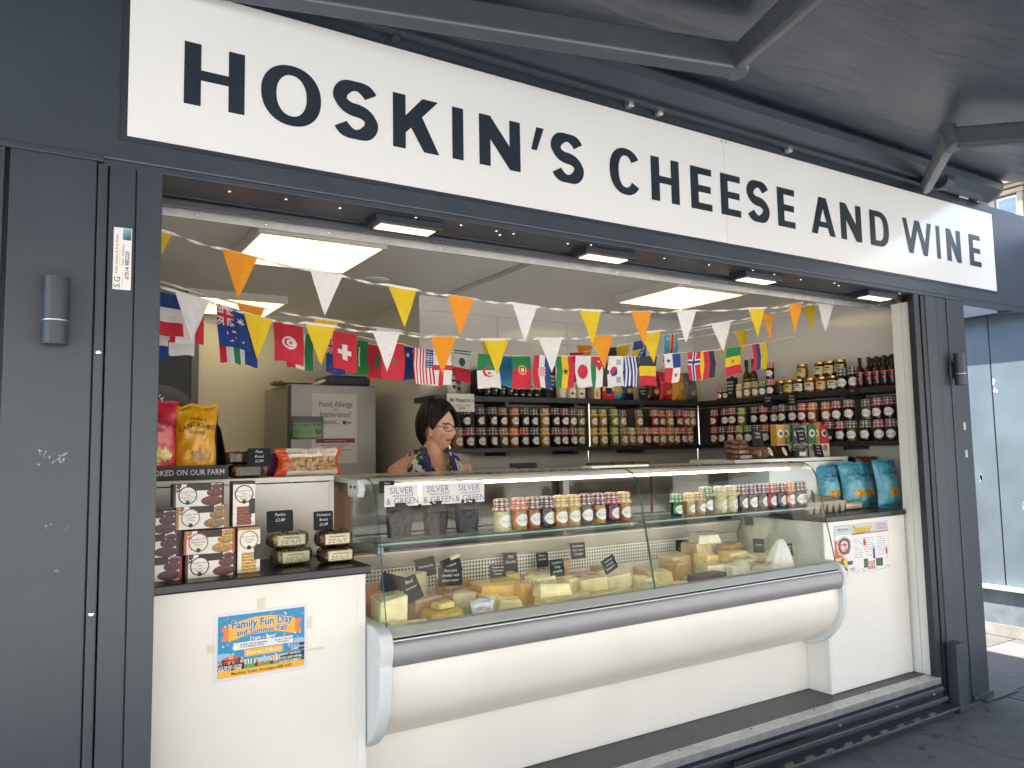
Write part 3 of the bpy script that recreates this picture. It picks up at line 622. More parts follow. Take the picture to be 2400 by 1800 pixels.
# ------------------------------------------------------------------ wall shelves
shm = mat('shelf_black', (.020, .021, .024), .4, noise=(14, .2)); upm = mat('upright_steel', (.35, .35, .34), .3, metal=.9, noise=(9, .1))
def wall_shelf(nm, lab, boxes, ticks, posts):
    t = thing(nm, lab, 'shelf', boxes[0][:1] + (boxes[0][2], boxes[0][4]))
    for x0, x1, y0, y1, z0, z1 in boxes: MB().box(x0, x1, y0, y1, z0, z1).build('board', shm, t, bevel=.002)
    for x0, x1, y0, y1, z0, z1 in ticks: MB().box(x0, x1, y0, y1, z0, z1).build('bracket', slate_d, t)
    for x, y, z0, z1 in posts:
        p = MB().tube([(x, y, z0), (x, y, z1)], .008, 10).build('upright', chrome, t)
        MB().lathe([(.013, 0), (.013, .004), (.009, .012)], 12).build('foot', chrome, p, loc=(x, y, z0))
bp_ = (2.165, 4.645, 2.098)
wall_shelf('wall_shelf', 'upper black shelf along the back wall, carrying oils and crisps', [(2.10, 4.385, 1.79, 2.095, 1.808, 1.843)], [(2.62, 2.65, 1.80, 2.08, 1.785, 1.807), (3.18, 3.21, 1.80, 2.08, 1.785, 1.807), (3.78, 3.81, 1.80, 2.08, 1.785, 1.807)], [])
wall_shelf('wall_shelf', 'lower black shelf along the back wall, holding two rows of jam', [(2.10, 4.385, 1.79, 2.095, 1.479, 1.508)], [(2.62, 2.65, 1.80, 2.08, 1.456, 1.478), (3.18, 3.21, 1.80, 2.08, 1.456, 1.478), (3.78, 3.81, 1.80, 2.08, 1.456, 1.478)], [(2.205, 1.80, 1.5085, 1.807), (3.307, 1.80, 1.5085, 1.807), (4.375, 1.80, 1.5085, 1.807), (3.307, 1.82, 1.12, 1.478), (4.375, 1.82, 1.12, 1.478)])
wall_shelf('wall_shelf', 'upper black shelf along the side wall, carrying honey and sauce bottles', [(4.390, 4.645, .16, 2.095, 1.808, 1.843)], [(4.41, 4.64, .55, .58, 1.785, 1.807), (4.41, 4.64, 1.15, 1.18, 1.785, 1.807)], [])
wall_shelf('wall_shelf', 'lower black shelf along the side wall, holding two rows of jam', [(4.390, 4.645, .16, 2.095, 1.479, 1.508)], [(4.41, 4.64, .55, .58, 1.456, 1.478), (4.41, 4.64, 1.15, 1.18, 1.456, 1.478)], [])
MB().box(2.16, 4.64, 2.078, 2.0995, 1.51, 1.80).build('shelf_backing', mat('backing_grey', (.16, .155, .15), .5, noise=(4, .1)), K)
MB().box(4.632, 4.6495, .17, 2.07, 1.51, 1.80).build('shelf_backing', MATS['backing_grey'], K)
wt = thing('back_worktop', 'grey work surface along the back wall below the jam shelves', 'worktop', (3.2, 1.8, .19))
MB().box(2.2, 4.64, 1.35, 2.095, 1.085, 1.115).build('top', mat('worktop_grey', (.30, .29, .28), .4, noise=(6, .1)), wt, bevel=.004); MB().box(2.25, 4.60, 1.40, 2.09, .192, 1.084).build('cupboard', white_pan, wt)

# ------------------------------------------------------------------ jars
LID = {k: H(v) for k, v in dict(maroon='#6a1c38', red='#bf2536', purple='#54204c', black='#26262a', tan='#a97c3e', yellow='#d3ad38', lime='#9fb822', orange='#dd8120', coral='#dd684e', magenta='#a92456', green='#238f33', navy='#28284a', cream='#cdb87c', brown='#7a4a34').items()}
BODY = {k: H(v) for k, v in dict(dark='#220a10', plum='#35101c', amber='#8c4a18', mustard='#967424', olive='#5c5a22', tan='#9a7444', red='#6c1717', orange='#94461a', lime='#78822a', pale='#c2b98a', black='#120c0c', curd='#ab7d28').items()}
JM = {}
WHITE = (.80, .78, .74)
def jar_meshes(lid, body):
    if (lid, body) in JM: return JM[lid, body]
    jm = mat('jar_' + body, BODY[body], .14, noise=(35, .3), coat=.45, spec=.45)
    k = ('b', body)
    if k not in JM: JM[k] = MB().lathe([(.026, 0), (.031, .003), (.033, .010), (.033, .078), (.031, .088), (.027, .096), (.027, .108)], 24).mesh('jar_body', jm, True)
    k2 = ('l', lid)
    if k2 not in JM:
        c = LID[lid]; w_ = (.76, .73, .68); SG = 36
        prof = [(.0385, .084), (.0365, .090), (.0335, .0965), (.0300, .1035), (.0288, .1060), (.0315, .1100), (.0325, .1180), (.0320, .1250), (.0300, .1300), (.0240, .1325), (.0160, .1335), (.0080, .1340), (.001, .1341)]
        m_ = MB().lathe(prof, SG, colf=lambda i, q: (mixc(c, (.05, .03, .02), .5) if i == 4 else (w_ if (q // 2) % 2 and i % 2 else mixc(c, w_, .22) if ((q // 2) % 2 or i % 2) else c)))
        for i in range(SG):                       # frill: wave the hem of the cloth
            x, y, z = m_.v[i]; f = 1 + .07 * math.sin(i * 2.3); m_.v[i] = (x * f, y * f, z + .0025 * math.sin(i * 1.7))
        JM[k2] = m_.mesh('cloth_lid', cloth_m, False)
    if 'lab' not in JM:
        def pos(u, v):
            a = -PI / 2 + (u - .5) * 1.95; return (.0336 * math.cos(a), .0336 * math.sin(a), .069 - .050 * v)
        b = MB(); nx, ny = 26, 18
        for j in range(ny):
            for i in range(nx):
                u0, u1, v0, v1 = i / nx, (i + 1) / nx, j / ny, (j + 1) / ny; u, v = (u0 + u1) / 2, (v0 + v1) / 2
                if ((u - .5) / .5) ** 2 + ((v - .5) / .5) ** 2 > 1.0: continue
                r_ = ((u - .5) / .5) ** 2 + ((v - .5) / .5) ** 2
                c = (.78, .77, .73)
                if .82 < r_ < .92: c = (.5, .48, .45)
                elif r_ < .6 and j in (5, 8, 9, 11) and hsh(i, j) > .35: c = (.34, .33, .32)
                b.add([pos(u0, v1), pos(u1, v1), pos(u1, v0), pos(u0, v0)], [(0, 1, 2, 3)], c)
        JM['lab'] = b.mesh('paper_label', print_m, True)
    JM[lid, body] = (JM[k], JM[k2], JM['lab']); return JM[lid, body]
def jar(lid, body, loc, rotz, label, group, scale=1., band=None):
    t = thing('jam_jar', label, 'jar', loc, rotz, group, scale=scale)
    a, b, c = jar_meshes(lid, body)
    obj('jar_body', a, t, world=False); obj('cloth_lid', b, t, world=False); obj('paper_label', c, t, world=False)
    if band:
        k = ('band', band)
        if k not in JM: JM[k] = MB().grid(10, 1, lambda u, v: (.03335 * math.cos(-PI / 2 - 1.35 + 1.7 * u), .03335 * math.sin(-PI / 2 - 1.35 + 1.7 * u), .064 - .040 * v), LID[band]).mesh('wrap_band', print_m, True)
        obj('wrap_band', JM[k], t, world=False)
    return t
LB = dict(dark='dark', plum='plum', amber='amber', mustard='mustard', olive='olive green', tan='tan', red='red', orange='orange', lime='lime green', pale='pale cream', black='black', curd='golden curd')
def jar_row(xs, kinds, z, fixed, axis, where, group):
    bz = [0]
    for i, (p, kd) in enumerate(zip(xs, kinds)):
        lid, body = kd.split('/')[:2]
        lab = '%s lid jar, %s from %s, %s' % (lid, ORD[i], 'left' if axis == 'x' else 'the corner', where)
        j_ = .10 * (hsh(i, z * 9) - .5)
        if axis == 'x': jar(lid, body, (p, fixed + .014 * (hsh(i, z) - .5), z), .18 + j_ * 4, lab, group, .965 + .05 * hsh(i, z + 3) if z > 1.6 else 1.)
        else: jar(lid, body, (fixed + .014 * (hsh(i, z) - .5), p, z), -PI / 2 + .22 + j_ * 4, lab, group, .965 + .05 * hsh(i, z + 3) if z > 1.6 else 1.)
GB = 'jam jars on the wall shelves'
Z1_, Z2_ = 1.5085, 1.6435
jar_row([2.36, 2.462, 2.556, 2.639, 2.73, 2.806, 2.886, 2.972, 3.060, 3.135, 3.21, 3.285][:12], 'navy/black navy/dark navy/plum tan/dark orange/orange black/black black/black yellow/curd purple/dark magenta/plum black/olive tan/olive'.split(), Z2_, 1.868, 'x', 'upper jam row, near back shelf bay', GB)
jar_row([3.395, 3.478, 3.582, 3.665, 3.824, 3.970, 4.050, 4.128, 4.225, 4.298, 4.368], 'yellow/mustard yellow/mustard lime/lime purple/tan tan/tan coral/red coral/red coral/tan maroon/red coral/amber cream/tan'.split(), Z2_, 1.868, 'x', 'upper jam row, far back shelf bay', GB)
jar_row([2.302, 2.382, 2.470, 2.556, 2.639, 2.720, 2.802, 2.886, 2.972, 3.060, 3.135, 3.21, 3.285], 'tan/tan magenta/plum purple/plum purple/dark tan/olive orange/orange red/plum black/black yellow/curd purple/dark magenta/plum maroon/dark tan/olive'.split(), Z1_, 1.868, 'x', 'bottom jam row, near back shelf bay', GB)
jar_row([3.395, 3.478, 3.582, 3.665, 3.742, 3.820, 3.894, 3.970, 4.050, 4.122, 4.194, 4.268, 4.340], 'yellow/mustard yellow/mustard lime/lime purple/tan cream/mustard brown/tan coral/red coral/red coral/tan coral/amber tan/amber red/red coral/amber'.split(), Z1_, 1.868, 'x', 'bottom jam row, far back shelf bay', GB)
jar_row([1.705, 1.590, 1.520, 1.435, 1.311, 1.224, 1.138, 1.060, .978, .897, .820, .719, .637, .549, .430, .350, .270], 'red/red maroon/plum red/plum lime/lime purple/dark red/plum maroon/dark purple/dark maroon/dark coral/red orange/orange orange/amber red/plum brown/dark black/olive magenta/plum maroon/plum'.split(), Z2_, 4.448, 'y', 'upper jam row, side wall', GB)
jar_row([1.708, 1.620, 1.535, 1.452, 1.374, 1.296, 1.215, 1.128, 1.046, .962, .876, .792, .706, .620, .537, .437, .350, .265], 'red/red black/dark red/plum lime/olive green/plum black/dark red/dark maroon/dark maroon/dark red/plum orange/amber orange/orange maroon/dark red/plum black/olive black/dark magenta/plum maroon/plum'.split(), Z1_, 4.448, 'y', 'bottom jam row, side wall', GB)
# cabinet shelf jars
cx = [1.622, 1.705, 1.772, 1.840, 1.909, 1.977, 2.047, 2.118, 2.193, 2.262]
for i, (x, kd) in enumerate(zip(cx, 'brown/pale coral/mustard/coral brown/amber purple/plum yellow/amber/orange yellow/curd maroon/dark maroon/curd/maroon magenta/plum/magenta yellow/amber'.split())):
    k = kd.split('/'); jar(k[0], k[1], (x, .205 + .006 * (hsh(i, 3) - .5), 1.1665), .1 + .5 * (hsh(i, 5) - .35), '%s checked lid jar, %s from the left on the near glass shelf' % (k[0], ORD[i]), 'jam jars on the glass shelves', 1., k[2] if len(k) > 2 else None)
cx = [2.589, 2.672, 2.742, 2.806, 2.882, 2.956, 3.030, 3.102, 3.174, 3.246, 3.318, 3.390, 3.458, 3.515]
for i, (x, kd) in enumerate(zip(cx, 'green/black/green yellow/mustard tan/tan green/black cream/pale cream/pale maroon/plum maroon/dark purple/plum red/plum/red maroon/plum orange/amber/orange purple/plum maroon/dark'.split())):
    k = kd.split('/'); s = .82 if i < 3 else 1.
    jar(k[0], k[1], (x, .210 + (.02 if i in (3, 13) else 0), 1.1665), .1 + .6 * (hsh(i, 7) - .3), '%s checked lid jar, %s from the left on the far glass shelf' % (k[0], ORD[i]), 'jam jars on the glass shelves', s, k[2] if len(k) > 2 else None)
# side wall top shelf: preserves, honey, bottles
GT = 'preserves on the top side shelf'
for i, (y, kd, s, z) in enumerate([(1.643, 'red/red', .72, 1.8435), (1.585, 'green/dark', .72, 1.8435), (1.452, 'cream/pale', .82, 1.8435), (1.375, 'cream/tan', .86, 1.8435), (1.300, 'tan/tan', .86, 1.8435), (1.236, 'green/olive', .86, 1.8435), (1.164, 'red/plum', .9, 1.8435), (1.166, 'red/plum', .9, 1.9650), (.589, 'black/dark', 1.05, 1.8435), (.507, 'black/dark', 1.08, 1.8435)]):
    k = kd.split('/'); ps = ['smallest red lid preserve jar beside the shelf corner', 'small green lid preserve jar second from the shelf corner', 'pale cream lid relish jar beside the dark oil bottle', 'squat tan relish jar with cream lid, next to the green lid', 'tan checked lid relish jar between cream and green lids', 'green checked lid preserve jar in the top shelf middle', 'red checked lid jar under another red lid jar', 'red checked lid jar stacked on top of its twin', 'black checked lid pickle jar beside the honey', 'black checked lid pickle jar next to the sauce bottles'][i]
    jar(k[0], k[1], (4.455, y, z), -PI / 2 + .25 + .3 * (hsh(i, 2) - .5), ps, GT, s)
hm = {}
def honey(loc, body, labc, label, s=1.):
    t = thing('honey_jar', label, 'jar', loc, -PI / 2 + .2, 'honey jars on the top side shelf', scale=s)
    if body not in hm:
        hm[body] = MB().lathe([(.032, 0), (.038, .004), (.0395, .012), (.0395, .070), (.036, .080), (.033, .084)], 22).mesh('jar_body', mat('jar_' + body, BODY[body], .1, noise=(30, .3), coat=.8), True)
    if 'cap' not in hm: hm['cap'] = MB().lathe([(.0355, .0845), (.0358, .0860), (.0358, .0985), (.034, .100)], 26).mesh('cap', mat('gold_lid', (.55, .38, .12), .25, metal=.9, noise=(20, .1)))
    obj('jar_body', hm[body], t, world=False); obj('cap', hm['cap'], t, world=False)
    c = H(labc)
    if ('l', labc) not in hm:
        hm['l', labc] = MB().grid(18, 14, lambda u, v: (.040 * math.cos(-PI / 2 + (u - .5) * 1.9), .040 * math.sin(-PI / 2 + (u - .5) * 1.9), .068 - .05 * v), lambda u, v: (.08, .07, .05) if (.12 < v < .38 and .25 < u < .75 and hsh(int(u * 9), int(v * 9)) > .4) or (.5 < v < .56 and .15 < u < .85) or (.68 < v < .74 and .3 < u < .7) else c).mesh('paper_label', print_m, True)
    obj('paper_label', hm['l', labc], t, world=False)
for y, z, bd, lc, lab in [(1.090, 1.8435, 'dark', '#3a2c22', 'short dark honey jar beside the red lid jar'), (1.018, 1.8435, 'amber', '#cdbb62', 'honey jar with yellow green label, leftmost of the gold lid row'), (.935, 1.8435, 'black', '#d8d2c4', 'dark honey jar with white label, second gold lid in bottom row'), (.846, 1.8435, 'amber', '#d8d2c4', 'honey jar with white label, third gold lid in bottom row'), (.755, 1.8435, 'amber', '#d8bf80', 'honey jar with cream label, fourth gold lid in bottom row'), (.668, 1.8435, 'black', '#d8d2c4', 'dark honey jar with white label beside the pickle jars'), (.906, 1.9440, 'amber', '#c9b766', 'honey jar standing alone in the top stack'), (.765, 1.9440, 'plum', '#d6c489', 'honey jar with cream label, second in the top stack'), (.690, 1.9440, 'plum', '#d6c489', 'honey jar in the top stack, third from the corner'), (.61, 1.9440, 'plum', '#b8ab86', 'dark honey jar in the top stack nearest the bottles')]:
    honey((4.47, y, z), bd, lc, lab)
bm = {}
def bottle(loc, label, col, capc, labcol, h=.19, r=.026, rotz=-PI / 2 + .2, group='sauce bottles on the top side shelf', name='sauce_bottle'):
    t = thing(name, label, 'bottle', loc, rotz, group)
    k = (col, round(h, 3), round(r, 3))
    if k not in bm: bm[k] = MB().lathe([(r * .9, 0), (r, .004), (r, h * .55), (r * .85, h * .64), (r * .42, h * .72), (r * .38, h * .86)], 18).mesh('body', mat('bottle_' + col.strip('#'), H(col), .1, noise=(20, .25), coat=.7), True)
    obj('body', bm[k], t, world=False)
    kc = (capc, round(h, 3), round(r, 3), 'c')
    if kc not in bm: bm[kc] = MB().lathe([(r * .46, h * .84), (r * .46, h), (r * .40, h * 1.01)], 14).mesh('cap', mat('cap_' + capc.strip('#'), H(capc), .35, noise=(15, .1)))
    obj('cap', bm[kc], t, world=False)
    kl = (labcol, round(h, 3), round(r, 3), 'l')
    if kl not in bm:
        c = H(labcol[0]); d = H(labcol[1])
        bm[kl] = MB().grid(14, 14, lambda u, v: (r * 1.012 * math.cos(-PI / 2 + (u - .5) * 2.4), r * 1.012 * math.sin(-PI / 2 + (u - .5) * 2.4), h * (.52 - .40 * v)), lambda u, v: d if (u - .5) ** 2 * 1.2 + (v - .55) ** 2 < .022 or abs(v - .06) < .05 else (.5, .48, .45) if .2 < v < .3 and .25 < u < .75 and hsh(int(u * 12), 3) > .4 else c).mesh('paper_label', print_g, True)
    obj('paper_label', bm[kl], t, world=False)
for i, (x, y) in enumerate([(4.43, .445), (4.44, .390), (4.44, .338), (4.44, .286), (4.44, .236), (4.52, .417), (4.52, .362), (4.52, .31), (4.53, .258)]):
    bottle((x, y, 1.8435), 'dark hot sauce bottle, %s in the %s row at the shelf end' % (ORD[i % 5], 'front' if i < 5 else 'rear'), '#2b0d08', '#0d0d0f', ('#0f0d10', '#c02a34'), .19, .0265)
for i, y in enumerate((1.46, 1.395)): bottle((4.55, y, 1.8435), 'tall green oil bottle with gold neck, %s' % ('nearer the corner' if i == 0 else 'further from the corner'), '#20220e', '#0a0c12', ('#24260f', '#8a6a20'), .29, .03, group='tall oil bottles')
t = thing('oil_tin', 'slim black oil tin with white lettering beside the corner preserves', 'tin', (4.46, 1.523, 1.8435), -PI / 2 + .15)
MB().box(-.03, .03, -.03, .03, 0, .16).build('body', mat('tin_black', (.012, .012, .013), .3, noise=(20, .2)), t, world=False, bevel=.003); MB().lathe([(.012, .16), (.012, .175)], 12).build('cap', slate_d, t, world=False)
for i, s_ in enumerate(('EXTRA', 'VIRGIN', 'OLIVE', 'OIL')): text(s_, .018, ink_w, t, (0, -.0312, .125 - .026 * i), world=False, bold=.02)
t = thing('oil_tin', 'tall black oil tin with white lettering behind the Croatia flag', 'tin', (3.052, 1.93, 1.8435), .1)
MB().box(-.045, .045, -.035, .035, 0, .235).build('body', MATS['tin_black'], t, world=False, bevel=.003); MB().lathe([(.014, .235), (.014, .255)], 12).build('cap', slate_d, t, world=False)
for i, s_ in enumerate(('EXTRA', 'VIRGIN', 'OLIVE', 'OIL')): text(s_, .022, ink_w, t, (0, -.0362, .155 - .028 * i), world=False, bold=.02)
bottle((2.262, 1.88, 1.8435), 'clear cordial bottle with white label above the shelf end', '#b9b488', '#6a6a66', ('#cfcabd', '#2a2a2a'), .20, .037, .2, 'cordial bottles', 'cordial_bottle')
bottle((2.345, 1.97, 1.8435), 'dark cordial bottle behind the clear one', '#1a1416', '#3a3a3a', ('#8a877e', '#2a2a2a'), .19, .034, .2, 'cordial bottles', 'cordial_bottle')
# top back shelf groceries
for i, x in enumerate((2.518, 2.575, 2.632, 2.692)):
    bottle((x, 1.865, 1.8435), 'short dark balsamic bottle, %s from the left on the top back shelf' % ORD[i], '#0d0a0a', '#141416', ('#17171a', '#b8b6b0'), .115 + .03 * (i % 2), .027, .2, 'balsamic bottles', 'balsamic_bottle')
for i, x in enumerate((2.743, 2.798, 2.853, 2.912)):
    t = thing('relish_jar', 'dark relish jar with white wrapped lid, %s below the Portugal flag' % ORD[i], 'jar', (x, 1.87, 1.8435), .2, 'white capped relish jars')
    obj('body', MB().lathe([(.022, 0), (.025, .004), (.025, .05), (.02, .058)], 18).mesh('body', mat('relish_dark', (.01, .008, .008), .12, noise=(20, .2), coat=.6), True), t, world=False)
    MB().box(-.025, .025, -.026, .026, .059, .092, (.72, .70, .66)).box(-.018, .018, -.0265, -.0262, .066, .084, (.2, .1, .1)).build('cap', print_m, t, world=False, bevel=.002)
for i, x in enumerate((3.120, 3.203, 3.284)):
    t = thing('paste_jar', 'cream jar with round badge, %s below the Ghana flag' % ORD[i], 'jar', (x, 1.865, 1.8435), .15, 'cream jars below the flags')
    b = MB(); b.lathe([(.03, 0), (.036, .004), (.037, .01), (.037, .07), (.034, .08), (.030, .088)], 22, col=H('#cfc4a4')); b.build('body', print_g, t, world=False, smooth=True)
    MB().lathe([(.034, .0885), (.034, .102)], 20).build('cap', mat('cap_cream', (.6, .57, .48), .4, noise=(9, .05)), t, world=False)
    MB().grid(14, 12, lambda u, v: (.0376 * math.cos(-PI / 2 + (u - .5) * 1.8), .0376 * math.sin(-PI / 2 + (u - .5) * 1.8), .068 - .055 * v), lambda u, v: (.03, .03, .03) if ((u - .25) ** 2 + (v - .6) ** 2 < .03 and i > 0) else (.25, .22, .2) if v > .3 and int(v * 12) % 3 == 0 and .4 < u < .85 else (.74, .72, .66)).build('paper_label', print_m, t, world=False, smooth=True)
def carton(nm, lab, loc, w_, h_, d_, front, side, rotz=.0, group=None, nx=20, ny=28, top=None, cat='box', m_=print_m):
    t = thing(nm, lab, cat, loc, rotz, group)
    b = MB(); b.box(-w_ / 2, w_ / 2, -d_ / 2, d_ / 2, 0, h_, side); b.build('carton', m_, t, world=False, bevel=.0012)
    MB().grid(nx, ny, lambda u, v: (-w_ / 2 + w_ * u, -d_ / 2 - .0009, h_ - h_ * v), front).build('front_print', m_, t, world=False)
    if top: MB().grid(6, 4, lambda u, v: (-w_ / 2 + w_ * u, d_ / 2 - d_ * v, h_ + .0009), top).build('top_print', m_, t, world=False)
    return t
carton('snack_box', 'narrow brown box left of the cream cracker box', (3.352, 1.87, 1.8435), .03, .11, .05, lambda u, v: H('#6a5240'), H('#5a4536'), .1)
carton('cracker_box', 'small cream cracker box on the top back shelf', (3.420, 1.87, 1.8435), .06, .10, .05, lambda u, v: H('#d6b24a') if v < .18 else H('#c98a3a') if (u - .5) ** 2 + (v - .62) ** 2 < .05 else H('#ddd0a8'), H('#cfc09a'), .1)
t = carton('cracker_box', 'red and yellow cracker box with blue badge on the top back shelf', (3.527, 1.87, 1.8435), .115, .115, .05, lambda u, v: H('#1c2a66') if ((u - .5) / .3) ** 2 + ((v - .42) / .28) ** 2 < 1 else H('#f0c030') if v < .48 else H('#c41f30'), H('#b81c2c'), .08)
text('RITZ', .036, ink_yel, t, (0, -.0272, .098), world=False, bold=.03); text('ORIGINAL', .008, ink_w, t, (0, -.0272, .035), world=False)
for i, (x, c1) in enumerate(((2.50, '#101014'), (2.60, '#0c0d12'))):
    t = carton('cordial_box', 'black patterned gift box %s the Algeria flag' % ('behind' if i == 0 else 'just right of'), (2.56 + .16 * i, 1.99, 1.8435), .14, .19, .08, lambda u, v: (.4, .4, .4) if hsh(int(u * 20), int(v * 28)) > .82 else H('#101116'), H('#0b0c10'), .05)
# ------------------------------------------------------------------ packets, boxes and cakes
def packet(nm, lab, loc, w_, h_, d_, colf, rotz=0., seed=0, group=None, lean=0., m_=print_bag, cat='packet', texts=(), crimp=.06, name_print=None):
    t = thing(nm, lab, cat, loc, rot=(lean, 0, rotz), group=group)
    def prof(u, v):
        e = max(0., 1 - (2 * u - 1) ** 2) ** .55; q = max(0., 1 - abs(2 * v - 1) ** 3.0) ** .75
        if v < crimp or v > 1 - crimp * .6: q *= .12
        return d_ / 2 * e * q
    def xw(u, v):
        s = 1 + .06 * math.cos(2 * PI * v) - .02 + .05 * nz(v * 4, seed, 6 if u > .5 else 2) * abs(2 * u - 1); return (-w_ / 2 + w_ * u) * s
    wr = lambda u, v, s_: .0070 * nz(u * 4 + seed, v * 5, s_) + .0045 * nz(u * 9, v * 11 + seed, s_) + .006 * max(0, nz(u * 3 + v * 6, seed, 4))
    def front(u, v): 
        e = prof(u, v); return (xw(u, v), -e - wr(u, v, 1.) * min(1, e / (d_ * .2) + .15), h_ * (1 - v) + .013 * nz(u * 3.5, seed, 9) * (1 if v < .5 else .2) * (1 - v))
    def back(u, v):
        e = prof(u, v); p = front(u, v); return (p[0], e * .8 + .0006, p[2])
    b = MB(); b.grid(26, 32, front, colf); b.build('film', m_, t, world=False, smooth=True)
    bc = colf(.02, .5); b = MB(); b.grid(12, 16, back, bc, flip=True); b.build('film_back', m_, t, world=False, smooth=True)
    for s_, size, z, mt, kw in texts:
        def warp(x, zz, z=z):
            u = min(.98, max(.02, (x + kw.get('dx', 0)) / w_ + .5)); arch = kw.get('arch', 0) * (1 - (2 * u - 1) ** 2)
            v = 1 - (z + zz + arch) / h_; p = front(u, v); return Vector((p[0], p[1] - .0018, p[2]))
        text(s_, size, mt, t, (0, 0, 0), world=False, warp=warp, **{k: v for k, v in kw.items() if k not in ('dx', 'arch')})
    return t
def crisp_col(c, fade, chip, pale=(.7, .66, .5)):
    c, fade, chip = H(c), H(fade), H(chip)
    def f(u, v):
        k = max(0., 1 - (((u - .55) / .45) ** 2 + ((v - .60) / .32) ** 2)); q = mixc(c, fade, .75 * k)
        dx, dy = (u - .58) / .26, (v - .70) / .085
        if dx * dx + dy * dy * (1.6 if dy > 0 else .8) < 1 + .5 * nz(u * 12, v * 12, 7): q = mixc(sc3(chip, .8), sc3(chip, 1.5), max(0, min(1, .5 + nz(u * 14, v * 18, 2))))
        return q
    return f
ink_d2 = mat('ink_olive', (.05, .045, .02), .6, noise=(20, .1)); ink_teal = mat('ink_teal', (.02, .09, .13), .6, noise=(20, .1)); ink_mar = mat('ink_maroon', (.12, .01, .03), .6, noise=(20, .1))
def crisp_text(mt, w_, h_): return [("Fiddler's", h_ * .062, h_ * .80, mt, dict(shear=.25)), ('LANCASHIRE', w_ * .165, h_ * .665, mt, dict(arch=h_ * .055, sx=.90, bold=.012)), ('CRISPS', w_ * .115, h_ * .615, mt, {}), ('hand cooked', w_ * .05, h_ * .17, mt, {})]
packet('crisp_packet', 'yellow crisp packet with cheese picture in the black display tray', (.509, .545, 1.413), .150, .272, .075, crisp_col('#d79a16', '#eab33a', '#b08040'), .05, 1, texts=crisp_text(ink_d2, .15, .27), cat='crisps')
packet('crisp_packet', 'red crisp packet half hidden by the slate post', (.372, .540, 1.413), .150, .285, .07, crisp_col('#c12238', '#e08078', '#cbbb70'), .12, 5, texts=crisp_text(ink_mar, .15, .285), cat='crisps')
packet('crisp_packet', 'pale blue crisp packet between the red and yellow ones', (.455, .605, 1.413), .140, .245, .06, crisp_col('#5da6bd', '#8cc4d2', '#c9a050'), .1, 8, texts=crisp_text(ink_teal, .14, .245), cat='crisps')
tr_ = thing('crisp_display', 'black cardboard crisp display tray lettered in white', 'display tray', (.46, .56, 1.408))
ck = mat('tray_card', (.010, .011, .013), .5, noise=(14, .2))
MB().box(.325, .617, .498, .502, 1.4082, 1.460).build('front_lip', ck, tr_); MB().box(.325, .617, .5025, .70, 1.4082, 1.412).build('base', ck, tr_)
MB().slab([Vector((.6135, .5025, 1.412)), Vector((.6135, .70, 1.412)), Vector((.6135, .70, 1.62)), Vector((.6135, .64, 1.60)), Vector((.6135, .5025, 1.458))], (.003, 0, 0)).build('side', ck, tr_)
b = MB(); pts = [Vector((.325, .702, 1.412)), Vector((.617, .702, 1.412)), Vector((.617, .702, 1.66))] + [Vector((.40 + .12 * math.cos(a), .702, 1.68 + .09 * math.sin(a))) for a in [math.radians(q) for q in range(0, 181, 15)]]
b.slab(pts[:3] + pts[3:] + [Vector((.325 - .05, .702, 1.66)), Vector((.325 - .05, .702, 1.412))], (0, .003, 0)).build('header_card', mat('header_card', (.035, .033, .03), .5, noise=(8, .3)), tr_)
text('COOKED ON OUR FARM', .0285, ink_w, tr_, (.604, .4968, 1.435), bold=.004, sx=.86, align='RIGHT'); text("Fiddler's", .042, ink_w, tr_, (.345, .7005, 1.715), shear=.3); text('LANCASHIRE', .03, ink_w, tr_, (.385, .7005, 1.675))

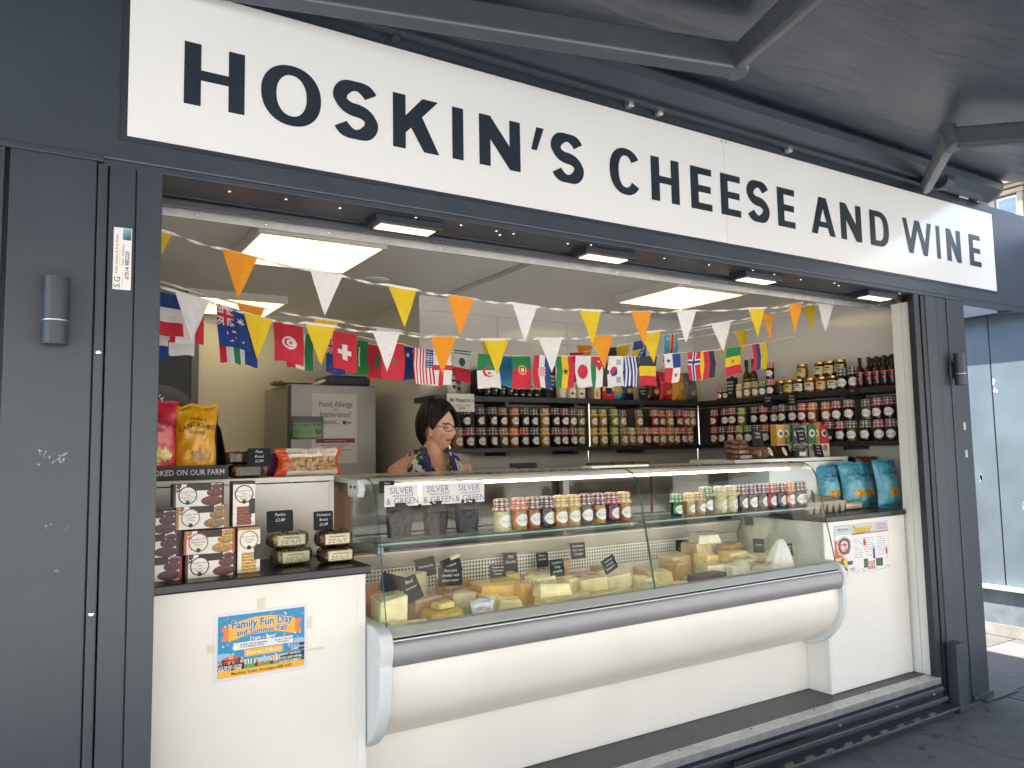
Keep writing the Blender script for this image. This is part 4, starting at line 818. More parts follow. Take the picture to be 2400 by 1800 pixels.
# biscuit cartons
def biscuit_box(nm, lab, loc, w_, h_, edge, cookie, title, rotz=0., d_=.05, tall=False):
    e, ck_ = H(edge), H(cookie)
    def front(u, v):
        if tall:
            if v < .06 or v > .97: return e
            if .26 < abs(u - .62) + 2 * abs(v - .56) < 0: return e
            if u > .72 and .38 < v < .72: return H('#221a18')
            if .55 < v < .96 and .18 < u < .86:
                k = v * 15 + .35 * nz(u * 6, v * 9, 3); k -= int(k); e_ = .16 + .05 * nz(int(v * 15) * 3.3, 1, 1)
                if not (e_ < u < 1 - e_): return H('#e6e2da')
                return mixc(sc3(ck_, .3), tuple(min(.9, x * 1.7) for x in ck_), max(0, min(1, 1.15 - k * 1.1 + .5 * nz(u * 30, v * 60, 2))))
            return H('#e6e2da') if v < .90 else mixc(H('#e6e2da'), H('#c4b8a8'), .5)
        if u < .05 or u > .955: return e
        if v < .30 and .26 < u < .74: return H('#1f1a1a')
        if v < .34 and u < .16 and hsh(int(u * 30), int(v * 20)) > .35: return mixc(e, ck_, .5)
        for cx_, cy_, rx, ry in ((.86, .14, .12, .13), (.82, .42, .17, .19), (.76, .78, .22, .22)):
            if ((u - cx_) / rx) ** 2 + ((v - cy_) / ry) ** 2 < 1:
                q = .5 + .9 * nz(u * 34, v * 20, 2) + .5 * nz(u * 80, v * 46, 5); sh = .55 + .9 * ((cy_ + ry - v) / (2 * ry)); return mixc(sc3(ck_, .25), tuple(min(.9, x * 2.1) for x in ck_), max(0, min(1, q * sh * .8)))
        return (.80, .77, .72)
    t = carton(nm, lab, loc, w_, h_, d_, front, mixc(e, (.02, .015, .012), .25), rotz, 'biscuit cartons on the counter', *((78, 46) if not tall else (40, 78)), top=lambda u, v: e, cat='biscuits')
    s = (h_ if not tall else w_) ; cx_, cz = (-w_ * .22, h_ * .5) if not tall else (0, h_ * .72); R_ = s * (.40 if not tall else .42)
    b = MB(); NS = 40
    for r0, r1, c in ((0, R_ * .88, (.82, .80, .75)), (R_ * .88, R_, e)):
        for k in range(NS):
            a0, a1 = 2 * PI * k / NS, 2 * PI * (k + 1) / NS; w0 = 1 + (.03 if k % 2 else -.02) * (r1 == R_); w1 = 1 + (.03 if (k + 1) % 2 else -.02) * (r1 == R_)
            q = [(cx_ + r0 * math.cos(a0), -d_ / 2 - .0016, cz + r0 * math.sin(a0)), (cx_ + r1 * w0 * math.cos(a0), -d_ / 2 - .0016, cz + r1 * w0 * math.sin(a0)), (cx_ + r1 * w1 * math.cos(a1), -d_ / 2 - .0016, cz + r1 * w1 * math.sin(a1)), (cx_ + r0 * math.cos(a1), -d_ / 2 - .0016, cz + r0 * math.sin(a1))]
            b.poly(q if r0 else q[1:] + [q[0]][:1] if False else q if r0 else [q[0], q[1], q[2]], c)
    for k in range(12):
        a0, a1 = 2 * PI * k / 12, 2 * PI * (k + 1) / 12; r = R_ * .24; zc = cz - R_ * .82
        b.poly([(cx_, -d_ / 2 - .002, zc), (cx_ + r * math.cos(a0), -d_ / 2 - .002, zc + r * math.sin(a0)), (cx_ + r * math.cos(a1), -d_ / 2 - .002, zc + r * math.sin(a1))], H('#2a2220'))
    b.build('seal', print_m, t, world=False)
    text('Grandma Wild\'s', R_ * .24, ink_brown, t, (cx_, -d_ / 2 - .0023, cz + R_ * .36), world=False, shear=.3)
    for i, q in enumerate(title): text(q, R_ * .27, ink_brown, t, (cx_, -d_ / 2 - .0023, cz + R_ * (.04 - .27 * i)), world=False)
    return t
BX = .158
biscuit_box('biscuit_box', 'triple chocolate chip biscuit box at the foot of the stack', (.503, .228, 1.1005), BX, .075, '#33191a', '#5e3226', ('Triple', 'Chocolate Chip', 'Biscuits'), .06)
biscuit_box('biscuit_box', 'orange edged butterscotch biscuit box, second in the stack', (.501, .230, 1.1760), BX, .076, '#b0552a', '#c08a4c', ('Butterscotch', 'Biscuits'), -.02)
biscuit_box('biscuit_box', 'tan edged crumbly oat biscuit box, third in the stack', (.475, .240, 1.2580), BX, .073, '#9c7138', '#8a7048', ('Crumbly', 'Oaties'), .05)
biscuit_box('biscuit_box', 'triple chocolate chip biscuit box on top of the stack', (.466, .240, 1.3315), BX, .073, '#33191a', '#6a352a', ('Triple', 'Chocolate Chip', 'Biscuits'), .03)
biscuit_box('biscuit_box', 'upright crumbly oat biscuit box standing on the worktop', (.626, .232, 1.1005), .073, .153, '#a87a3c', '#b79a58', ('Crumbly', 'Oaties'), .0, .055, True)
biscuit_box('biscuit_box', 'upright triple chocolate chip biscuit box on top of another upright box', (.610, .240, 1.2540), .073, .153, '#33191a', '#7a4030', ('Triple', 'Chocolate Chip', 'Biscuits'), .03, .05, True)
for i, (x, z, e, lab) in enumerate(((.338, 1.1005, '#b02030', 'red edged chocolate biscuit box lowest beside the post'), (.327, 1.1755, '#3a1f26', 'dark chocolate biscuit box second beside the post'), (.322, 1.2490, '#5a1f3a', 'plum edged chocolate biscuit box topmost beside the post'))):
    biscuit_box('biscuit_box', lab, (x, .235, z), BX, .073, e, '#4a2832', ('Chocolate', 'Biscuits'), .02)

# foil wrapped loaf cakes
def loaf(nm, lab, loc, w_, h_, d_, foil, labc, title, rotz=0., seed=0, m_=None, group=None, clear=False):
    t = thing(nm, lab, 'cake', loc, rotz, group); fc = H(foil)
    def pos(u, v):
        a = 2 * PI * u; c, s = math.cos(a), math.sin(a); k = (v - .5) * 2
        e = max(0., 1 - abs(k) ** 6) ** .5; e = max(e, .55 if abs(k) < 1 else .25)
        y = d_ / 2 * e * math.copysign(abs(c) ** .5, c); z = h_ / 2 + h_ / 2 * e * math.copysign(abs(s) ** .5, s)
        q = .004 * nz(u * 14 + seed, v * 12, 1.5) + .002 * nz(u * 30, v * 28 + seed, 4)
        return (k * w_ / 2 * (1 + .06 * nz(u * 6, seed, 2) * abs(k) ** 4), y * (1 + q * 14), max(.0005, z + q))
    b = MB(); b.grid(40, 30, pos, lambda u, v: mixc(sc3(fc, .45), sc3(fc, 1.7), max(0, min(1, .5 + .9 * nz(u * 16 + seed, v * 16, 3)))), flip=False)
    b.poly([pos(i / 40, 0) for i in range(40)], sc3(fc, .7)); b.poly([pos(i / 40, 1) for i in range(39, -1, -1)], sc3(fc, .7))
    b.build('wrapper', m_ or foil_m, t, world=False, smooth=True)
    lc = H(labc); lw, lh = w_ * .68, h_ * .62; yf = -d_ / 2 * 1.06 - .001
    MB().grid(26, 14, lambda u, v: (-lw / 2 + lw * u, yf - .003 * math.cos((u - .5) * 3) , h_ * .50 + lh / 2 - lh * v), lambda u, v: sc3(lc, .45) if u < .03 or u > .97 or v < .06 or v > .94 else (.06, .055, .04) if (v > .45 and int(v * 14) % 2 and .1 < u < .9 and hsh(int(u * 26), int(v * 14)) > .3) else lc).build('paper_label', print_g, t, world=False, smooth=True)
    if title: text(title, lh * .24, ink_d2, t, (0, yf - .0045, h_ * .5 + lh * .22), world=False, sx=.9)
    return t
loaf('loaf_cake', 'gold foil treacle parkin cake at the foot of its pair', (.800, .315, 1.1005), .150, .062, .085, '#7a6c50', '#a8a276', 'TREACLE PARKIN', .10, 1, group='foil wrapped loaf cakes')
loaf('loaf_cake', 'gold foil ginger parkin cake lying on the treacle parkin', (.786, .315, 1.1630), .150, .058, .085, '#8a7a56', '#aaa67a', 'GINGER PARKIN', .04, 4, group='foil wrapped loaf cakes')
loaf('loaf_cake', 'brown foil fruit brack cake lowest by the glass cabinet', (.948, .265, 1.1005), .135, .058, .085, '#5a4238', '#cfc898', 'YORKSHIRE BRACK', .05, 7, group='foil wrapped loaf cakes')
loaf('loaf_cake', 'brown foil fruit brack cake topmost by the glass cabinet', (.940, .268, 1.1590), .138, .060, .085, '#5a4238', '#cac394', 'YORKSHIRE BRACK', .02, 9, group='foil wrapped loaf cakes')
loaf('loaf_cake', 'plum bread loaf in clear wrap with dark label on the riser', (.690, .56, 1.4085), .135, .052, .085, '#5a3a26', '#1c2420', None, .05, 12, group='plum bread loaves')
loaf('loaf_cake', 'plum bread loaf in shiny wrap behind the chalk card', (.680, .60, 1.461), .135, .050, .08, '#6a4a30', '#5a4632', None, .02, 15, group='plum bread loaves')
def bis_col(u, v):
    if u < .17 or u > .93: return H('#d2521c')
    if v < .30: return H('#e6dccb')
    if v > .82: return H('#d8cfc0')
    return mixc(H('#7a5430'), H('#c9a46e'), max(0, min(1, .5 + 1.1 * nz(u * 16, v * 7, 3))))
t = packet('biscuit_packet', 'orange ended biscuit packet lying on the white riser', (.938, .56, 1.409), .262, .110, .07, bis_col, .04, 21, cat='biscuits', crimp=.02, texts=[("Grandma Wild's", .017, .092, ink_d2, dict(shear=.25, dx=-.035)), ('Lemon, Ginger', .012, .093, ink_red, dict(dx=.07)), ('and Lemon', .012, .079, ink_red, dict(dx=.07))])
b = MB(); pk = lambda u, v: (.745 + .03 * u, .585 - .05 * v, 1.50 + .03 * v)
packet('biscuit_packet', 'purple ended biscuit packet peeping out behind the chalk card', (.77, .63, 1.409), .14, .095, .05, lambda u, v: H('#6a1c5a') if u > .62 else H('#a9855c'), .0, 25, cat='biscuits', crimp=.03)
carton('carton_box', 'plain brown cardboard carton behind the white riser end', (1.075, .66, 1.1005), .10, .29, .18, lambda u, v: H('#3a2c28') if v < .10 or ((u - .5) ** 2 + (v - .05) ** 2 < .02) else H('#7a5236'), H('#6d4a32'), .0)

# chalk price cards
def chalk_card(lab, loc, w_, h_, lines, rotz=0., lean=0., roll=0., prong=0., size=None, group='black chalk price cards', fold=False, clip=False):
    t = thing('price_card', lab, 'price card', loc, rot=(lean, 0, rotz), group=group)
    Mr = Matrix.Translation((0, 0, prong)) @ Matrix.Rotation(-roll, 4, 'Y')
    r = .006; pts = []
    for cx_, cz, a0 in ((w_ / 2 - r, r, -90), (w_ / 2 - r, h_ - r, 0), (-w_ / 2 + r, h_ - r, 90), (-w_ / 2 + r, r, 180)):
        for q in (0, 30, 60, 90): a = math.radians(a0 + q); pts.append(Mr @ Vector((cx_ + r * math.cos(a), -.001, cz + r * math.sin(a))))
    MB().slab(pts, (0, .002, 0)).build('card', black_card, t, world=False)
    if fold: MB().box(-w_ / 2, w_ / 2, .0011, .02, h_ - .002, h_, M=Mr).build('fold', black_card, t, world=False)
    if clip: MB().box(w_ * .05, w_ * .5, -.0025, .004, h_ * .82, h_ * 1.02, M=Mr).build('clip', mat('clip_clear', (.62, .56, .50), .25, noise=(9, .1)), t, world=False)
    if prong:
        MB().tube([(0, 0, -.01), (0, 0, prong * .55), (-.006, 0, prong * .75), (-.005, 0, prong + .008)], .0009, 6).build('prong', alu, t, world=False); MB().tube([(0, 0, prong * .5), (.006, 0, prong * .75), (.005, 0, prong + .008)], .0009, 6).build('prong', alu, t, world=False)
    s0 = size or h_ * .20
    for i, s_ in enumerate(lines):
        zz = h_ * (.80 - .25 * i) if len(lines) > 1 else h_ * .55; p = Mr @ Vector((0, -.0016, zz))
        ln = max(4, len(s_)); sz = min(s0, w_ * 1.65 / ln)
        text(s_, sz, chalk_m, t, p, world=False, shear=.22, roll=roll)
    return t
chalk_card('chalk card reading plum bread, propped on the riser', (.731, .508, 1.451), .088, .070, ('Plum', 'Bread', '£2.80'), .02, -.1)
chalk_card('chalk card reading parkin, standing on the foil cakes', (.752, .285, 1.222), .094, .075, ('Parkin', '£2.80'), .03, -.08)
chalk_card('chalk card reading brack, standing on the foil cakes', (.902, .262, 1.2195), .072, .068, ('Yorkshire', 'Brack', '£2.49'), .0, -.08)
chalk_card('chalk card reading olives, behind the glass corner', (1.120, .195, 1.345), .062, .045, ('Olives', '£3.99'), .02, 0, 0, .0)
DZ = .816
for lab, x, y, z, w_, h_, ln, kw in [
    ('tilted dark chalk card at the cabinet end above the pink ham', 1.185, .33, .955, .085, .062, (), dict(roll=-.3, rotz=-.25)),
    ('wide folded chalk card reading wensleydale', 1.455, .56, .960, .088, .070, ('Wensleydale',), dict(roll=.10, fold=True)),
    ('chalk card tipped sideways in front of the tall white cheese', 1.265, .255, .928, .062, .085, ('Red', 'Leicester'), dict(roll=.38, rotz=-.3)),
    ('chalk card half hidden behind the jalapeno cheddar card', 1.590, .575, .955, .095, .065, ('Lochside',), dict(roll=.22, clip=True)),
    ('chalk card for jalapeno pepper cheddar, widest of the cards', 1.490, .405, .925, .105, .070, ('Fiery Jack', 'cheddar with', 'jalapeno pepper'), dict(roll=-.05, prong=.012)),
    ('chalk card reading red wine cheddar', 1.752, .46, .925, .078, .050, ('Cheddar with', 'Red wine &', 'Caramel'), dict(roll=-.06, prong=.012)),
    ('tall chalk card reading mild cheddar by the grille', 1.935, .645, .915, .068, .085, ('Mild', 'Cheddar'), dict(fold=True)),
    ('chalk card reading mature cheddar by the grille', 2.118, .65, .925, .064, .062, ('Mature', 'Cheddar'), {}),
    ('chalk card reading lancashire tasty on the pale blocks', 1.963, .300, .918, .072, .068, ('Lancashire', 'Tasty', '£4.40/lb'), dict(roll=.02, prong=.022)),
    ('chalk card reading farmhouse extra mature cheddar', 2.300, .60, .938, .085, .070, ('Farmhouse', 'Extra Mature', 'Cheddar'), dict(prong=.016, fold=True)),
    ('steeply tilted chalk card reading traditional crumbly lancashire', 2.262, .295, .915, .075, .060, ('Traditional', 'Crumbly', 'Lancashire'), dict(roll=.36, prong=.02)),
    ('chalk card reading big, behind the green fan wedge', 3.005, .60, .915, .110, .068, ('Big', 'Pots'), dict(roll=-.12)),
    ('chalk card hung high near the cabinet end', 3.530, .60, 1.035, .070, .062, (), dict(roll=.0)),
    ('dark red brown chalk card above the wrapped soft cheese', 3.305, .345, .925, .082, .066, ('Smoked',), dict(roll=-.1)),
    ('chalk card beside the white cloth at the cabinet end', 3.435, .25, .905, .078, .058, ('Garstang', 'Blue'), dict(roll=-.08, rotz=.3)),
    ('small chalk card leaning on the last shelf jar', 3.530, .165, 1.195, .05, .05, (), dict(roll=-.6, rotz=.3))]:
    chalk_card(lab, (x, y, z), w_ * 1.08, h_ * 1.12, ln, kw.get('rotz', .03), -.12, kw.get('roll', 0), kw.get('prong', 0), None, 'black chalk price cards', kw.get('fold', False), kw.get('clip', False))

# ------------------------------------------------------------------ cheeses
def ch_mat(c, wax=False): return mat('cheese_%s%s' % (c.strip('#'), '_w' if wax else ''), tuple(min(.9, x * 1.18) for x in H(c)), .35 if not wax else .25, noise=(16, .2), sss=.0 if wax else .15, coat=.25, bump=(30, .45, .003))
film_m = glass_mat('cling_film', (.96, .96, .96), .10, 1.30)
def block(lab, loc, w_, d_, h_, c, rotz=0., taper=.05, film=True, seed=0, paper=None, cat='cheese'):
    t = thing('cheese_block', lab, cat, loc, rotz, 'cheeses laid out in the cabinet')
    b = MB(); b.box(-w_ / 2, w_ / 2, -d_ / 2, d_ / 2, 0, h_)
    for i in range(8):
        x, y, z = b.v[i]; k = 1 - (taper if z > 0 else 0); b.v[i] = (x * k + .014 * (hsh(i, seed) - .5), y * k + .012 * (hsh(seed, i) - .5), z + (.026 * (hsh(i + 3, seed) - .5) if z > 0 else 0))
    o = b.build('cheese', ch_mat(c), t, world=False, bevel=.006, seg=3)
    if film:
        f = MB()
        def sp(u, v):
            x, y = (u - .5) * w_ * 1.07, (v - .5) * d_ * 1.07; e = max(abs(u - .5), abs(v - .5)) * 2
            return (x + .004 * nz(u * 7, v * 7, seed), y, h_ * (1.04 if e < .93 else .80) + .0035 * nz(u * 9 + seed, v * 9, 1) + .002)
        f.grid(14, 12, sp); f.build('film', film_m, t, world=False, smooth=True)
    if paper:
        MB().grid(12, 8, lambda u, v: ((u - .5) * w_ * 1.02, -d_ / 2 - .003 + d_ * .9 * v, h_ * (1 - taper * .2) + .004 + .003 * nz(u * 5, v * 5, seed)), lambda u, v: paper if (int(u * 12) + int(v * 8)) % 2 else (.78, .75, .72)).build('paper', print_m, t, world=False, smooth=True)
    return t
def wedge(lab, loc, r, ang, h_, c, rotz=0., rind=None, film=True, seed=0, tilt=0.):
    t = thing('cheese_wedge', lab, 'cheese', loc, rot=(tilt, 0, rotz), group='cheeses laid out in the cabinet')
    n_ = 10; pts = [Vector((0, 0, 0))] + [Vector((r * math.cos(-ang / 2 + ang * i / n_), r * math.sin(-ang / 2 + ang * i / n_), 0)) for i in range(n_ + 1)]
    b = MB(); b.slab(pts[::-1], (0, 0, h_)); b.build('cheese', ch_mat(c), t, world=False, bevel=.003)
    if rind:
        q = [Vector((p.x * 1.012, p.y * 1.012, -.0005)) for p in pts[1:]] + [Vector((p.x * 1.001, p.y * 1.001, -.0005)) for p in pts[:0:-1]]
        MB().slab(q[::-1], (0, 0, h_ + .001)).build('rind', mat('rind_' + rind.strip('#'), H(rind), .4, noise=(20, .15)), t, world=False)
    return t
def wheel(lab, loc, r, h_, c, seed=0, film=False, name='waxed_cheese'):
    t = thing(name, lab, 'cheese', loc, 0, 'cheeses laid out in the cabinet')
    MB().lathe([(r * .9, 0), (r * .98, .006), (r, h_ * .35), (r * .985, h_ * .75), (r * .93, h_ * .94), (r * .82, h_), (r * .4, h_ * 1.01), (.002, h_ * 1.01)], 40).build('cheese', ch_mat(c, True), t, world=False, smooth=True)
    return t
CY = '#d9b45a'
waxed = wheel('yellow waxed cheese wheel at the front glass', (1.352, .215, DZ), .086, .075, '#b89a10')
block('small pale cheese piece in film on the yellow wheel', (1.362, .220, DZ + .077), .085, .06, .026, '#cdbb6a', .25, .1, True, 3)
block('tall cream cheese half with grey film in the near corner', (1.128, .195, DZ), .10, .11, .155, '#d9d0a0', -.05, .02, True, 4)
block('low pale slab of cheese lying against the front rail', (1.165, .135, DZ), .15, .05, .064, '#b9b07c', -.03, .05, True, 6)
wheel('salmon pink wrapped ham behind the near corner cheese', (1.135, .42, DZ), .075, .155, '#c9745a', 5, name='wrapped_ham')
block('tall white cheese block standing at the back left', (1.355, .545, DZ), .125, .10, .165, '#e0d6ae', .08, .02, False, 7)
block('pale pink cheese block behind the tipped card', (1.335, .345, DZ), .13, .10, .105, '#c9a184', .12, .04, True, 8)
block('orange cheese block under the jalapeno cheddar card', (1.515, .385, DZ), .14, .10, .098, '#d08a4c', -.06, .04, True, 9)
block('second orange cheese slab behind the yellow wheel', (1.480, .30, DZ), .10, .07, .055, '#d69a58', .2, .05, True, 10)
wedge('dark purple rind cheese wedge standing near the feta bag', (1.500, .205, DZ), .095, 1.1, .125, '#a99a72', 2.3, '#2a1218', True, 11)
block('long yellow cheddar block with patterned wrapper', (1.700, .40, DZ), .20, .14, .118, '#dfb24e', -.05, .03, True, 12)
block('deep yellow cheddar block with red checked paper', (1.800, .34, DZ), .10, .12, .105, '#d3a545', .12, .04, False, 13, H('#b8343c'))
block('sliced pale cheese tray low at the front', (1.735, .165, DZ), .20, .07, .048, '#ddcf86', -.08, .05, False, 14)
block('big pale lancashire slab at the front', (1.900, .185, DZ), .25, .09, .068, '#cbbd82', .10, .04, True, 15)
block('pale lancashire block stacked on the front slab', (1.862, .205, DZ + .069), .15, .08, .055, '#d6cc98', -.12, .10, True, 16)
block('cream lancashire block behind the tasty card', (1.900, .345, DZ), .11, .10, .135, '#d9ce98', .1, .08, True, 17)
block('pale cheddar block with red checked paper under the farmhouse card', (2.215, .50, DZ), .20, .10, .085, '#d4b071', .03, .04, False, 18, H('#b8343c'))
block('small tan cheese cube by the grille', (2.235, .655, DZ), .055, .05, .128, '#c79a58', .1, .04, False, 19)
block('pale crumbly block tilted in the middle', (2.130, .290, DZ + .050), .135, .09, .055, '#d5c794', -.2, .06, True, 20)
block('pale slab below the tilted crumbly block', (2.135, .235, DZ), .20, .11, .050, '#cabd84', .05, .05, True, 21)
block('large cream wrapped block behind the tilted card', (2.300, .330, DZ), .13, .13, .100, '#d8caa0', -.25, .12, True, 22)
block('white sliced fan cheese piece near the glass joint', (2.470, .40, DZ), .22, .09, .060, '#ccc98e', -.3, .25, False, 23)
block('small round topped cream cheese by the glass joint', (2.360, .185, DZ), .11, .08, .062, '#cfc290', .15, .2, True, 24)
block('folded pale green paper with cheese behind the joint', (2.560, .235, DZ), .20, .09, .050, '#c4c694', -.25, .3, False, 25)
block('amber smoked cheese block', (2.745, .400, DZ), .085, .10, .098, '#b98a3e', .1, .05, True, 26)
block('beige cheese in a wire tray behind the amber block', (2.66, .50, DZ), .14, .09, .070, '#c8a878', -.1, .08, True, 27)
block('tall beige cheese block at the far back', (3.020, .52, DZ), .13, .12, .165, '#c9b488', .12, .05, True, 28)
block('cheese in crumpled silver film on the beige block', (3.050, .49, DZ + .167), .16, .10, .055, '#c4bfae', -.15, .25, True, 29)
block('orange tan cheese wedge behind the dark red card', (3.230, .48, DZ), .12, .10, .150, '#c9a262', .2, .15, True, 30)
block('soft yellow cheese with domed top', (3.170, .40, DZ), .16, .11, .125, '#d8bd78', -.1, .25, True, 31)
block('paper wrapped white cheese with pink label', (3.035, .28, DZ), .17, .11, .085, '#d2cbbb', .1, .15, True, 32, None)
block('pale cheese wrapped in clear film near the far front', (3.175, .215, DZ), .11, .10, .080, '#c5c0a8', .3, .2, True, 33)
block('small white wedge behind the green fan', (2.930, .33, DZ), .13, .10, .090, '#cfc692', -.2, .2, True, 34)
wedge('flat pale green fan shaped cheese wedge standing upright', (2.745, .335, DZ + .02), .135, 1.25, .03, '#8fa04c', 1.15, '#6f8236', True, 35, PI / 2 - .15)
t = carton('cheese_box', 'purple and maroon cheese box at the far front', (2.735, .175, DZ), .20, .078, .07, lambda u, v: (.6, .55, .6) if (.35 < v < .5 and hsh(int(u * 30), 2) > .5) else H('#5a1a2c') if u < .5 - .2 * v else H('#2f2450'), H('#2a1c3c'), .06, cat='cheese')
fd = thing('muslin_cheese', 'white muslin draped cheese at the far end of the cabinet', 'cheese', (3.30, .22, DZ))
b = MB()
def mus(u, v):
    a = 2 * PI * u; h_ = .19 * (1 - v) ** .8; r = .012 + .085 * v ** .7; r *= 1 + .10 * math.sin(a * 9 + v * 2) * v + .05 * math.sin(a * 4)
    return (r * math.cos(a) + .03 * (1 - v), r * .75 * math.sin(a), h_)
b.grid(72, 24, mus); b.poly([mus(i / 72, 0) for i in range(72)]); b.build('cloth', mat('muslin', (.80, .79, .75), .85, noise=(60, .05)), fd, world=False, smooth=True)
for i, (x, y, w_, d_, h_, c, rz, lab) in enumerate((
    (1.245, .42, .12, .09, .125, '#dccf9c', .2, 'cream cheese block between the ham and the pink cheese'), (1.255, .60, .12, .09, .12, '#d0643e', .0, 'deep orange cheese block at the back by the grille'),
    (1.58, .56, .14, .09, .115, '#d8a258', .1, 'tan orange cheese block behind the long cheddar'), (1.61, .28, .09, .08, .088, '#dfc77c', .3, 'small butter yellow piece in front of the long cheddar'),
    (1.665, .23, .11, .07, .072, '#e0d29a', -.2, 'pale yellow piece just behind the sliced tray'), (1.83, .53, .13, .09, .120, '#d9bb66', .05, 'yellow block at the back under the mild card'),
    (1.99, .52, .14, .10, .118, '#d7c48a', -.08, 'buff block at the back beside the tasty card'), (2.04, .33, .10, .09, .110, '#dccf9e', .3, 'cream cube behind the front slab'),
    (2.08, .44, .12, .08, .100, '#cf9f58', .0, 'tan block in the middle of the deck'), (2.21, .395, .11, .09, .092, '#d6cda2', -.3, 'ivory block behind the tilted crumbly piece'),
    (2.42, .54, .16, .10, .105, '#cdb277', .1, 'buff block at the back near the centre post'), (2.44, .28, .10, .08, .078, '#d8ce9c', .2, 'cream wedge beside the glass joint'),
    (2.60, .36, .12, .09, .085, '#d5c488', -.1, 'butter coloured block behind the green paper'), (2.84, .50, .15, .10, .125, '#c7b184', .1, 'buff block at the back behind the fan wedge'),
    (2.86, .26, .10, .09, .090, '#d3cba6', -.3, 'ivory piece behind the purple cheese box'), (2.97, .40, .12, .10, .120, '#cfb877', .2, 'yellowish block in the far middle'),
    (3.12, .30, .12, .09, .098, '#d9cfae', .4, 'white piece under the domed soft cheese'), (3.27, .33, .12, .09, .105, '#cabf9a', -.2, 'wrapped ivory block beside the muslin cheese'),
    (3.42, .42, .14, .12, .090, '#bfb79a', .1, 'grey white block in the far corner'), (3.33, .58, .16, .10, .130, '#c9ad70', .0, 'tan block at the far back'))):
    block(lab, (x, y, DZ), w_, d_, h_, c, rz, .05 + .1 * hsh(i, 4), i % 2 == 0, 40 + i)
# feta bag and olives
packet('feta_packet', 'white and blue feta packet leaning in the cabinet front', (1.492, .135, DZ), .095, .108, .025, lambda u, v: H('#cfd6dc') if v > .12 else H('#9fb4c4'), -.15, 31, lean=-.15, cat='cheese', crimp=.04, texts=[('YAMAS', .022, .072, ink_red, {}), ('Greek Feta', .018, .040, ink_navy, dict(shear=.2))])
mus_m = None
def olive(lab, x, y, sd_):
    t = thing('olive_pouch', lab, 'olives', (x, y, 1.1665), .02, 'clear pouches of dark olives')
    w_, h_, d_ = .118, .155, .04
    pf = lambda u, v, s: ((u - .5) * w_ * (1 - .08 * (v - .5)), s * d_ / 2 * max(0, 1 - (2 * u - 1) ** 2) ** .5 * max(.05, 1 - abs(2 * v - 1.15) ** 3) + .002 * nz(u * 9 + sd_, v * 9, 2), h_ * (1 - v))
    b = MB(); b.grid(16, 18, lambda u, v: pf(u, v, -1)); b.grid(16, 18, lambda u, v: pf(u, v, 1), flip=True); b.build('pouch', glass_mat('pouch_film', (.97, .97, .97), .05, 1.15), t, world=False, smooth=True)
    b = MB(); ol = H('#140a0c')
    b.grid(18, 18, lambda u, v: ((u - .5) * w_ * .90 * (1 - .35 * max(0, v - .6)), -d_ / 2 * 1.12 * max(0, 1 - (2 * u - 1) ** 4) ** .5 - .006 * nz(u * 8 + sd_, v * 9, 1), .010 + h_ * .84 * (1 - v)), lambda u, v: mixc(ol, H('#3a1a1e'), max(0, nz(u * 9, v * 9 + sd_, 4))))
    b.grid(8, 8, lambda u, v: ((u - .5) * w_ * .74, .008, .012 + h_ * .8 * (1 - v)), ol, flip=True); b.build('olives', mat('olive_flesh', attr=True, rough=.35, coat=.12, spec=.3, bump=(60, .6, .004)), t, world=False, smooth=True)
    MB().box(-w_ / 2 - .01, w_ / 2 + .01, -.021, -.020, h_ - .028, h_ + .052).build('card', mat('white_card', (.80, .78, .76), .6, noise=(9, .03)), t, world=False)
    text('SILVER', .034, ink_pur, t, (0, -.0216, h_ + .030), world=False, bold=-.004); text('& GREEN', .034, ink_pur, t, (.005, -.0216, h_ - .010), world=False, bold=-.004); text('olives in oil £3.99', .012, ink_m, t, (.005, -.022, h_ + .012), world=False)
olive('olive pouch behind the olives chalk card, nearest the cabinet end', 1.178, .215, 1); olive('middle olive pouch with handwritten purple card', 1.325, .205, 4); olive('olive pouch nearest the jam jars', 1.462, .205, 7)
MB_card = tag(MB().box(1.25, 1.38, .30, .301, 1.29, 1.388).build('spare_card', mat('spare_card_w', (.7, .68, .67), .6, noise=(9, .03)), None), 'spare white handwritten card standing behind the olive pouches', 'card')
# ------------------------------------------------------------------ far counter goods
for i, (x, y, w_, h_, rz, lab) in enumerate(((4.090, .46, .165, .262, -.35, 'blue crisp packet nearest the cabinet, behind its neighbours'), (4.205, .37, .185, .275, -.22, 'blue crisp packet in front, second from the cabinet'), (4.345, .40, .165, .262, -.30, 'blue crisp packet tucked behind the last one'), (4.365, .255, .185, .285, -.12, 'blue crisp packet nearest the white jamb'))):
    packet('crisp_packet', lab, (x, y, 1.1115), w_, h_, .085, crisp_col('#4f9fb8', '#8cc8d6', '#c8962e'), rz, 40 + i * 3, 'blue crisp packets on the far counter', lean=-.12, cat='crisps', texts=crisp_text(ink_teal, w_, h_))
for i, (x, y, c, lab) in enumerate(((4.30, .60, '#1c1418', 'dark brown packet peeping out behind the blue crisps'), (4.42, .58, '#16304a', 'navy packet peeping out behind the blue crisps'), (4.53, .50, '#8a5a20', 'orange brown packet behind the blue crisps by the jamb'))):
    packet('crisp_packet', lab, (x, y, 1.1115), .16, .30, .06, (lambda cc: (lambda u, v: H(cc)))(c), -.3, 60 + i, cat='crisps')
def pk2(u, v): return H('#d4562a') if (u < .22 and v > .3) or u > .9 else mixc(H('#c9b7a4'), H('#b59c84'), max(0, nz(u * 9, v * 9)))
loaf('biscuit_packet', 'orange ended packet lying on the far worktop', (4.07, .335, 1.1115), .20, .045, .085, '#b89a84', '#cdbba8', None, -.1, 33, m_=print_bag)
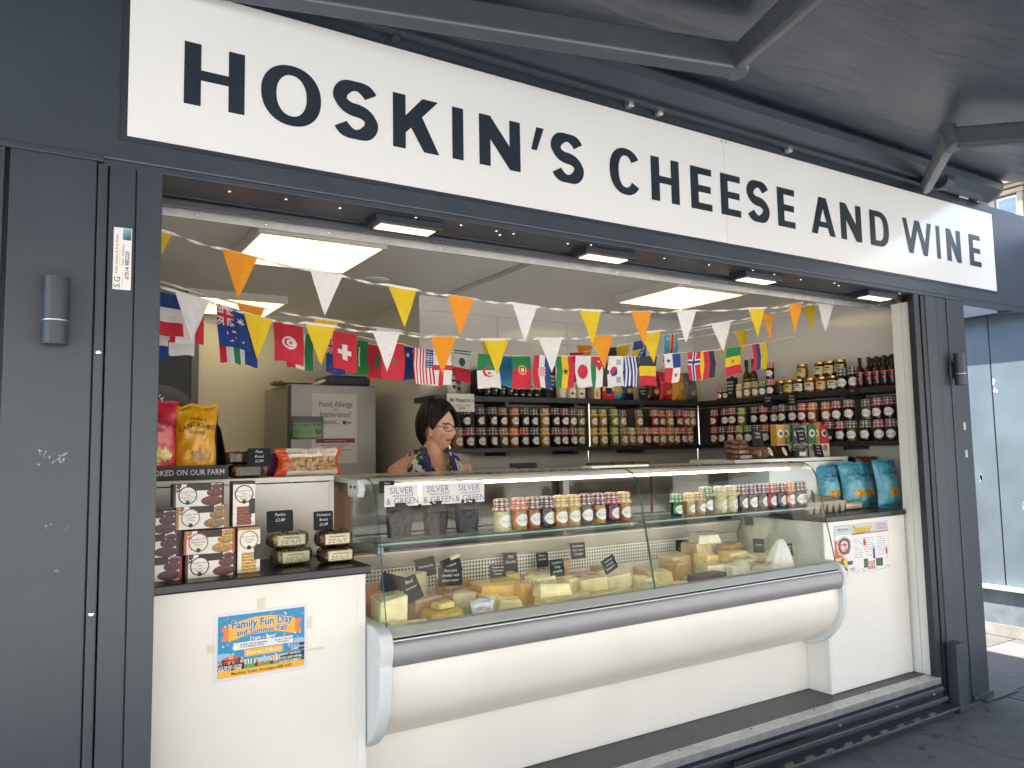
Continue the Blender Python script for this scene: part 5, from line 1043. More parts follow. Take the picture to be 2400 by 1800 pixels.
loaf('biscuit_packet', 'cream packet with purple end lying behind the egg tray', (4.02, .46, 1.1115), .19, .075, .09, '#a08c7c', '#c8b8a2', None, -.1, 36, m_=print_bag)
eg = thing('egg_tray', 'grey pulp egg tray on the far worktop beside the glass', 'egg tray', (3.80, .37, 1.1115))
pulp = mat('egg_pulp', (.42, .37, .30), .9, noise=(30, .12), bump=(80, .4))
b = MB()
def egf(u, v): 
    return (3.62 + .34 * u, .48 - .21 * v, 1.125 + .050 - .028 * (math.cos(u * 2 * PI * 6) * .5 + .5) * (math.cos(v * 2 * PI * 4) * .5 + .5))
b.grid(60, 40, egf); b.build('tray', pulp, eg, smooth=True)
b = MB()
for i in range(6):
    x0 = 3.622 + i * .0567; b.slab([Vector((x0 + .004, .269, 1.163)), Vector((x0 + .014, .272, 1.1125)), Vector((x0 + .042, .272, 1.1125)), Vector((x0 + .053, .269, 1.163))], (0, .01, 0))
b.box(3.62, 3.96, .2665, .2685, 1.160, 1.175); b.build('cup_wall', pulp, eg)
# chocolate bars, oatcake boxes, plant and cards on the far riser
RZ = 1.4165
for i, (x, y, z, lab) in enumerate(((3.42, .56, RZ, 'flat brown fudge bag lowest at the riser end'), (3.43, .585, RZ + .028, 'flat brown fudge bag on the lowest one'), (3.47, .62, RZ + .056, 'brown fudge bag third up in its pile'), (3.53, .68, RZ + .084, 'brown fudge bag topmost in its pile'), (3.57, .56, RZ, 'brown fudge bag standing in the middle of the riser'))):
    loaf('fudge_bag', lab, (x, y, z), .15, .030 if i < 4 else .07, .10, '#6a4632', '#7d5a40', None, .1 * i, 50 + i, m_=print_bag, group='fudge bags on the far riser')
for i, (x, lab) in enumerate(((3.675, 'dark chocolate bar with oval label, nearer the fudge'), (3.800, 'dark chocolate bar with oval label, nearer the plant'))):
    t = thing('chocolate_bar', lab, 'chocolate', (x, .535, RZ), rot=(-.45, 0, .05), group='chocolate bars on the far riser')
    b = MB(); b.box(-.058, .058, -.006, .006, 0, .082, H('#2a1612')); b.build('bar', print_g, t, world=False, bevel=.003)
    MB().grid(14, 14, lambda u, v: ((u - .5) * .034 * math.sqrt(max(0.02, 1 - (2 * v - 1) ** 2)), -.0068, .070 - .058 * v), lambda u, v: (.2, .15, .08) if int(v * 14) in (5, 8) and .2 < u < .8 else (.70, .64, .45)).build('paper_label', print_m, t, world=False)
for i, (x, c, d) in enumerate(((3.835, '#c08a3a', '#d8a850'), (3.905, '#7a8a5a', '#9aa878'), (3.985, '#2f5a3a', '#4f7a52'), (4.063, '#7f9a72', '#a8b88e'), (4.128, '#2f6a42', '#3c7a4c'), (4.190, '#b9822e', '#d19a3c'), (4.250, '#c2303a', '#d85a52'))):
    cc, dd = H(c), H(d)
    carton('oatcake_box', 'tall oatcake box, %s, %s from the plant end' % (['ochre', 'sage', 'dark green', 'pale sage', 'bottle green', 'orange', 'red'][i], ORD[i]), (x, .62 + .02 * (i % 2), RZ), .060, .20, .06, (lambda cc, dd: (lambda u, v: (.74, .70, .64) if (v > .60 and not ((u - .5) / .32) ** 2 + ((v - .72) / .10) ** 2 < 1) or ((u - .5) / .36) ** 2 + ((v - .26) / .12) ** 2 < 1 and not ((u - .5) / .27) ** 2 + ((v - .26) / .09) ** 2 < .6 else (.10, .09, .08) if ((u - .5) / .36) ** 2 + ((v - .26) / .12) ** 2 < 1 else H('#a07c4c') if v > .6 else cc))(cc, dd), dd, -.25, 'oatcake boxes on the far riser', 14, 34, cat='biscuits')
ptt = thing('potted_plant', 'small white flowering plant in a dark pot on the far riser', 'plant', (3.895, .53, RZ))
MB().lathe([(.026, 0), (.030, .002), (.036, .055), (.036, .06)], 18).build('pot', mat('pot_dark', (.03, .028, .025), .6, noise=(20, .2)), ptt, world=False); MB().box(-.03, .03, -.038, -.037, .012, .035).build('pot_label', mat('pot_label', (.55, .56, .5), .6, noise=(20, .1)), ptt, world=False)
b = MB()
for k in range(240):
    a = 6.28 * hsh(k, 1); r = .075 * hsh(k, 2) ** .5; z = .045 + .085 * hsh(k, 3) * (1 - .3 * r / .075) ; s = .006 + .005 * hsh(k, 5); q = hsh(k, 6) * 6.28; tl = hsh(k, 7) - .5
    M = Matrix.Translation((r * math.cos(a), r * math.sin(a) * .7, z)) @ Matrix.Rotation(q, 4, 'Z') @ Matrix.Rotation(tl * 2.4, 4, 'X')
    b.add([M @ Vector(p) for p in ((-s, 0, 0), (0, -s * .6, .001), (s, 0, 0), (0, s * .6, .001))], [(0, 1, 2, 3)], H('#c9cbb4') if k % 3 == 0 else H('#3c4a2c') if k % 3 == 1 else H('#6a7448'))
fo = b.build('foliage', print_m, ptt, world=False); fo['kind'] = 'stuff'
GC = 'black chalk price cards'
chalk_card('chalk card reading fudge, standing on the brown bags', (3.635, .60, RZ + .075), .095, .095, ('Fudge', '£2.50'), .0, -.15, -.08)
chalk_card('chalk card above the little plant pot', (3.905, .50, RZ + .085), .085, .095, ('Oatcakes', 'hand', 'baked', '£2.10'), .0, -.1, .08, 0, .017)
chalk_card('chalk card reading chocolate, leaning on the oatcake boxes', (4.065, .505, RZ), .085, .080, ('Choc', 'Cake', '£3.50'), .0, -.25, -.12)
chalk_card('small chalk card clipped to the red oatcake box', (4.265, .555, RZ + .128), .05, .05, (), .0, -.1, .2)
for x, y, lab, ln in ((4.375, 1.13, 'chalk label hanging below the top side shelf, nearer the corner', ('Chutney', '£3.25')), (4.375, .93, 'chalk label hanging below the top side shelf under the honey', ('Acacia', 'Honey', '£4.95')), (4.375, .47, 'chalk label hanging below the top side shelf under the bottles', ('Sauces',))):
    chalk_card(lab, (x, y, 1.758 if y > .6 else 1.80), .075, .085 if y > .6 else .05, ln, -PI / 2, 0, 0)
chalk_card('chalk card reading lancashire crisps on the top back shelf', (3.82, 1.80, 1.8435), .09, .085, ('Lancashire', 'Crisps'), .1, -.1)
# top back shelf crisps
for i, (x, c, f_, ch_, lab) in enumerate(((3.655, '#4f9fb8', '#8cc8d6', '#c8962e', 'blue crisp packet on the top back shelf'), (3.775, '#152a52', '#1c3260', '#c8962e', 'navy crisp packet on the top back shelf'), (4.035, '#33180e', '#5a3018', '#c09040', 'brown crisp packet on the top back shelf'), (4.175, '#b81f30', '#cc4040', '#c09040', 'red crisp packet on the top back shelf'), (4.300, '#c08a18', '#d6a030', '#9a7030', 'gold crisp packet on the top back shelf'), (4.44, '#55585a', '#7a7c7c', '#b08a50', 'grey crisp packet in the top shelf corner'))):
    packet('crisp_packet', lab, (x, 1.93 + .012 * (i % 2), 1.8435), .16, .235, .08, crisp_col(c, f_, ch_), .15, 70 + i * 2, 'crisp packets on the top back shelf', lean=-.06, cat='crisps', texts=[('LANCASHIRE', .022, .16, ink_d2, dict(arch=.01))])
for i, (x, lab) in enumerate(((2.285, 'egg box with yellow and black label nearest the assistant'), (2.430, 'egg box with yellow and black label, second from the assistant'))):
    t = thing('egg_box', lab, 'egg box', (x, 1.52, 1.3155), .12, 'egg boxes behind the cabinet')
    MB().prism([(-.05, 0), (-.058, .035), (-.05, .07), (.05, .07), (.058, .035), (.05, 0)][::-1], -.07, .07).build('carton', pulp, t, world=False, bevel=.006)
    MB().grid(16, 8, lambda u, v: (-.055 + .11 * u, -.0592 + .008 * max(0, .5 - v) * 2, .066 - .045 * v), lambda u, v: H('#c9a545') if u < .18 or u > .82 or v < .12 else (.03, .03, .03) if hsh(int(u * 16), int(v * 8)) > .25 else (.5, .42, .2)).build('paper_label', print_m, t, world=False)
for i, x in enumerate((3.16, 3.33, 3.49)):
    t = thing('egg_box', 'plain brown pulp egg box behind the glass, %s from the chrome post' % ORD[i], 'egg box', (x, 1.52, 1.3155), .05, 'plain brown egg boxes')
    MB().prism([(-.05, 0), (-.058, .04), (-.045, .085), (.045, .085), (.058, .04), (.05, 0)][::-1], -.075, .075).build('carton', mat('pulp_brown', (.16, .105, .07), .9, noise=(30, .15), bump=(70, .4)), t, world=False, bevel=.008); MB().box(-.076, .076, -.0595, -.0575, .034, .042).build('rim', MATS['pulp_brown'], t, world=False)
tb = thing('plastic_tray', 'dark blue plastic tray standing behind the egg boxes', 'tray', (2.60, 1.56, 1.3155))
MB().box(-.10, .10, -.008, .008, 0, .098).build('panel', mat('plastic_navy', (.012, .02, .06), .35, noise=(6, .1)), tb, world=False, bevel=.02, seg=4); MB().box(-.08, .08, -.0105, -.0085, .015, .08).build('recess', mat('plastic_navy2', (.008, .013, .04), .4, noise=(6, .1)), tb, world=False, bevel=.01)
ck_ = thing('storage_crate', 'low grey crate on the work surface under the egg boxes', 'crate', (2.85, 1.56, 1.1155))
for x0, x1 in ((2.20, 2.72), (3.06, 3.60)):
    MB().box(x0, x1, 1.44, 1.68, 1.1156, 1.315).build('body' , mat('crate_grey', (.24, .235, .23), .6, noise=(5, .1)), ck_, bevel=.006)
# cordial sign on the shelf
cs = thing('cordial_sign', 'curled white paper sign for vintage cordials above the assistant', 'sign', (2.28, 1.78, 1.80))
b = MB(); b.grid(14, 8, lambda u, v: (2.185 + .195 * u, 1.786 - .010 * math.sin(u * PI) * v - .006 * u * u * v, 1.855 - .115 * v), (.76, .72, .64)); b.build('sheet', mat('sign_paper', (.78, .74, .66), .5, noise=(6, .04)), cs, smooth=True)
text("Mr Fitzpatrick's", .031, ink_m, cs, (2.282, 1.770, 1.812), shear=.15, sx=.86, bold=.01); text('Vintage Cordials', .017, ink_grey, cs, (2.282, 1.768, 1.779), shear=.1); text('£6.99', .018, ink_m, cs, (2.282, 1.766, 1.760), bold=.02)

# ------------------------------------------------------------------ fridge with notices
fg = thing('tall_fridge', 'tall grey steel fridge with notices taped to its door', 'fridge', (1.70, 2.8, .19))
stl = mat('brushed_steel', (.40, .39, .375), .45, metal=.35, noise=(3, .05), stretch=(1, 1, .1)); 
MB().box(1.40, 2.0, 2.535, 3.12, .20, 1.954).build('cabinet', mat('fridge_side', (.32, .315, .30), .5, noise=(3, .05)), fg, bevel=.006)
MB().box(1.412, 2.0, 2.495, 2.530, .25, 1.948).build('door', stl, fg, bevel=.008, seg=3); MB().box(1.40, 1.411, 2.505, 2.533, .25, 1.945).build('hinge_strip', slate_d, fg)
MB().box(1.425, 1.50, 2.478, 2.4945, 1.20, 1.45).build('handle', mat('handle_dark', (.05, .05, .05), .4, noise=(6, .1)), fg, bevel=.006)
no = thing('allergy_notice', 'white food allergy notice in a plastic sleeve on the fridge', 'notice', (1.70, 2.49, 1.42))
MB().box(1.548, 1.860, 2.4925, 2.4940, 1.425, 1.892).build('sheet', mat('notice_paper', (.72, .70, .68), .3, noise=(5, .03)), no)
for s_, z, sz, mt, bo in (('Food Allergy', 1.820, .052, ink_grey, .02), ('or', 1.785, .036, ink_grey, 0), ('Intolerance?', 1.750, .052, ink_grey, .02)): text(s_, sz, mt, no, (1.712, 2.4918, z), bold=bo, sx=.86)
b = MB(); b.box(1.575, 1.845, 2.4905, 2.4922, 1.562, 1.592, H('#8a2a48')); 
for i, (z, x0, x1) in enumerate(((1.705, 1.60, 1.72), (1.697, 1.60, 1.71), (1.688, 1.60, 1.73), (1.545, 1.61, 1.81), (1.533, 1.65, 1.77), (1.512, 1.60, 1.82), (1.500, 1.66, 1.76), (1.482, 1.68, 1.75))): b.box(x0, x1, 2.4912, 2.4922, z, z + .004, (.16, .15, .15))
b.box(1.76, 1.785, 2.4912, 2.4922, 1.685, 1.71, H('#2a4a3c')); b.box(1.79, 1.82, 2.4912, 2.4922, 1.69, 1.705, (.3, .3, .3)); b.build('print', print_m, no)
text('Please speak to a member of staff', .011, ink_w, no, (1.71, 2.4902, 1.577))
hg_ = thing('hygiene_sticker', 'green and black hygiene rating card overlapping the allergy notice', 'sticker', (1.53, 2.488, 1.55))
b = MB(); b.grid(34, 22, lambda u, v: (1.412 + .215 * u, 2.4885, 1.738 - .150 * v), lambda u, v: H('#101a26') if u < .05 or u > .95 or v < .28 or v > .92 else H('#2a5a1e') if (.30 < v < .42 and hsh(int(u * 34), 5) > .45) else H('#3f6f22') if .6 < v < .76 and u < .72 and int(u * 34) % 4 < 2 else H('#58901f')); b.build('card', print_g, hg_)
MB().lathe([(.017, 0), (.016, .001)], 20).build('rating_disc', ink_m, hg_, loc=(1.592, 2.488, 1.638), rot=(PI / 2, 0, 0)); text('5', .028, ink_w, hg_, (1.592, 2.4862, 1.638), bold=.02); text('FOOD HYGIENE RATING', .014, ink_m, hg_, (1.522, 2.488, 1.680), sx=1.05)
pp = tag(MB().grid(10, 6, lambda u, v: (1.36 + .28 * u, 2.56 + .30 * v, 1.966 + .018 * nz(u * 3, v * 3, 2) + .012 * (u < .1)), (.7, .66, .58)).build('paper_pile', mat('loose_paper', (.70, .66, .56), .7, noise=(6, .05)), None, smooth=True), 'loose cream papers lying on top of the fridge', 'papers')
tag(MB().box(1.68, 1.98, 2.55, 2.85, 1.956, 2.022).build('storage_tub', mat('tub_navy', (.015, .025, .055), .4, noise=(6, .1)), None, bevel=.012, seg=3), 'dark navy tub on top of the fridge', 'tub')
t = thing('tape_roll', 'white folder leaning against the navy tub on the fridge', 'folder', (1.62, 2.60, 1.958), rot=(0, -.5, 0)); MB().box(-.05, .05, -.05, .05, 0, .012).build('cover', mat('folder_white', (.62, .64, .70), .3, noise=(6, .05)), t, world=False, bevel=.003); MB().box(-.045, .045, -.045, .045, .0122, .018).build('pages', mat('folder_pages', (.7, .69, .66), .7, noise=(6, .05)), t, world=False)

# ------------------------------------------------------------------ posters
def prect(u, v, x0, x1, y0, y1): return x0 < u < x1 and y0 < v < y1
PO = thing('fun_day_poster', 'blue and yellow family fun day poster taped to the near counter', 'poster', (.64, .137, .86))
px0, px1, pz0, pz1 = .505, .806, .774, .990
SK = Matrix.Rotation(.035, 4, 'Y'); pc = Vector((.6425, .1378, .891))
MB().box(px0, px1, .1382, .1390, pz0, pz1).build('sleeve', mat('sleeve_clear', (.74, .74, .80), .2, noise=(5, .03)), PO)
def fun(u, v):
    cy, bl_, gr_, or_, nv = H('#eeb53c'), H('#2b8fc4'), H('#5e9e45'), H('#e0804a'), H('#1d2740')
    if v > .895: return cy
    if prect(u, v, 0, .30, .80, .91) : return nv
    cv = .16 - .10 * math.sin(PI * (u - .12) / .76) if .12 < u < .88 else 0
    if .12 < u < .88 and cv < v < cv + .27: return cy if cv + .265 > v else or_
    if (.04 < u <= .12 or .88 <= u < .96) and .18 < v < .40 and abs(v - .29) < .11 - .0 * u: return or_ if not ((u < .06 or u > .94) and abs(v - .29) < .035) else bl_
    if prect(u, v, .17, .86, .46, .57): return (.80, .82, .84)
    if (u - .225) ** 2 + ((v - .515) * .75) ** 2 < .0012: return (.1, .1, .06)
    if prect(u, v, .30, .74, .585, .70): return cy
    if ((u - .15) / .15) ** 2 + ((v - .83) / .17) ** 2 < 1 and v < .83:
        if abs(u - .06) < .012 or abs(u - .24) < .012 or abs(v - .72) < .012: return H('#4a2420')
        if v > .79: return nv
        for cx_ in (.09, .15, .21):
            if abs(u - cx_) < .012 and .745 < v < .80: return nv
        return H('#d8603c') if abs(((u * 40) % 4) - 2) > .9 else H('#ec9a62')
    for k, (y0, x0) in enumerate(((.60, .83), (.665, .82), (.73, .72), (.79, .70), (.85, .70))):
        if y0 < v < y0 + .052 and u > x0: return nv
    if v > .74:
        for cx_, c1 in ((.37, H('#2f7a58')), (.66, H('#cf6a4a'))):
            if abs(u - cx_) < (v - .70) * .75 and v < .83 and abs(u - cx_) < .055: return c1 if int((u - cx_ + .2) * 60) % 2 else (.8, .78, .7)
        for cx_, c1, h0 in ((.43, H('#b8322c'), .755), (.61, H('#e8c83c'), .755), (.48, H('#c95a4a'), .81), (.54, H('#c95a4a'), .81), (.66, H('#5a8ac0'), .82)):
            if abs(u - cx_) < .016 and h0 < v < .88: return H('#d8a27c') if v < h0 + .03 else c1 if v < h0 + .075 else nv
        return gr_ if v > .82 else H('#9cc9de')
    if ((u - .93) / .13) ** 2 + ((v - .60) / .09) ** 2 < 1 or ((u - .05) / .12) ** 2 + ((v - .66) / .06) ** 2 < 1: return H('#8fc3dd')
    q = hsh(int(u * 60), int(v * 44))
    if q > .965: return (cy, or_, gr_, (.8, .8, .8))[int(q * 1000) % 4]
    return bl_
b = MB(); b.grid(128, 94, lambda u, v: (px0 + .012 + (px1 - px0 - .022) * u, .1372, pz1 - .010 - (pz1 - pz0 - .022) * v), fun); b.build('print', print_m, PO)
PW, PH = px1 - px0 - .022, pz1 - pz0 - .022
def pt(s_, u, v, size, m_, **kw): return text(s_, size * 1.28, m_, PO, (px0 + .012 + PW * u, kw.pop('y', .1364), pz1 - .010 - PH * v), **kw)
pt('Family Fun Day', .50, .165, .027, ink_w, bold=.055, sx=.92, y=.1368); pt('Family Fun Day', .50, .165, .027, ink_blue, bold=.022, sx=.92)
pt('and Summer Fair', .50, .300, .0205, ink_w, bold=.055, sx=.92, y=.1368); pt('and Summer Fair', .50, .300, .0205, ink_blue, bold=.022, sx=.92)
pt('11am - 2pm', .50, .415, .0135, ink_w, bold=.02); pt('St John with St Augustine', .405, .495, .0066, ink_navy, bold=.015); pt('C of E Primary School', .385, .535, .0066, ink_navy, bold=.015); pt("St John's Church", .745, .495, .0066, ink_navy, bold=.015); pt('Accrington', .745, .535, .0066, ink_navy, bold=.01)
pt('Saturday 11th July', .52, .642, .0120, ink_w, bold=.015)
for s_, u, v in (('STALLS', .885, .626), ('GAMES', .880, .691), ('MESSY CHURCH', .835, .756), ('FOOD AND DRINK', .83, .816), ('ENTERTAINMENT', .83, .876)): pt(s_, u, v, .0070, ink_w, bold=.025)
pt('LIVE MUSIC FROM', .135, .825, .0072, ink_w, bold=.02); pt('ABOUT TIME', .135, .872, .0098, ink_w, bold=.03); pt('Maudsley Street, Accrington BB5 6AD', .50, .948, .0098, ink_m, bold=.012)
tape = mat('sticky_tape', (.70, .66, .54), .25, noise=(20, .06))
for x0, x1, z0, z1 in ((.640, .664, .986, 1.024), (.804, .822, .905, .945), (.804, .862, .830, .838), (.486, .508, .870, .895)): MB().box(x0, x1, .1374, .1379, z0, z1).build('tape', tape, PO)
SPo = thing('sports_poster', 'white summer football poster with red text on the far counter', 'poster', (3.9, .137, .79))
qx0, qx1, qz0, qz1 = 3.660, 4.146, .786, 1.058
def sport(u, v):
    r_, nv = H('#c23348'), H('#1d2740')
    if prect(u, v, .02, .27, .03, .13): return H('#8fb8cc') if not prect(u, v, .03, .26, .045, .115) else (.72, .74, .76)
    if ((u - .15) / .13) ** 2 + ((v - .42) / .20) ** 2 < 1:
        d = math.hypot((u - .16) / .13, (v - .42) / .20); return (.08, .07, .07) if .55 < d < .8 else r_ if hsh(int(u * 70), int(v * 40)) > .6 else (.7, .6, .55)
    if u < .17 and .30 < v < .64 and u < .03 + .34 * (v - .28): return H('#d8561c')
    if prect(u, v, 0, .20, .66, 1.0): return H('#e8d020') if .67 < v < .82 and hsh(int(u * 40), 3) > .3 else nv if hsh(int(u * 50), int(v * 30)) > .5 else (.6, .6, .62)
    if prect(u, v, .20, .30, .72, .80) or prect(u, v, .50, .58, .72, .90) or prect(u, v, .73, .86, .74, .90): return mixc(nv, H('#4a7a3a'), hsh(int(u * 50), int(v * 40)))
    if prect(u, v, .57, .71, .78, .94): return mixc(H('#b0584c'), (.75, .6, .55), hsh(int(u * 60), int(v * 40)))
    for cx_, c1, y0 in ((.53, r_, .30), (.70, H('#24508a'), .48), (.94, r_, .52)):
        if abs(u - cx_) < .022 and y0 < v < y0 + .27: return (.55, .4, .32) if v < y0 + .05 else c1 if v < y0 + .16 else nv if c1 != r_ else (.75, .6, .55)
    if u > .30 and .28 < v < .70 and int(v * 90) % 4 == 0:
        cu = (u - .30) % .22
        if .02 < cu < .19 and hsh(int(u * 90), int(v * 90)) > .25: return r_ if v < .36 else (.25, .25, .28)
    if u > .32 and .90 < v < .98 and int(v * 90) % 3 == 0 and hsh(int(u * 60), int(v * 80)) > .5: return (.2, .2, .2)
    if u > .30 and .205 < v < .225: return r_
    return (.80, .79, .80) if v > .2 else H('#c3ccd4')
b = MB(); b.grid(128, 90, lambda u, v: (qx0 + (qx1 - qx0) * u, .1372, qz1 - (qz1 - qz0) * v), sport); b.build('print', print_m, SPo)
text('Summer', .062, ink_m, SPo, (3.900, .1366, 1.026), bold=.05, roll=.03, sx=.82); text('Summer', .062, ink_yel, SPo, (3.897, .1360, 1.028), bold=.03, roll=.03, sx=.82)
text('OF FOOTBALL', .020, ink_red, SPo, (4.080, .1366, 1.038), sx=.8); text('ACCRINGTON', .020, ink_red, SPo, (4.080, .1366, 1.019), sx=.8); text('PRIDE IN PLACE', .014, ink_navy, SPo, (3.731, .1366, 1.034), bold=.03); text('WIN', .035, ink_m, SPo, (3.70, .1366, .855), bold=.03, sx=.8); text('FREE', .022, ink_red, SPo, (3.800, .1366, .816), bold=.01); text('TO ATTEND', .008, ink_red, SPo, (3.800, .1366, .802))
# ------------------------------------------------------------------ bunting
PC = dict(o=H('#e8931a'), y=H('#e2c01c'), w=(.78, .76, .74))
rib = mat('bunting_tape', (.78, .76, .73), .7, noise=(30, .05))
def bunting(lab, spots, y, yL, yR, xL, zL, xR, zR, ph=.172):
    t = thing('pennant_bunting', lab, 'bunting', ((xL + xR) / 2, y, 2.15))
    ends = [(xL, yL, zL)]
    for c, x0, z0, x1, z1 in spots: ends += [(x0, y, z0), (x1, y, z1)]
    ends.append((xR, yR, zR))
    b = MB()
    for i in range(len(ends) - 1):
        p, q = Vector(ends[i]), Vector(ends[i + 1]); n_ = 8; gap = i % 2 == 0
        for k in range(n_):
            f = lambda s: p.lerp(q, s) + Vector((0, 0, -.006 * math.sin(PI * s) if gap else -.001 * math.sin(PI * s)))
            a, c_ = f(k / n_), f((k + 1) / n_); tw0 = (k / n_) * PI * (2 if gap else 0); tw1 = ((k + 1) / n_) * PI * (2 if gap else 0); hw = .0055
            o0 = Vector((0, math.sin(tw0), math.cos(tw0))) * hw; o1 = Vector((0, math.sin(tw1), math.cos(tw1))) * hw
            b.add([a - o0, c_ - o1, c_ + o1, a + o0], [(0, 1, 2, 3)])
    b.build('tape', rib, t)
    for i, (c, x0, z0, x1, z1) in enumerate(spots):
        P0, P1 = Vector((x0, y - .001, z0)), Vector((x1, y - .001, z1)); w_ = max(.10, (P1 - P0).length); d = Vector((.012 * (hsh(i, y) - .5) - .0, .035 * (hsh(i, y + 2) - .5), -ph))
        mid = (P0 + P1) / 2; P0 = mid - (P1 - P0).normalized() * w_ / 2; P1 = mid + (P1 - mid).normalized() * w_ / 2
        tip = mid + d; b = MB(); N_ = 9
        def pos(u, v):
            e = P0.lerp(P1, u).lerp(tip, v); bow = .010 * math.sin(PI * u) * (1 - v) * math.sin(i * 2.1 + y * 5) + .004 * nz(u * 3 + i, v * 4, y) + .012 * v * (1 - v) * math.sin(i * 3.7)
            return e + Vector((0, bow, 0))
        b.grid(8, N_, pos, PC[c]); b.build('pennant', cloth_m, t, smooth=True)
PA = [('y', .262, 2.318, .398, 2.290), ('o', 0.567, 2.255, 0.696, 2.236), ('w', 0.898, 2.212, 1.028, 2.202), ('y', 1.22, 2.185, 1.352, 2.176), ('o', 1.498, 2.167, 1.628, 2.161), ('w', 1.826, 2.16, 1.961, 2.155), ('y', 2.204, 2.161, 2.338, 2.166), ('o', 2.527, 2.176, 2.664, 2.187), ('w', 2.836, 2.204, 2.984, 2.219), ('y', 3.393, 2.264, 3.529, 2.279), ('o', 3.73, 2.308, 3.863, 2.336), ('w', 4.012, 2.341, 4.16, 2.349)]
PB = [('w', .435, 2.118, .560, 2.090), ('y', 0.687, 2.056, 0.800, 2.032), ('y', 0.933, 2.033, 1.06, 2.026), ('w', 1.226, 2.015, 1.352, 2.017), ('o', 1.501, 2.01, 1.633, 2.016), ('y', 1.777, 2.016, 1.914, 2.024), ('w', 2.087, 2.038, 2.23, 2.047), ('o', 2.409, 2.066, 2.558, 2.082), ('y', 2.741, 2.109, 2.891, 2.129), ('w', 3.284, 2.192, 3.451, 2.225), ('o', 3.725, 2.283, 3.811, 2.298), ('y', 4.1, 2.365, 4.235, 2.395)]
bunting('upper string of orange, white and yellow pennants across the opening', PA, .42, .40, .42, .20, 2.33, 4.33, 2.40)
bunting('lower string of pennants sagging in front of the flags', PB, .60, .60, .60, .15, 2.20, 4.60, 2.47)
bunting('rear string of pennants mostly hidden behind the flags', [('o', .80, 2.215, .93, 2.20), ('y', 1.17, 2.175, 1.30, 2.165), ('w', 1.50, 2.145, 1.63, 2.14), ('o', 1.83, 2.13, 1.96, 2.125), ('y', 2.13, 2.115, 2.26, 2.115), ('o', 2.80, 2.125, 2.93, 2.13), ('y', 3.10, 2.145, 3.23, 2.155), ('y', 4.02, 2.275, 4.15, 2.295), ('y', 4.20, 2.30, 4.33, 2.32)], 1.25, 1.25, 1.25, .3, 2.33, 4.64, 2.42)
# world flags
R_, W_, B_, G_, Y_, K_, LB_ = H('#c8283c'), (.76, .74, .73), H('#1f3f86'), H('#1f8046'), H('#e4c01e'), (.025, .028, .035), H('#3a9ac4')
AS = 1.5
def star(u, v, cx, cy, r, n=5, rot=0.):
    x, y = u - cx, (v - cy) * AS; d = math.hypot(x, y)
    if d > r: return False
    a = (math.atan2(x, -y) + rot) % (2 * PI / n); a = abs(a - PI / n); k = .40
    return d < r * k / (k * math.cos(PI / n - a) + (1 - k) * 0 + (math.cos(a) - k * 0) * 0 + 1e-9) if False else d <= r * (k * math.sin(PI / n)) / (math.sin(PI / n - a) * 1 + k * math.sin(a) + 1e-9) * 1.0 if False else d < r * (k + (1 - k) * max(0, (a - PI / n * .0) / (PI / n)) ** 1.6 if True else 0)
def disc(u, v, cx, cy, r): return (u - cx) ** 2 + ((v - cy) * AS) ** 2 < r * r
def H3(a, b, c): return lambda u, v: a if v < 1 / 3 else b if v < 2 / 3 else c
def V3(a, b, c): return lambda u, v: a if u < 1 / 3 else b if u < 2 / 3 else c
def jack(u, v):
    x, y = u - .5, v - .5
    if abs(x) < .09 or abs(y) < .09: return R_
    if abs(x) < .16 or abs(y) < .16: return W_
    if abs(abs(x) - abs(y)) < .05: return R_
    if abs(abs(x) - abs(y)) < .13: return W_
    return B_
def f_au(u, v):
    if u < .52 and v < .48: return jack(u / .52, v / .48)
    for cx, cy, r in ((.76, .30, .14), (.30, .66, .06), (.52, .60, .06), (.42, .84, .06), (.78, .80, .06), (.55, .76, .03)):
        if star(u, v, cx, cy, r, 7): return W_
    return B_
def f_nz(u, v):
    for cx, cy, r in ((.3, .82, .07), (.5, .9, .07), (.7, .8, .07)):
        if star(u, v, cx, cy, r): return R_
    return jack(u / .5, v / .45) if u < .5 and v < .45 else B_
def crescent(u, v, cx, cy, r, off): return disc(u, v, cx, cy, r) and not disc(u, v, cx + off, cy, r * .8)
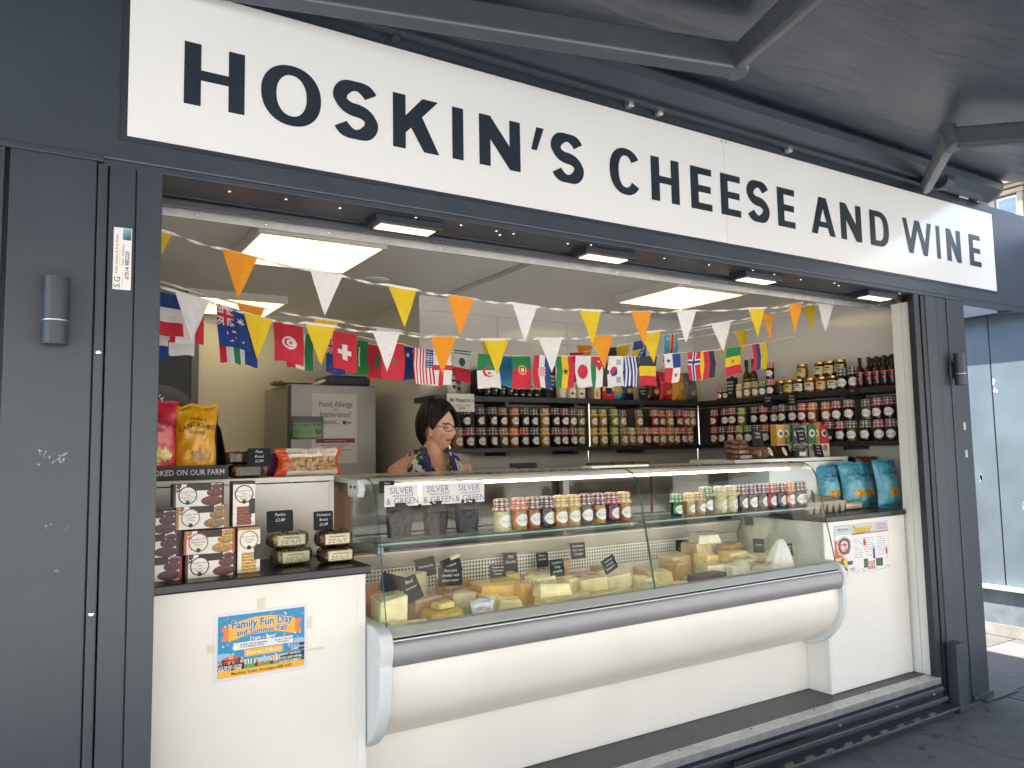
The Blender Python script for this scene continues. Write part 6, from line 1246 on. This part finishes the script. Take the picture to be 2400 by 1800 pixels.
FL = dict(
    fr=H3(B_, W_, R_), pl=V3(W_, W_, R_), au=f_au, nz=f_nz,
    tn=lambda u, v: (R_ if (crescent(u, v, .48, .5, .17, .05) or star(u, v, .53, .5, .09)) else W_) if disc(u, v, .5, .5, .24) else R_,
    ch=lambda u, v: W_ if (abs(u - .5) < .09 and abs(v - .52) < .20) or (abs(v - .52) < .062 and abs(u - .5) < .28) else R_,
    ma=lambda u, v: G_ if star(u, v, .5, .5, .20) and not star(u, v, .5, .5, .10) else R_,
    us=lambda u, v: (W_ if (int(u * 26) + int(v * 30)) % 2 and int(u * 26) % 2 else B_) if u > .60 and v < .52 else (R_ if int(u * 13) % 2 == 0 else W_),
    en=lambda u, v: R_ if abs(u - .5) < .09 or abs(v - .5) < .065 else W_,
    ir=lambda u, v: R_ if u < .33 else G_ if u > .78 else (R_ if disc(u, v, .55, .5, .09) and int(u * 60) % 3 else W_),
    dz=lambda u, v: R_ if crescent(u, v, .5, .52, .24, 0.06) or star(u, v, .53, .56, .10) else (G_ if v < .48 else W_),
    pt=lambda u, v: (W_ if abs(u - .5) < .08 and abs(v - .44) < .07 else R_ if abs(u - .5) < .13 and abs(v - .44) < .10 else Y_) if disc(u, v, .5, .44, .22) else (G_ if v < .40 else R_),
    hr=lambda u, v: ((R_ if (int(u * 14) + int(v * 20)) % 2 else W_) if abs(u - .5) < .2 and abs(v - .5) < .15 else (R_ if u < .33 else W_ if u < .66 else B_)),
    gh=lambda u, v: K_ if star(u, v, .5, .5, .17) else V3(G_, Y_, R_)(u, v),
    jp=lambda u, v: R_ if disc(u, v, .5, .5, .34) else W_,
    jo=lambda u, v: R_ if v < .48 and abs(u - .5) < .5 - v * 1.03 and not star(u, v, .5, .16, .08) else V3(G_, W_, K_)(u, v),
    kr=lambda u, v: (R_ if (u - .5) * .6 + (v - .5) * AS < 0.03 * math.sin(u * 20) else B_) if disc(u, v, .42, .5, .24) else (K_ if ((abs(u - .68) < .13 and abs(v - .22) < .10) or (abs(u - .68) < .13 and abs(v - .80) < .10)) and int((u + v) * 22) % 2 else W_),
    uy=lambda u, v: B_ if int(u * 9) % 2 == 0 else W_, be=H3(K_, Y_, R_),
    pa=lambda u, v: (B_ if star(u, v, .25, .25, .14) else W_ if u < .5 else B_) if v < .5 else (R_ if u < .5 else R_ if star(u, v, .75, .75, .14) else W_),
    no=lambda u, v: B_ if abs(u - .5) < .08 or abs(v - .36) < .05 else W_ if abs(u - .5) < .16 or abs(v - .36) < .10 else R_,
    de=V3(Y_, R_, K_), sn=lambda u, v: G_ if star(u, v, .5, .5, .14) else H3(G_, Y_, R_)(u, v),
    co=lambda u, v: R_ if u < .25 else B_ if u < .5 else Y_,
    nl=H3(R_, W_, B_), rw=H3(R_, R_, W_), za=V3(R_, W_, G_), cv=V3(W_, B_, B_), hu=V3(R_, W_, G_),
    sa=lambda u, v: W_ if abs(u - .5) < .05 and .2 < v < .75 else G_, ptx=lambda u, v: (G_ if abs(u - .6) < .12 and abs(v - .5) < .2 else R_), cw=lambda u, v: W_ if star(u, v, .35, .25, .14) or star(u, v, .7, .12, .08) else Y_ if abs(u - .85) < .0 else B_,
    mx=lambda u, v: (K_ if hsh(int(u * 20), int(v * 28)) > .4 else G_) if disc(u, v, .5, .36, .2) else G_ if v < .12 else W_ if v < .55 else R_,
    ar=V3(LB_, LB_, LB_), at=H3(R_, W_, R_), ee=H3(K_, W_, B_), ba=lambda u, v: Y_ if u + v * .8 < .9 and v > .3 else W_ if abs(u + v * .7 - 1.0) < .06 and int(v * 24) % 2 else B_,
    cd=lambda u, v: R_ if abs(u - .25 - (1 - v) * .3 - .12) < .10 else Y_ if abs(u - .25 - (1 - v) * .3 - .12) < .16 or star(u, v, .25, .15, .13) else LB_, qa=lambda u, v: H('#7a1c3c'))
def flags(lab, L_, y, xR, zR, fh=.170, minw=.105, xL=.15, zL=2.22):
    t = thing('flag_bunting', lab, 'bunting', (2.2, y, 2.0))
    L_ = sorted(L_, key=lambda q: q[1]); pts = [(xL, y, zL)]
    for k, x0, z0, x1, z1 in L_: pts += [(x0, y, z0), (x1, y, z1)]
    pts.append((xR, y, zR)); MB().tube(pts, .0022, 6).build('cord', rib, t)
    for i, (k, x0, z0, x1, z1) in enumerate(L_):
        w_ = max(minw, min(.13, x1 - x0)); cx = (x0 + x1) / 2; sl = (z1 - z0) / max(.02, x1 - x0); sl = max(-.25, min(.25, sl)); yo = -.003 - .004 * (i % 3); lean = -sl * .55 + .10 * (hsh(i, 3) - .5)
        def pos(u, v, w_=w_, cx=cx, z0=(z0 + z1) / 2, i=i, yo=yo, sl=sl, lean=lean):
            fold = .012 * (abs(v - .5) * 2) * (1 if i % 2 else -1); return (cx + (u - .5) * w_ + lean * fh * v * .6, y + yo + fold + .008 * math.sin(u * 4 + i) * v + .003 * nz(u * 3, v * 3, i), z0 + (u - .5) * w_ * sl - fh * v - .004 * math.sin(u * 5 + i) * v)
        MB().grid(28, 42, pos, FL[k]).build('flag', cloth_m, t, smooth=True)
F1 = [('fr', 0.383, 2.152, 0.487, 2.136), ('pl', 0.480, 2.121, 0.560, 2.114), ('au', 0.618, 2.118, 0.742, 2.09), ('tn', 0.857, 2.066, 0.985, 2.05), ('ch', 1.112, 2.038, 1.225, 2.025), ('ma', 1.343, 2.005, 1.462, 2.0), ('us', 1.510, 1.985, 1.600, 1.980), ('en', 1.603, 1.983, 1.705, 1.979), ('dz', 1.847, 1.972, 1.974, 1.972), ('pt', 2.061, 1.973, 2.173, 1.979), ('hr', 2.177, 1.980, 2.289, 1.985), ('gh', 2.326, 1.986, 2.448, 1.992), ('jp', 2.452, 1.993, 2.549, 1.996), ('jo', 2.556, 1.996, 2.677, 1.999), ('kr', 2.682, 2.0, 2.764, 2.004), ('uy', 2.800, 2.006, 2.895, 2.010), ('be', 2.896, 2.010, 3.028, 2.018), ('pa', 3.090, 2.032, 3.235, 2.049), ('no', 3.289, 2.054, 3.374, 2.062), ('de', 3.378, 2.062, 3.516, 2.080), ('sn', 3.590, 2.090, 3.730, 2.112), ('co', 3.855, 2.136, 4.003, 2.156)]
F2 = [('nl', 0.379, 2.08, 0.458, 2.064), ('rw', 0.473, 2.09, 0.572, 2.085), ('za', 0.67, 2.065, 0.752, 2.055), ('cv', 0.752, 2.06, 0.835, 2.05), ('hu', 0.965, 2.05, 1.09, 2.045), ('nz', 1.149, 2.038, 1.246, 2.03), ('sa', 1.274, 2.034, 1.352, 2.03), ('ptx', 1.371, 2.02, 1.424, 2.015), ('cw', 1.533, 2.015, 1.617, 2.012), ('ir', 1.72, 2.005, 1.81, 2.005), ('mx', 1.819, 2.015, 1.918, 2.010), ('ar', 2.094, 2.004, 2.182, 2.006), ('at', 2.556, 2.035, 2.655, 2.045), ('ee', 2.84, 2.085, 2.90, 2.09), ('ba', 3.027, 2.125, 3.133, 2.145), ('cd', 3.299, 2.185, 3.411, 2.205)]
flags('front string of small national flags strung across the kiosk', F1, .80, 4.28, 2.215)
flags('rear string of small national flags, partly hidden', F2, 1.0, 4.60, 2.43, .165, .085)
# ------------------------------------------------------------------ shop assistant
def assistant():
    t = thing('person', 'person in a floral sleeveless top and purple apron straps, looking sideways behind the cabinet', 'person', (1.752, 1.12, .19))
    HC = Vector((.03, -.02, 1.428)); face = math.atan2(-.90, .44) - PI / 2                      # head centre, face turned to the street
    HM = Matrix.Translation(HC) @ Matrix.Rotation(face, 4, 'Z') @ Matrix.Rotation(.05, 4, 'Y')
    # body skeleton grown with the skin modifier, then voxel-merged with a sculpted head
    J = [((0, 0, .86), .13, .105, -1), ((0, 0, 1.00), .118, .095, 0), ((0, -.005, 1.13), .135, .105, 1), ((0, 0, 1.22), .130, .085, 2), ((0, .005, 1.275), .075, .060, 3), ((.01, -.002, 1.32), .050, .050, 4), ((.020, -.006, 1.38), .050, .054, 5),
         ((-.13, .005, 1.225), .060, .058, 3), ((-.185, .005, 1.195), .058, .056, 7), ((-.215, -.005, 1.03), .047, .047, 8), ((-.225, -.03, .90), .040, .040, 9), ((-.19, -.14, .83), .036, .034, 10), ((-.155, -.23, .82), .026, .022, 11), ((-.14, -.27, .82), .034, .016, 12),
         ((.13, .005, 1.225), .060, .058, 3), ((.185, .005, 1.195), .058, .056, 14), ((.215, -.005, 1.03), .047, .047, 15), ((.225, -.03, .90), .040, .040, 16), ((.19, -.14, .83), .036, .034, 17), ((.155, -.23, .82), .026, .022, 18), ((.14, -.27, .82), .034, .016, 19),
         ((-.085, 0, .80), .085, .085, 0), ((-.09, -.005, .45), .058, .060, 21), ((-.09, .01, .22), .050, .052, 22), ((-.09, .02, .07), .036, .038, 23), ((-.095, -.09, .035), .034, .026, 24),
         ((.085, 0, .80), .085, .085, 0), ((.09, -.005, .45), .058, .060, 26), ((.09, .01, .22), .050, .052, 27), ((.09, .02, .07), .036, .038, 28), ((.095, -.09, .035), .034, .026, 29)]
    for sx, root in ((-1, 13), (1, 20)):                                                          # five fingers each
        for k, (dx, ln) in enumerate(((-.034, .050), (-.024, .070), (-.008, .080), (.008, .075), (.024, .058))):
            px = sx * .14 + dx * -sx; a = len(J)
            st = (px, -.245 if k == 0 else -.295, .82); J.append((st, .009, .009, root)); J.append(((px + (sx * .03 if k == 0 else 0) * -1, st[1] - ln * .6, .818), .0085, .0085, a)); J.append(((px + (sx * .03 if k == 0 else 0) * -1, st[1] - ln, .806), .007, .007, a + 1))
    lb = MB()                                                                                     # flesh: overlapping ellipsoids along every bone, merged below by the voxel remesh
    def blob(c, rx, ry, rz):
        n_, k_ = 14, 8; vs = [(c[0], c[1], c[2] - rz)] + [(c[0] + rx * math.sin(PI * j / k_) * math.cos(2 * PI * i / n_), c[1] + ry * math.sin(PI * j / k_) * math.sin(2 * PI * i / n_), c[2] - rz * math.cos(PI * j / k_)) for j in range(1, k_) for i in range(n_)] + [(c[0], c[1], c[2] + rz)]
        fs = [(0, 1 + (i + 1) % n_, 1 + i) for i in range(n_)] + [(1 + j * n_ + i, 1 + j * n_ + (i + 1) % n_, 1 + (j + 1) * n_ + (i + 1) % n_, 1 + (j + 1) * n_ + i) for j in range(k_ - 2) for i in range(n_)] + [(len(vs) - 1, 1 + (k_ - 2) * n_ + i, 1 + (k_ - 2) * n_ + (i + 1) % n_) for i in range(n_)]
        lb.add(vs, fs)
    for p, rx, ry, par in J:
        if par < 0: blob(p, rx, ry, .09); continue
        q, qx, qy = J[par][0], J[par][1], J[par][2]; ln = (Vector(p) - Vector(q)).length; r_ = min(rx, ry, qx, qy); ns = max(2, int(ln / (r_ * .35)))
        for k in range(ns + 1):
            f = k / ns; ax = qx + (rx - qx) * f; ay = qy + (ry - qy) * f; blob([q[i] + (p[i] - q[i]) * f for i in range(3)], ax, ay, min(ax, ay))
    sk = lb.mesh('flesh', slate)
    g = lambda x, s: math.exp(-(x / s) ** 2)
    def head(u, v):                                                                               # u azimuth (0.5 = face), v from crown to chin
        az = (u - .5) * 2 * PI; el = PI / 2 - v * PI; c, s = math.cos(el), math.sin(el)
        x, y, z = math.sin(az) * c, math.cos(az) * c, s
        X, Y, Z = x * .074, y * .092, z * .118
        if Z < 0: k = 1 - .30 * (-Z / .118) ** 1.4; X *= k; Y = Y * (1 - .22 * (-Z / .118) ** 1.5) + .014 * (-Z / .118)
        f = max(0, y)
        Y += f * (.021 * g(X, .015) * g(Z + .032, .017) + .010 * g(X, .010) * g(Z + .008, .022) + .012 * g(X, .022) * g(Z + .100, .018) - .010 * (g(X - .032, .016) + g(X + .032, .016)) * g(Z + .002, .014) + .006 * g(Z - .022, .012) * g(X, .05) + .007 * g(X, .020) * g(Z + .062, .010) - .004 * g(X, .022) * g(Z + .0685, .0035) + .006 * (g(X - .036, .018) + g(X + .036, .018)) * g(Z + .038, .02))
        return HM @ Vector((X, Y, Z))
    hb = MB(); hb.grid(96, 64, head)
    for sx in (-1, 1):                                                                            # ears
        e = lambda u, v, sx=sx: HM @ Vector((sx * (.072 + .009 * math.sin(u * PI)) , -.006 + .017 * math.cos(v * 2 * PI) * (1 - .3 * u) - .004, -.016 + .031 * math.sin(v * 2 * PI) * (1 - .25 * u)))
        hb.tube([HM @ Vector((sx * .066, .0, -.016)), HM @ Vector((sx * .075, -.004, -.016)), HM @ Vector((sx * .079, -.006, -.016))], [.012, .016, .013], 10)
        hb.tube([HM @ Vector((sx * .074, -.004 + .014 * math.cos(a), -.012 + .028 * math.sin(a))) for a in [math.radians(q) for q in range(-110, 131, 24)]], .006, 8)
    hm_ = hb.mesh('head', slate)
    bmm = bmesh.new(); bmm.from_mesh(sk); bmm.from_mesh(hm_); bmesh.ops.remove_doubles(bmm, verts=bmm.verts, dist=1e-5); bmesh.ops.recalc_face_normals(bmm, faces=bmm.faces); me = bpy.data.meshes.new('body'); bmm.to_mesh(me); bmm.free()
    o = bpy.data.objects.new('body_src', me); C.objects.link(o); r = o.modifiers.new('remesh', 'REMESH'); r.mode = 'VOXEL'; r.voxel_size = .0042; r.use_smooth_shade = True
    s_ = o.modifiers.new('smooth', 'SMOOTH'); s_.iterations = 2; s_.factor = .4
    bpy.context.view_layer.update(); dg = bpy.context.evaluated_depsgraph_get(); bd = bpy.data.meshes.new_from_object(o.evaluated_get(dg)); bpy.data.objects.remove(o); bd.name = 'body'
    at = bd.color_attributes.new('Col', 'FLOAT_COLOR', 'POINT'); inv = HM.inverted(); sk1, lip, brow = H('#e3b096'), H('#bd655a'), H('#3a2620'); cols = []
    for v in bd.vertices:
        q = inv @ v.co; c = sk1
        if q.y > .05 and abs(q.z) < .13:
            if abs(q.x) < .027 and abs(q.z + .066 - .06 * abs(q.x) ** 1.0 * .35) < .0075: c = lip
            if abs(abs(q.x) - .032) < .013 and abs(q.z + .003) < .005: c = (.10, .07, .06)
            if abs(abs(q.x) - .033) < .018 and abs(q.z - .020) < .004: c = brow
            if .02 < abs(q.x) < .055 and -.06 < q.z < -.025: c = mixc(sk1, H('#c87868'), .4)
        elif abs(q.z) < .2 and abs(q.x) > .06: c = mixc(sk1, H('#bf7a66'), .35)
        if v.co.z < .06: c = (.03, .03, .035)
        elif v.co.z < .80 and abs(v.co.x) < .16: c = H('#232a44')
        cols += [*c, 1]
    at.data.foreach_set('color', cols); bd.materials.clear(); bd.materials.append(mat('skin', attr=True, rough=.5, noise=(70, .05), sss=.12)); bd.polygons.foreach_set('use_smooth', [True] * len(bd.polygons))
    obj('body', bd, t, world=False)
    # hair: swept bob
    def hline(az):                                                                                # lower edge (elevation) by azimuth from the face
        a = abs(az)
        pts = [(0, .66), (.35, .56), (.7, .36), (1.0, .16), (1.25, -.10), (1.38, .0), (1.55, .12), (1.72, -.12), (1.95, -.50), (2.5, -.70), (PI, -.76)]
        if az < 0: pts[0:4] = [(0, .66), (.35, .50), (.7, .20), (1.0, -.02)]
        for (a0, e0), (a1, e1) in zip(pts, pts[1:]):
            if a0 <= a <= a1: return e0 + (e1 - e0) * (a - a0) / (a1 - a0)
        return -.9
    def hair(u, v):
        az = (u - .5) * 2 * PI; el = PI / 2 + (hline(az) - PI / 2) * v; c, s = math.cos(el), math.sin(el)
        R = 1.0 + .10 * min(1, (PI / 2 - el) * 1.5 + .6) + (.10 if abs(az) > 1.7 else .0) * max(0, math.sin(v * PI)) + .012 * math.sin(az * 34 + v * 3) + .02 * nz(az * 3, v * 5, 2)
        R += .015 * max(0, 1 - abs(az) / 1.3)
        R += .035 * max(0, math.sin(az * 9 + 4 * v)) ** 3 * v
        tk = 1 - .25 * max(0, v - .8) * 5 * (1 if abs(az) > 1.9 else .25)
        p = Vector((math.sin(az) * c * .078 * R * (tk if abs(az) > 1.9 else 1), math.cos(az) * c * .098 * R, s * .126 * R + .004)); return HM @ p
    b = MB(); b.grid(140, 40, hair); ho = b.build('hair', mat('hair_dark', (.009, .008, .009), .5, spec=.3, noise=(60, .5), bump=(150, .5), stretch=(1, 1, .1)), t, world=False, smooth=True); q = ho.modifiers.new('thick', 'SOLIDIFY'); q.thickness = .010; q.offset = -1
    # sleeveless floral top and apron straps
    tm_ = bpy.data.materials.new('floral_cotton'); tm_.use_nodes = True; n_ = tm_.node_tree; N = n_.nodes.new; L = n_.links.new; bs = n_.nodes['Principled BSDF']; bs.inputs['Roughness'].default_value = .8
    tc = N('ShaderNodeTexCoord'); vo = N('ShaderNodeTexVoronoi'); vo.inputs['Scale'].default_value = 30; L(tc.outputs['Object'], vo.inputs['Vector']); no_ = N('ShaderNodeTexNoise'); no_.inputs['Scale'].default_value = 60; L(tc.outputs['Object'], no_.inputs['Vector'])
    ad = N('ShaderNodeMath'); ad.operation = 'MULTIPLY_ADD'; ad.inputs[1].default_value = .16; L(no_.outputs['Fac'], ad.inputs[0]); L(vo.outputs['Distance'], ad.inputs[2])
    cr = N('ShaderNodeValToRGB'); cr.color_ramp.interpolation = 'CONSTANT'; els = cr.color_ramp.elements; els[0].position = 0; els[0].color = (*H('#1f2a66'), 1); els[1].position = .15; els[1].color = (.74, .72, .68, 1); e = els.new(.60); e.color = (*H('#1f2a66'), 1)
    L(ad.outputs[0], cr.inputs[0]); v2 = N('ShaderNodeTexVoronoi'); v2.inputs['Scale'].default_value = 13; L(tc.outputs['Object'], v2.inputs['Vector']); lt = N('ShaderNodeMath'); lt.operation = 'LESS_THAN'; lt.inputs[1].default_value = .30; L(v2.outputs['Distance'], lt.inputs[0])
    mx = N('ShaderNodeMix'); mx.data_type = 'RGBA'; L(lt.outputs[0], mx.inputs['Factor']); L(cr.outputs[0], mx.inputs['A']); mx.inputs['B'].default_value = (*H('#1f6a3c'), 1); cr2 = N('ShaderNodeMix'); cr2.data_type = 'RGBA'; L(no_.outputs['Fac'], cr2.inputs['Factor']); 
    gt = N('ShaderNodeMath'); gt.operation = 'GREATER_THAN'; gt.inputs[1].default_value = .5; L(no_.outputs['Fac'], gt.inputs[0]); L(gt.outputs[0], cr2.inputs['Factor']); L(mx.outputs['Result'], cr2.inputs['A']); L(cr.outputs[0], cr2.inputs['B']); L(cr2.outputs['Result'], bs.inputs['Base Color'])
    def rad(z):
        P = [(.70, .190, .150), (.86, .178, .135), (1.0, .150, .118), (1.13, .168, .150), (1.22, .174, .122), (1.265, .160, .098), (1.31, .120, .080)]
        for (z0, a0, b0), (z1, a1, b1) in zip(P, P[1:]):
            if z0 <= z <= z1: k = (z - z0) / (z1 - z0); return a0 + (a1 - a0) * k, b0 + (b1 - b0) * k
        return P[-1][1:] if z > 1 else P[0][1:]
    def top(a):                                                                                   # neckline and armholes by angle (0 = +x)
        f = -math.sin(a); sd = abs(math.cos(a)); z = 1.265
        if sd > .93: z = 1.19
        elif f > 0: z = 1.13 + .165 * min(1, sd / .50) ** .9 if sd < .50 else 1.300 - .11 * max(0, (sd - .78) / .15)
        else: z = 1.300 - .11 * max(0, (sd - .78) / .15)
        return z
    def shirt(u, v):
        a = 2 * PI * u; z = .70 + (top(a) - .70) * (1 - v); ax, ay = rad(z); y0 = .0
        return (ax * math.cos(a) * 1.02, y0 + ay * math.sin(a) * 1.03, z)
    b = MB(); b.grid(96, 40, shirt, flip=True); so_ = b.build('floral_top', tm_, t, world=False, smooth=True); q = so_.modifiers.new('thick', 'SOLIDIFY'); q.thickness = .004; q.offset = 1
    ap = mat('apron_purple', H('#3d3a68'), .8, noise=(80, .06))
    for sx in (-1, 1):
        b = MB()
        def strap(u, v, sx=sx):
            z = 1.315 - .29 * v; ax, ay = rad(z); x = sx * (.068 + .022 * v) + (u - .5) * .034; y = -ay * math.sqrt(max(.02, 1 - (x / ax) ** 2)) * 1.03 - .008 - (.0 if v > .15 else -.03 * (1 - v / .15)); return (x, y, z + (.012 if v < .05 else 0))
        b.grid(4, 20, strap); q = b.build('apron_strap', ap, t, world=False, smooth=True).modifiers.new('thick', 'SOLIDIFY'); q.thickness = .002
    b = MB(); b.grid(14, 20, lambda u, v: (lambda z: ((u - .5) * .26, -rad(z)[1] * math.sqrt(max(.02, 1 - ((u - .5) * .26 / rad(z)[0]) ** 2)) * 1.03 - .010, z))(1.03 - .33 * v)); b.build('apron_bib', ap, t, world=False, smooth=True)
    # glasses, earring, necklace
    gm = mat('spectacle_frame', (.015, .03, .04), .25, noise=(30, .2)); gl_ = MB()
    for sx in (-1, 1):
        gl_.tube([HM @ Vector((sx * .033 + .024 * math.cos(a) * (1 + .12 * abs(math.cos(a))), .104 - .016 * abs(sx * .033 + .024 * math.cos(a)) / .05, -.004 + .018 * math.sin(a) * (1.0 + .15 * (math.sin(a) > 0)))) for a in [2 * PI * k / 20 for k in range(21)]], .0021, 6)
        gl_.tube([HM @ Vector((sx * .058, .084, .004)), HM @ Vector((sx * .074, .06, .006)), HM @ Vector((sx * .081, -.005, .004))], .0022, 6)
    gl_.tube([HM @ Vector((-.010, .105, .002)), HM @ Vector((.010, .105, .002))], .0022, 6); gl_.build('glasses', gm, t, world=False)
    for sx in (-1, 1): MB().lathe([(.001, -.004), (.004, -.002), (.004, .002), (.001, .004)], 10).build('earring', mat('pearl', (.85, .82, .78), .2, noise=(9, .02)), t, world=False, loc=HM @ Vector((sx * .084, .0, -.047)))
    nk_ = [(.062 * math.sin(a) + .005, -.052 - .030 * math.cos(a) * .9 - .030 * max(0, math.cos(a)), 1.285 - .10 * max(0, math.cos(a)) ** 2) for a in [math.radians(q) for q in range(-80, 81, 10)]]
    MB().tube(nk_, .0012, 5).build('necklace', mat('fine_silver', (.8, .78, .7), .2, metal=1), t, world=False)
assistant()
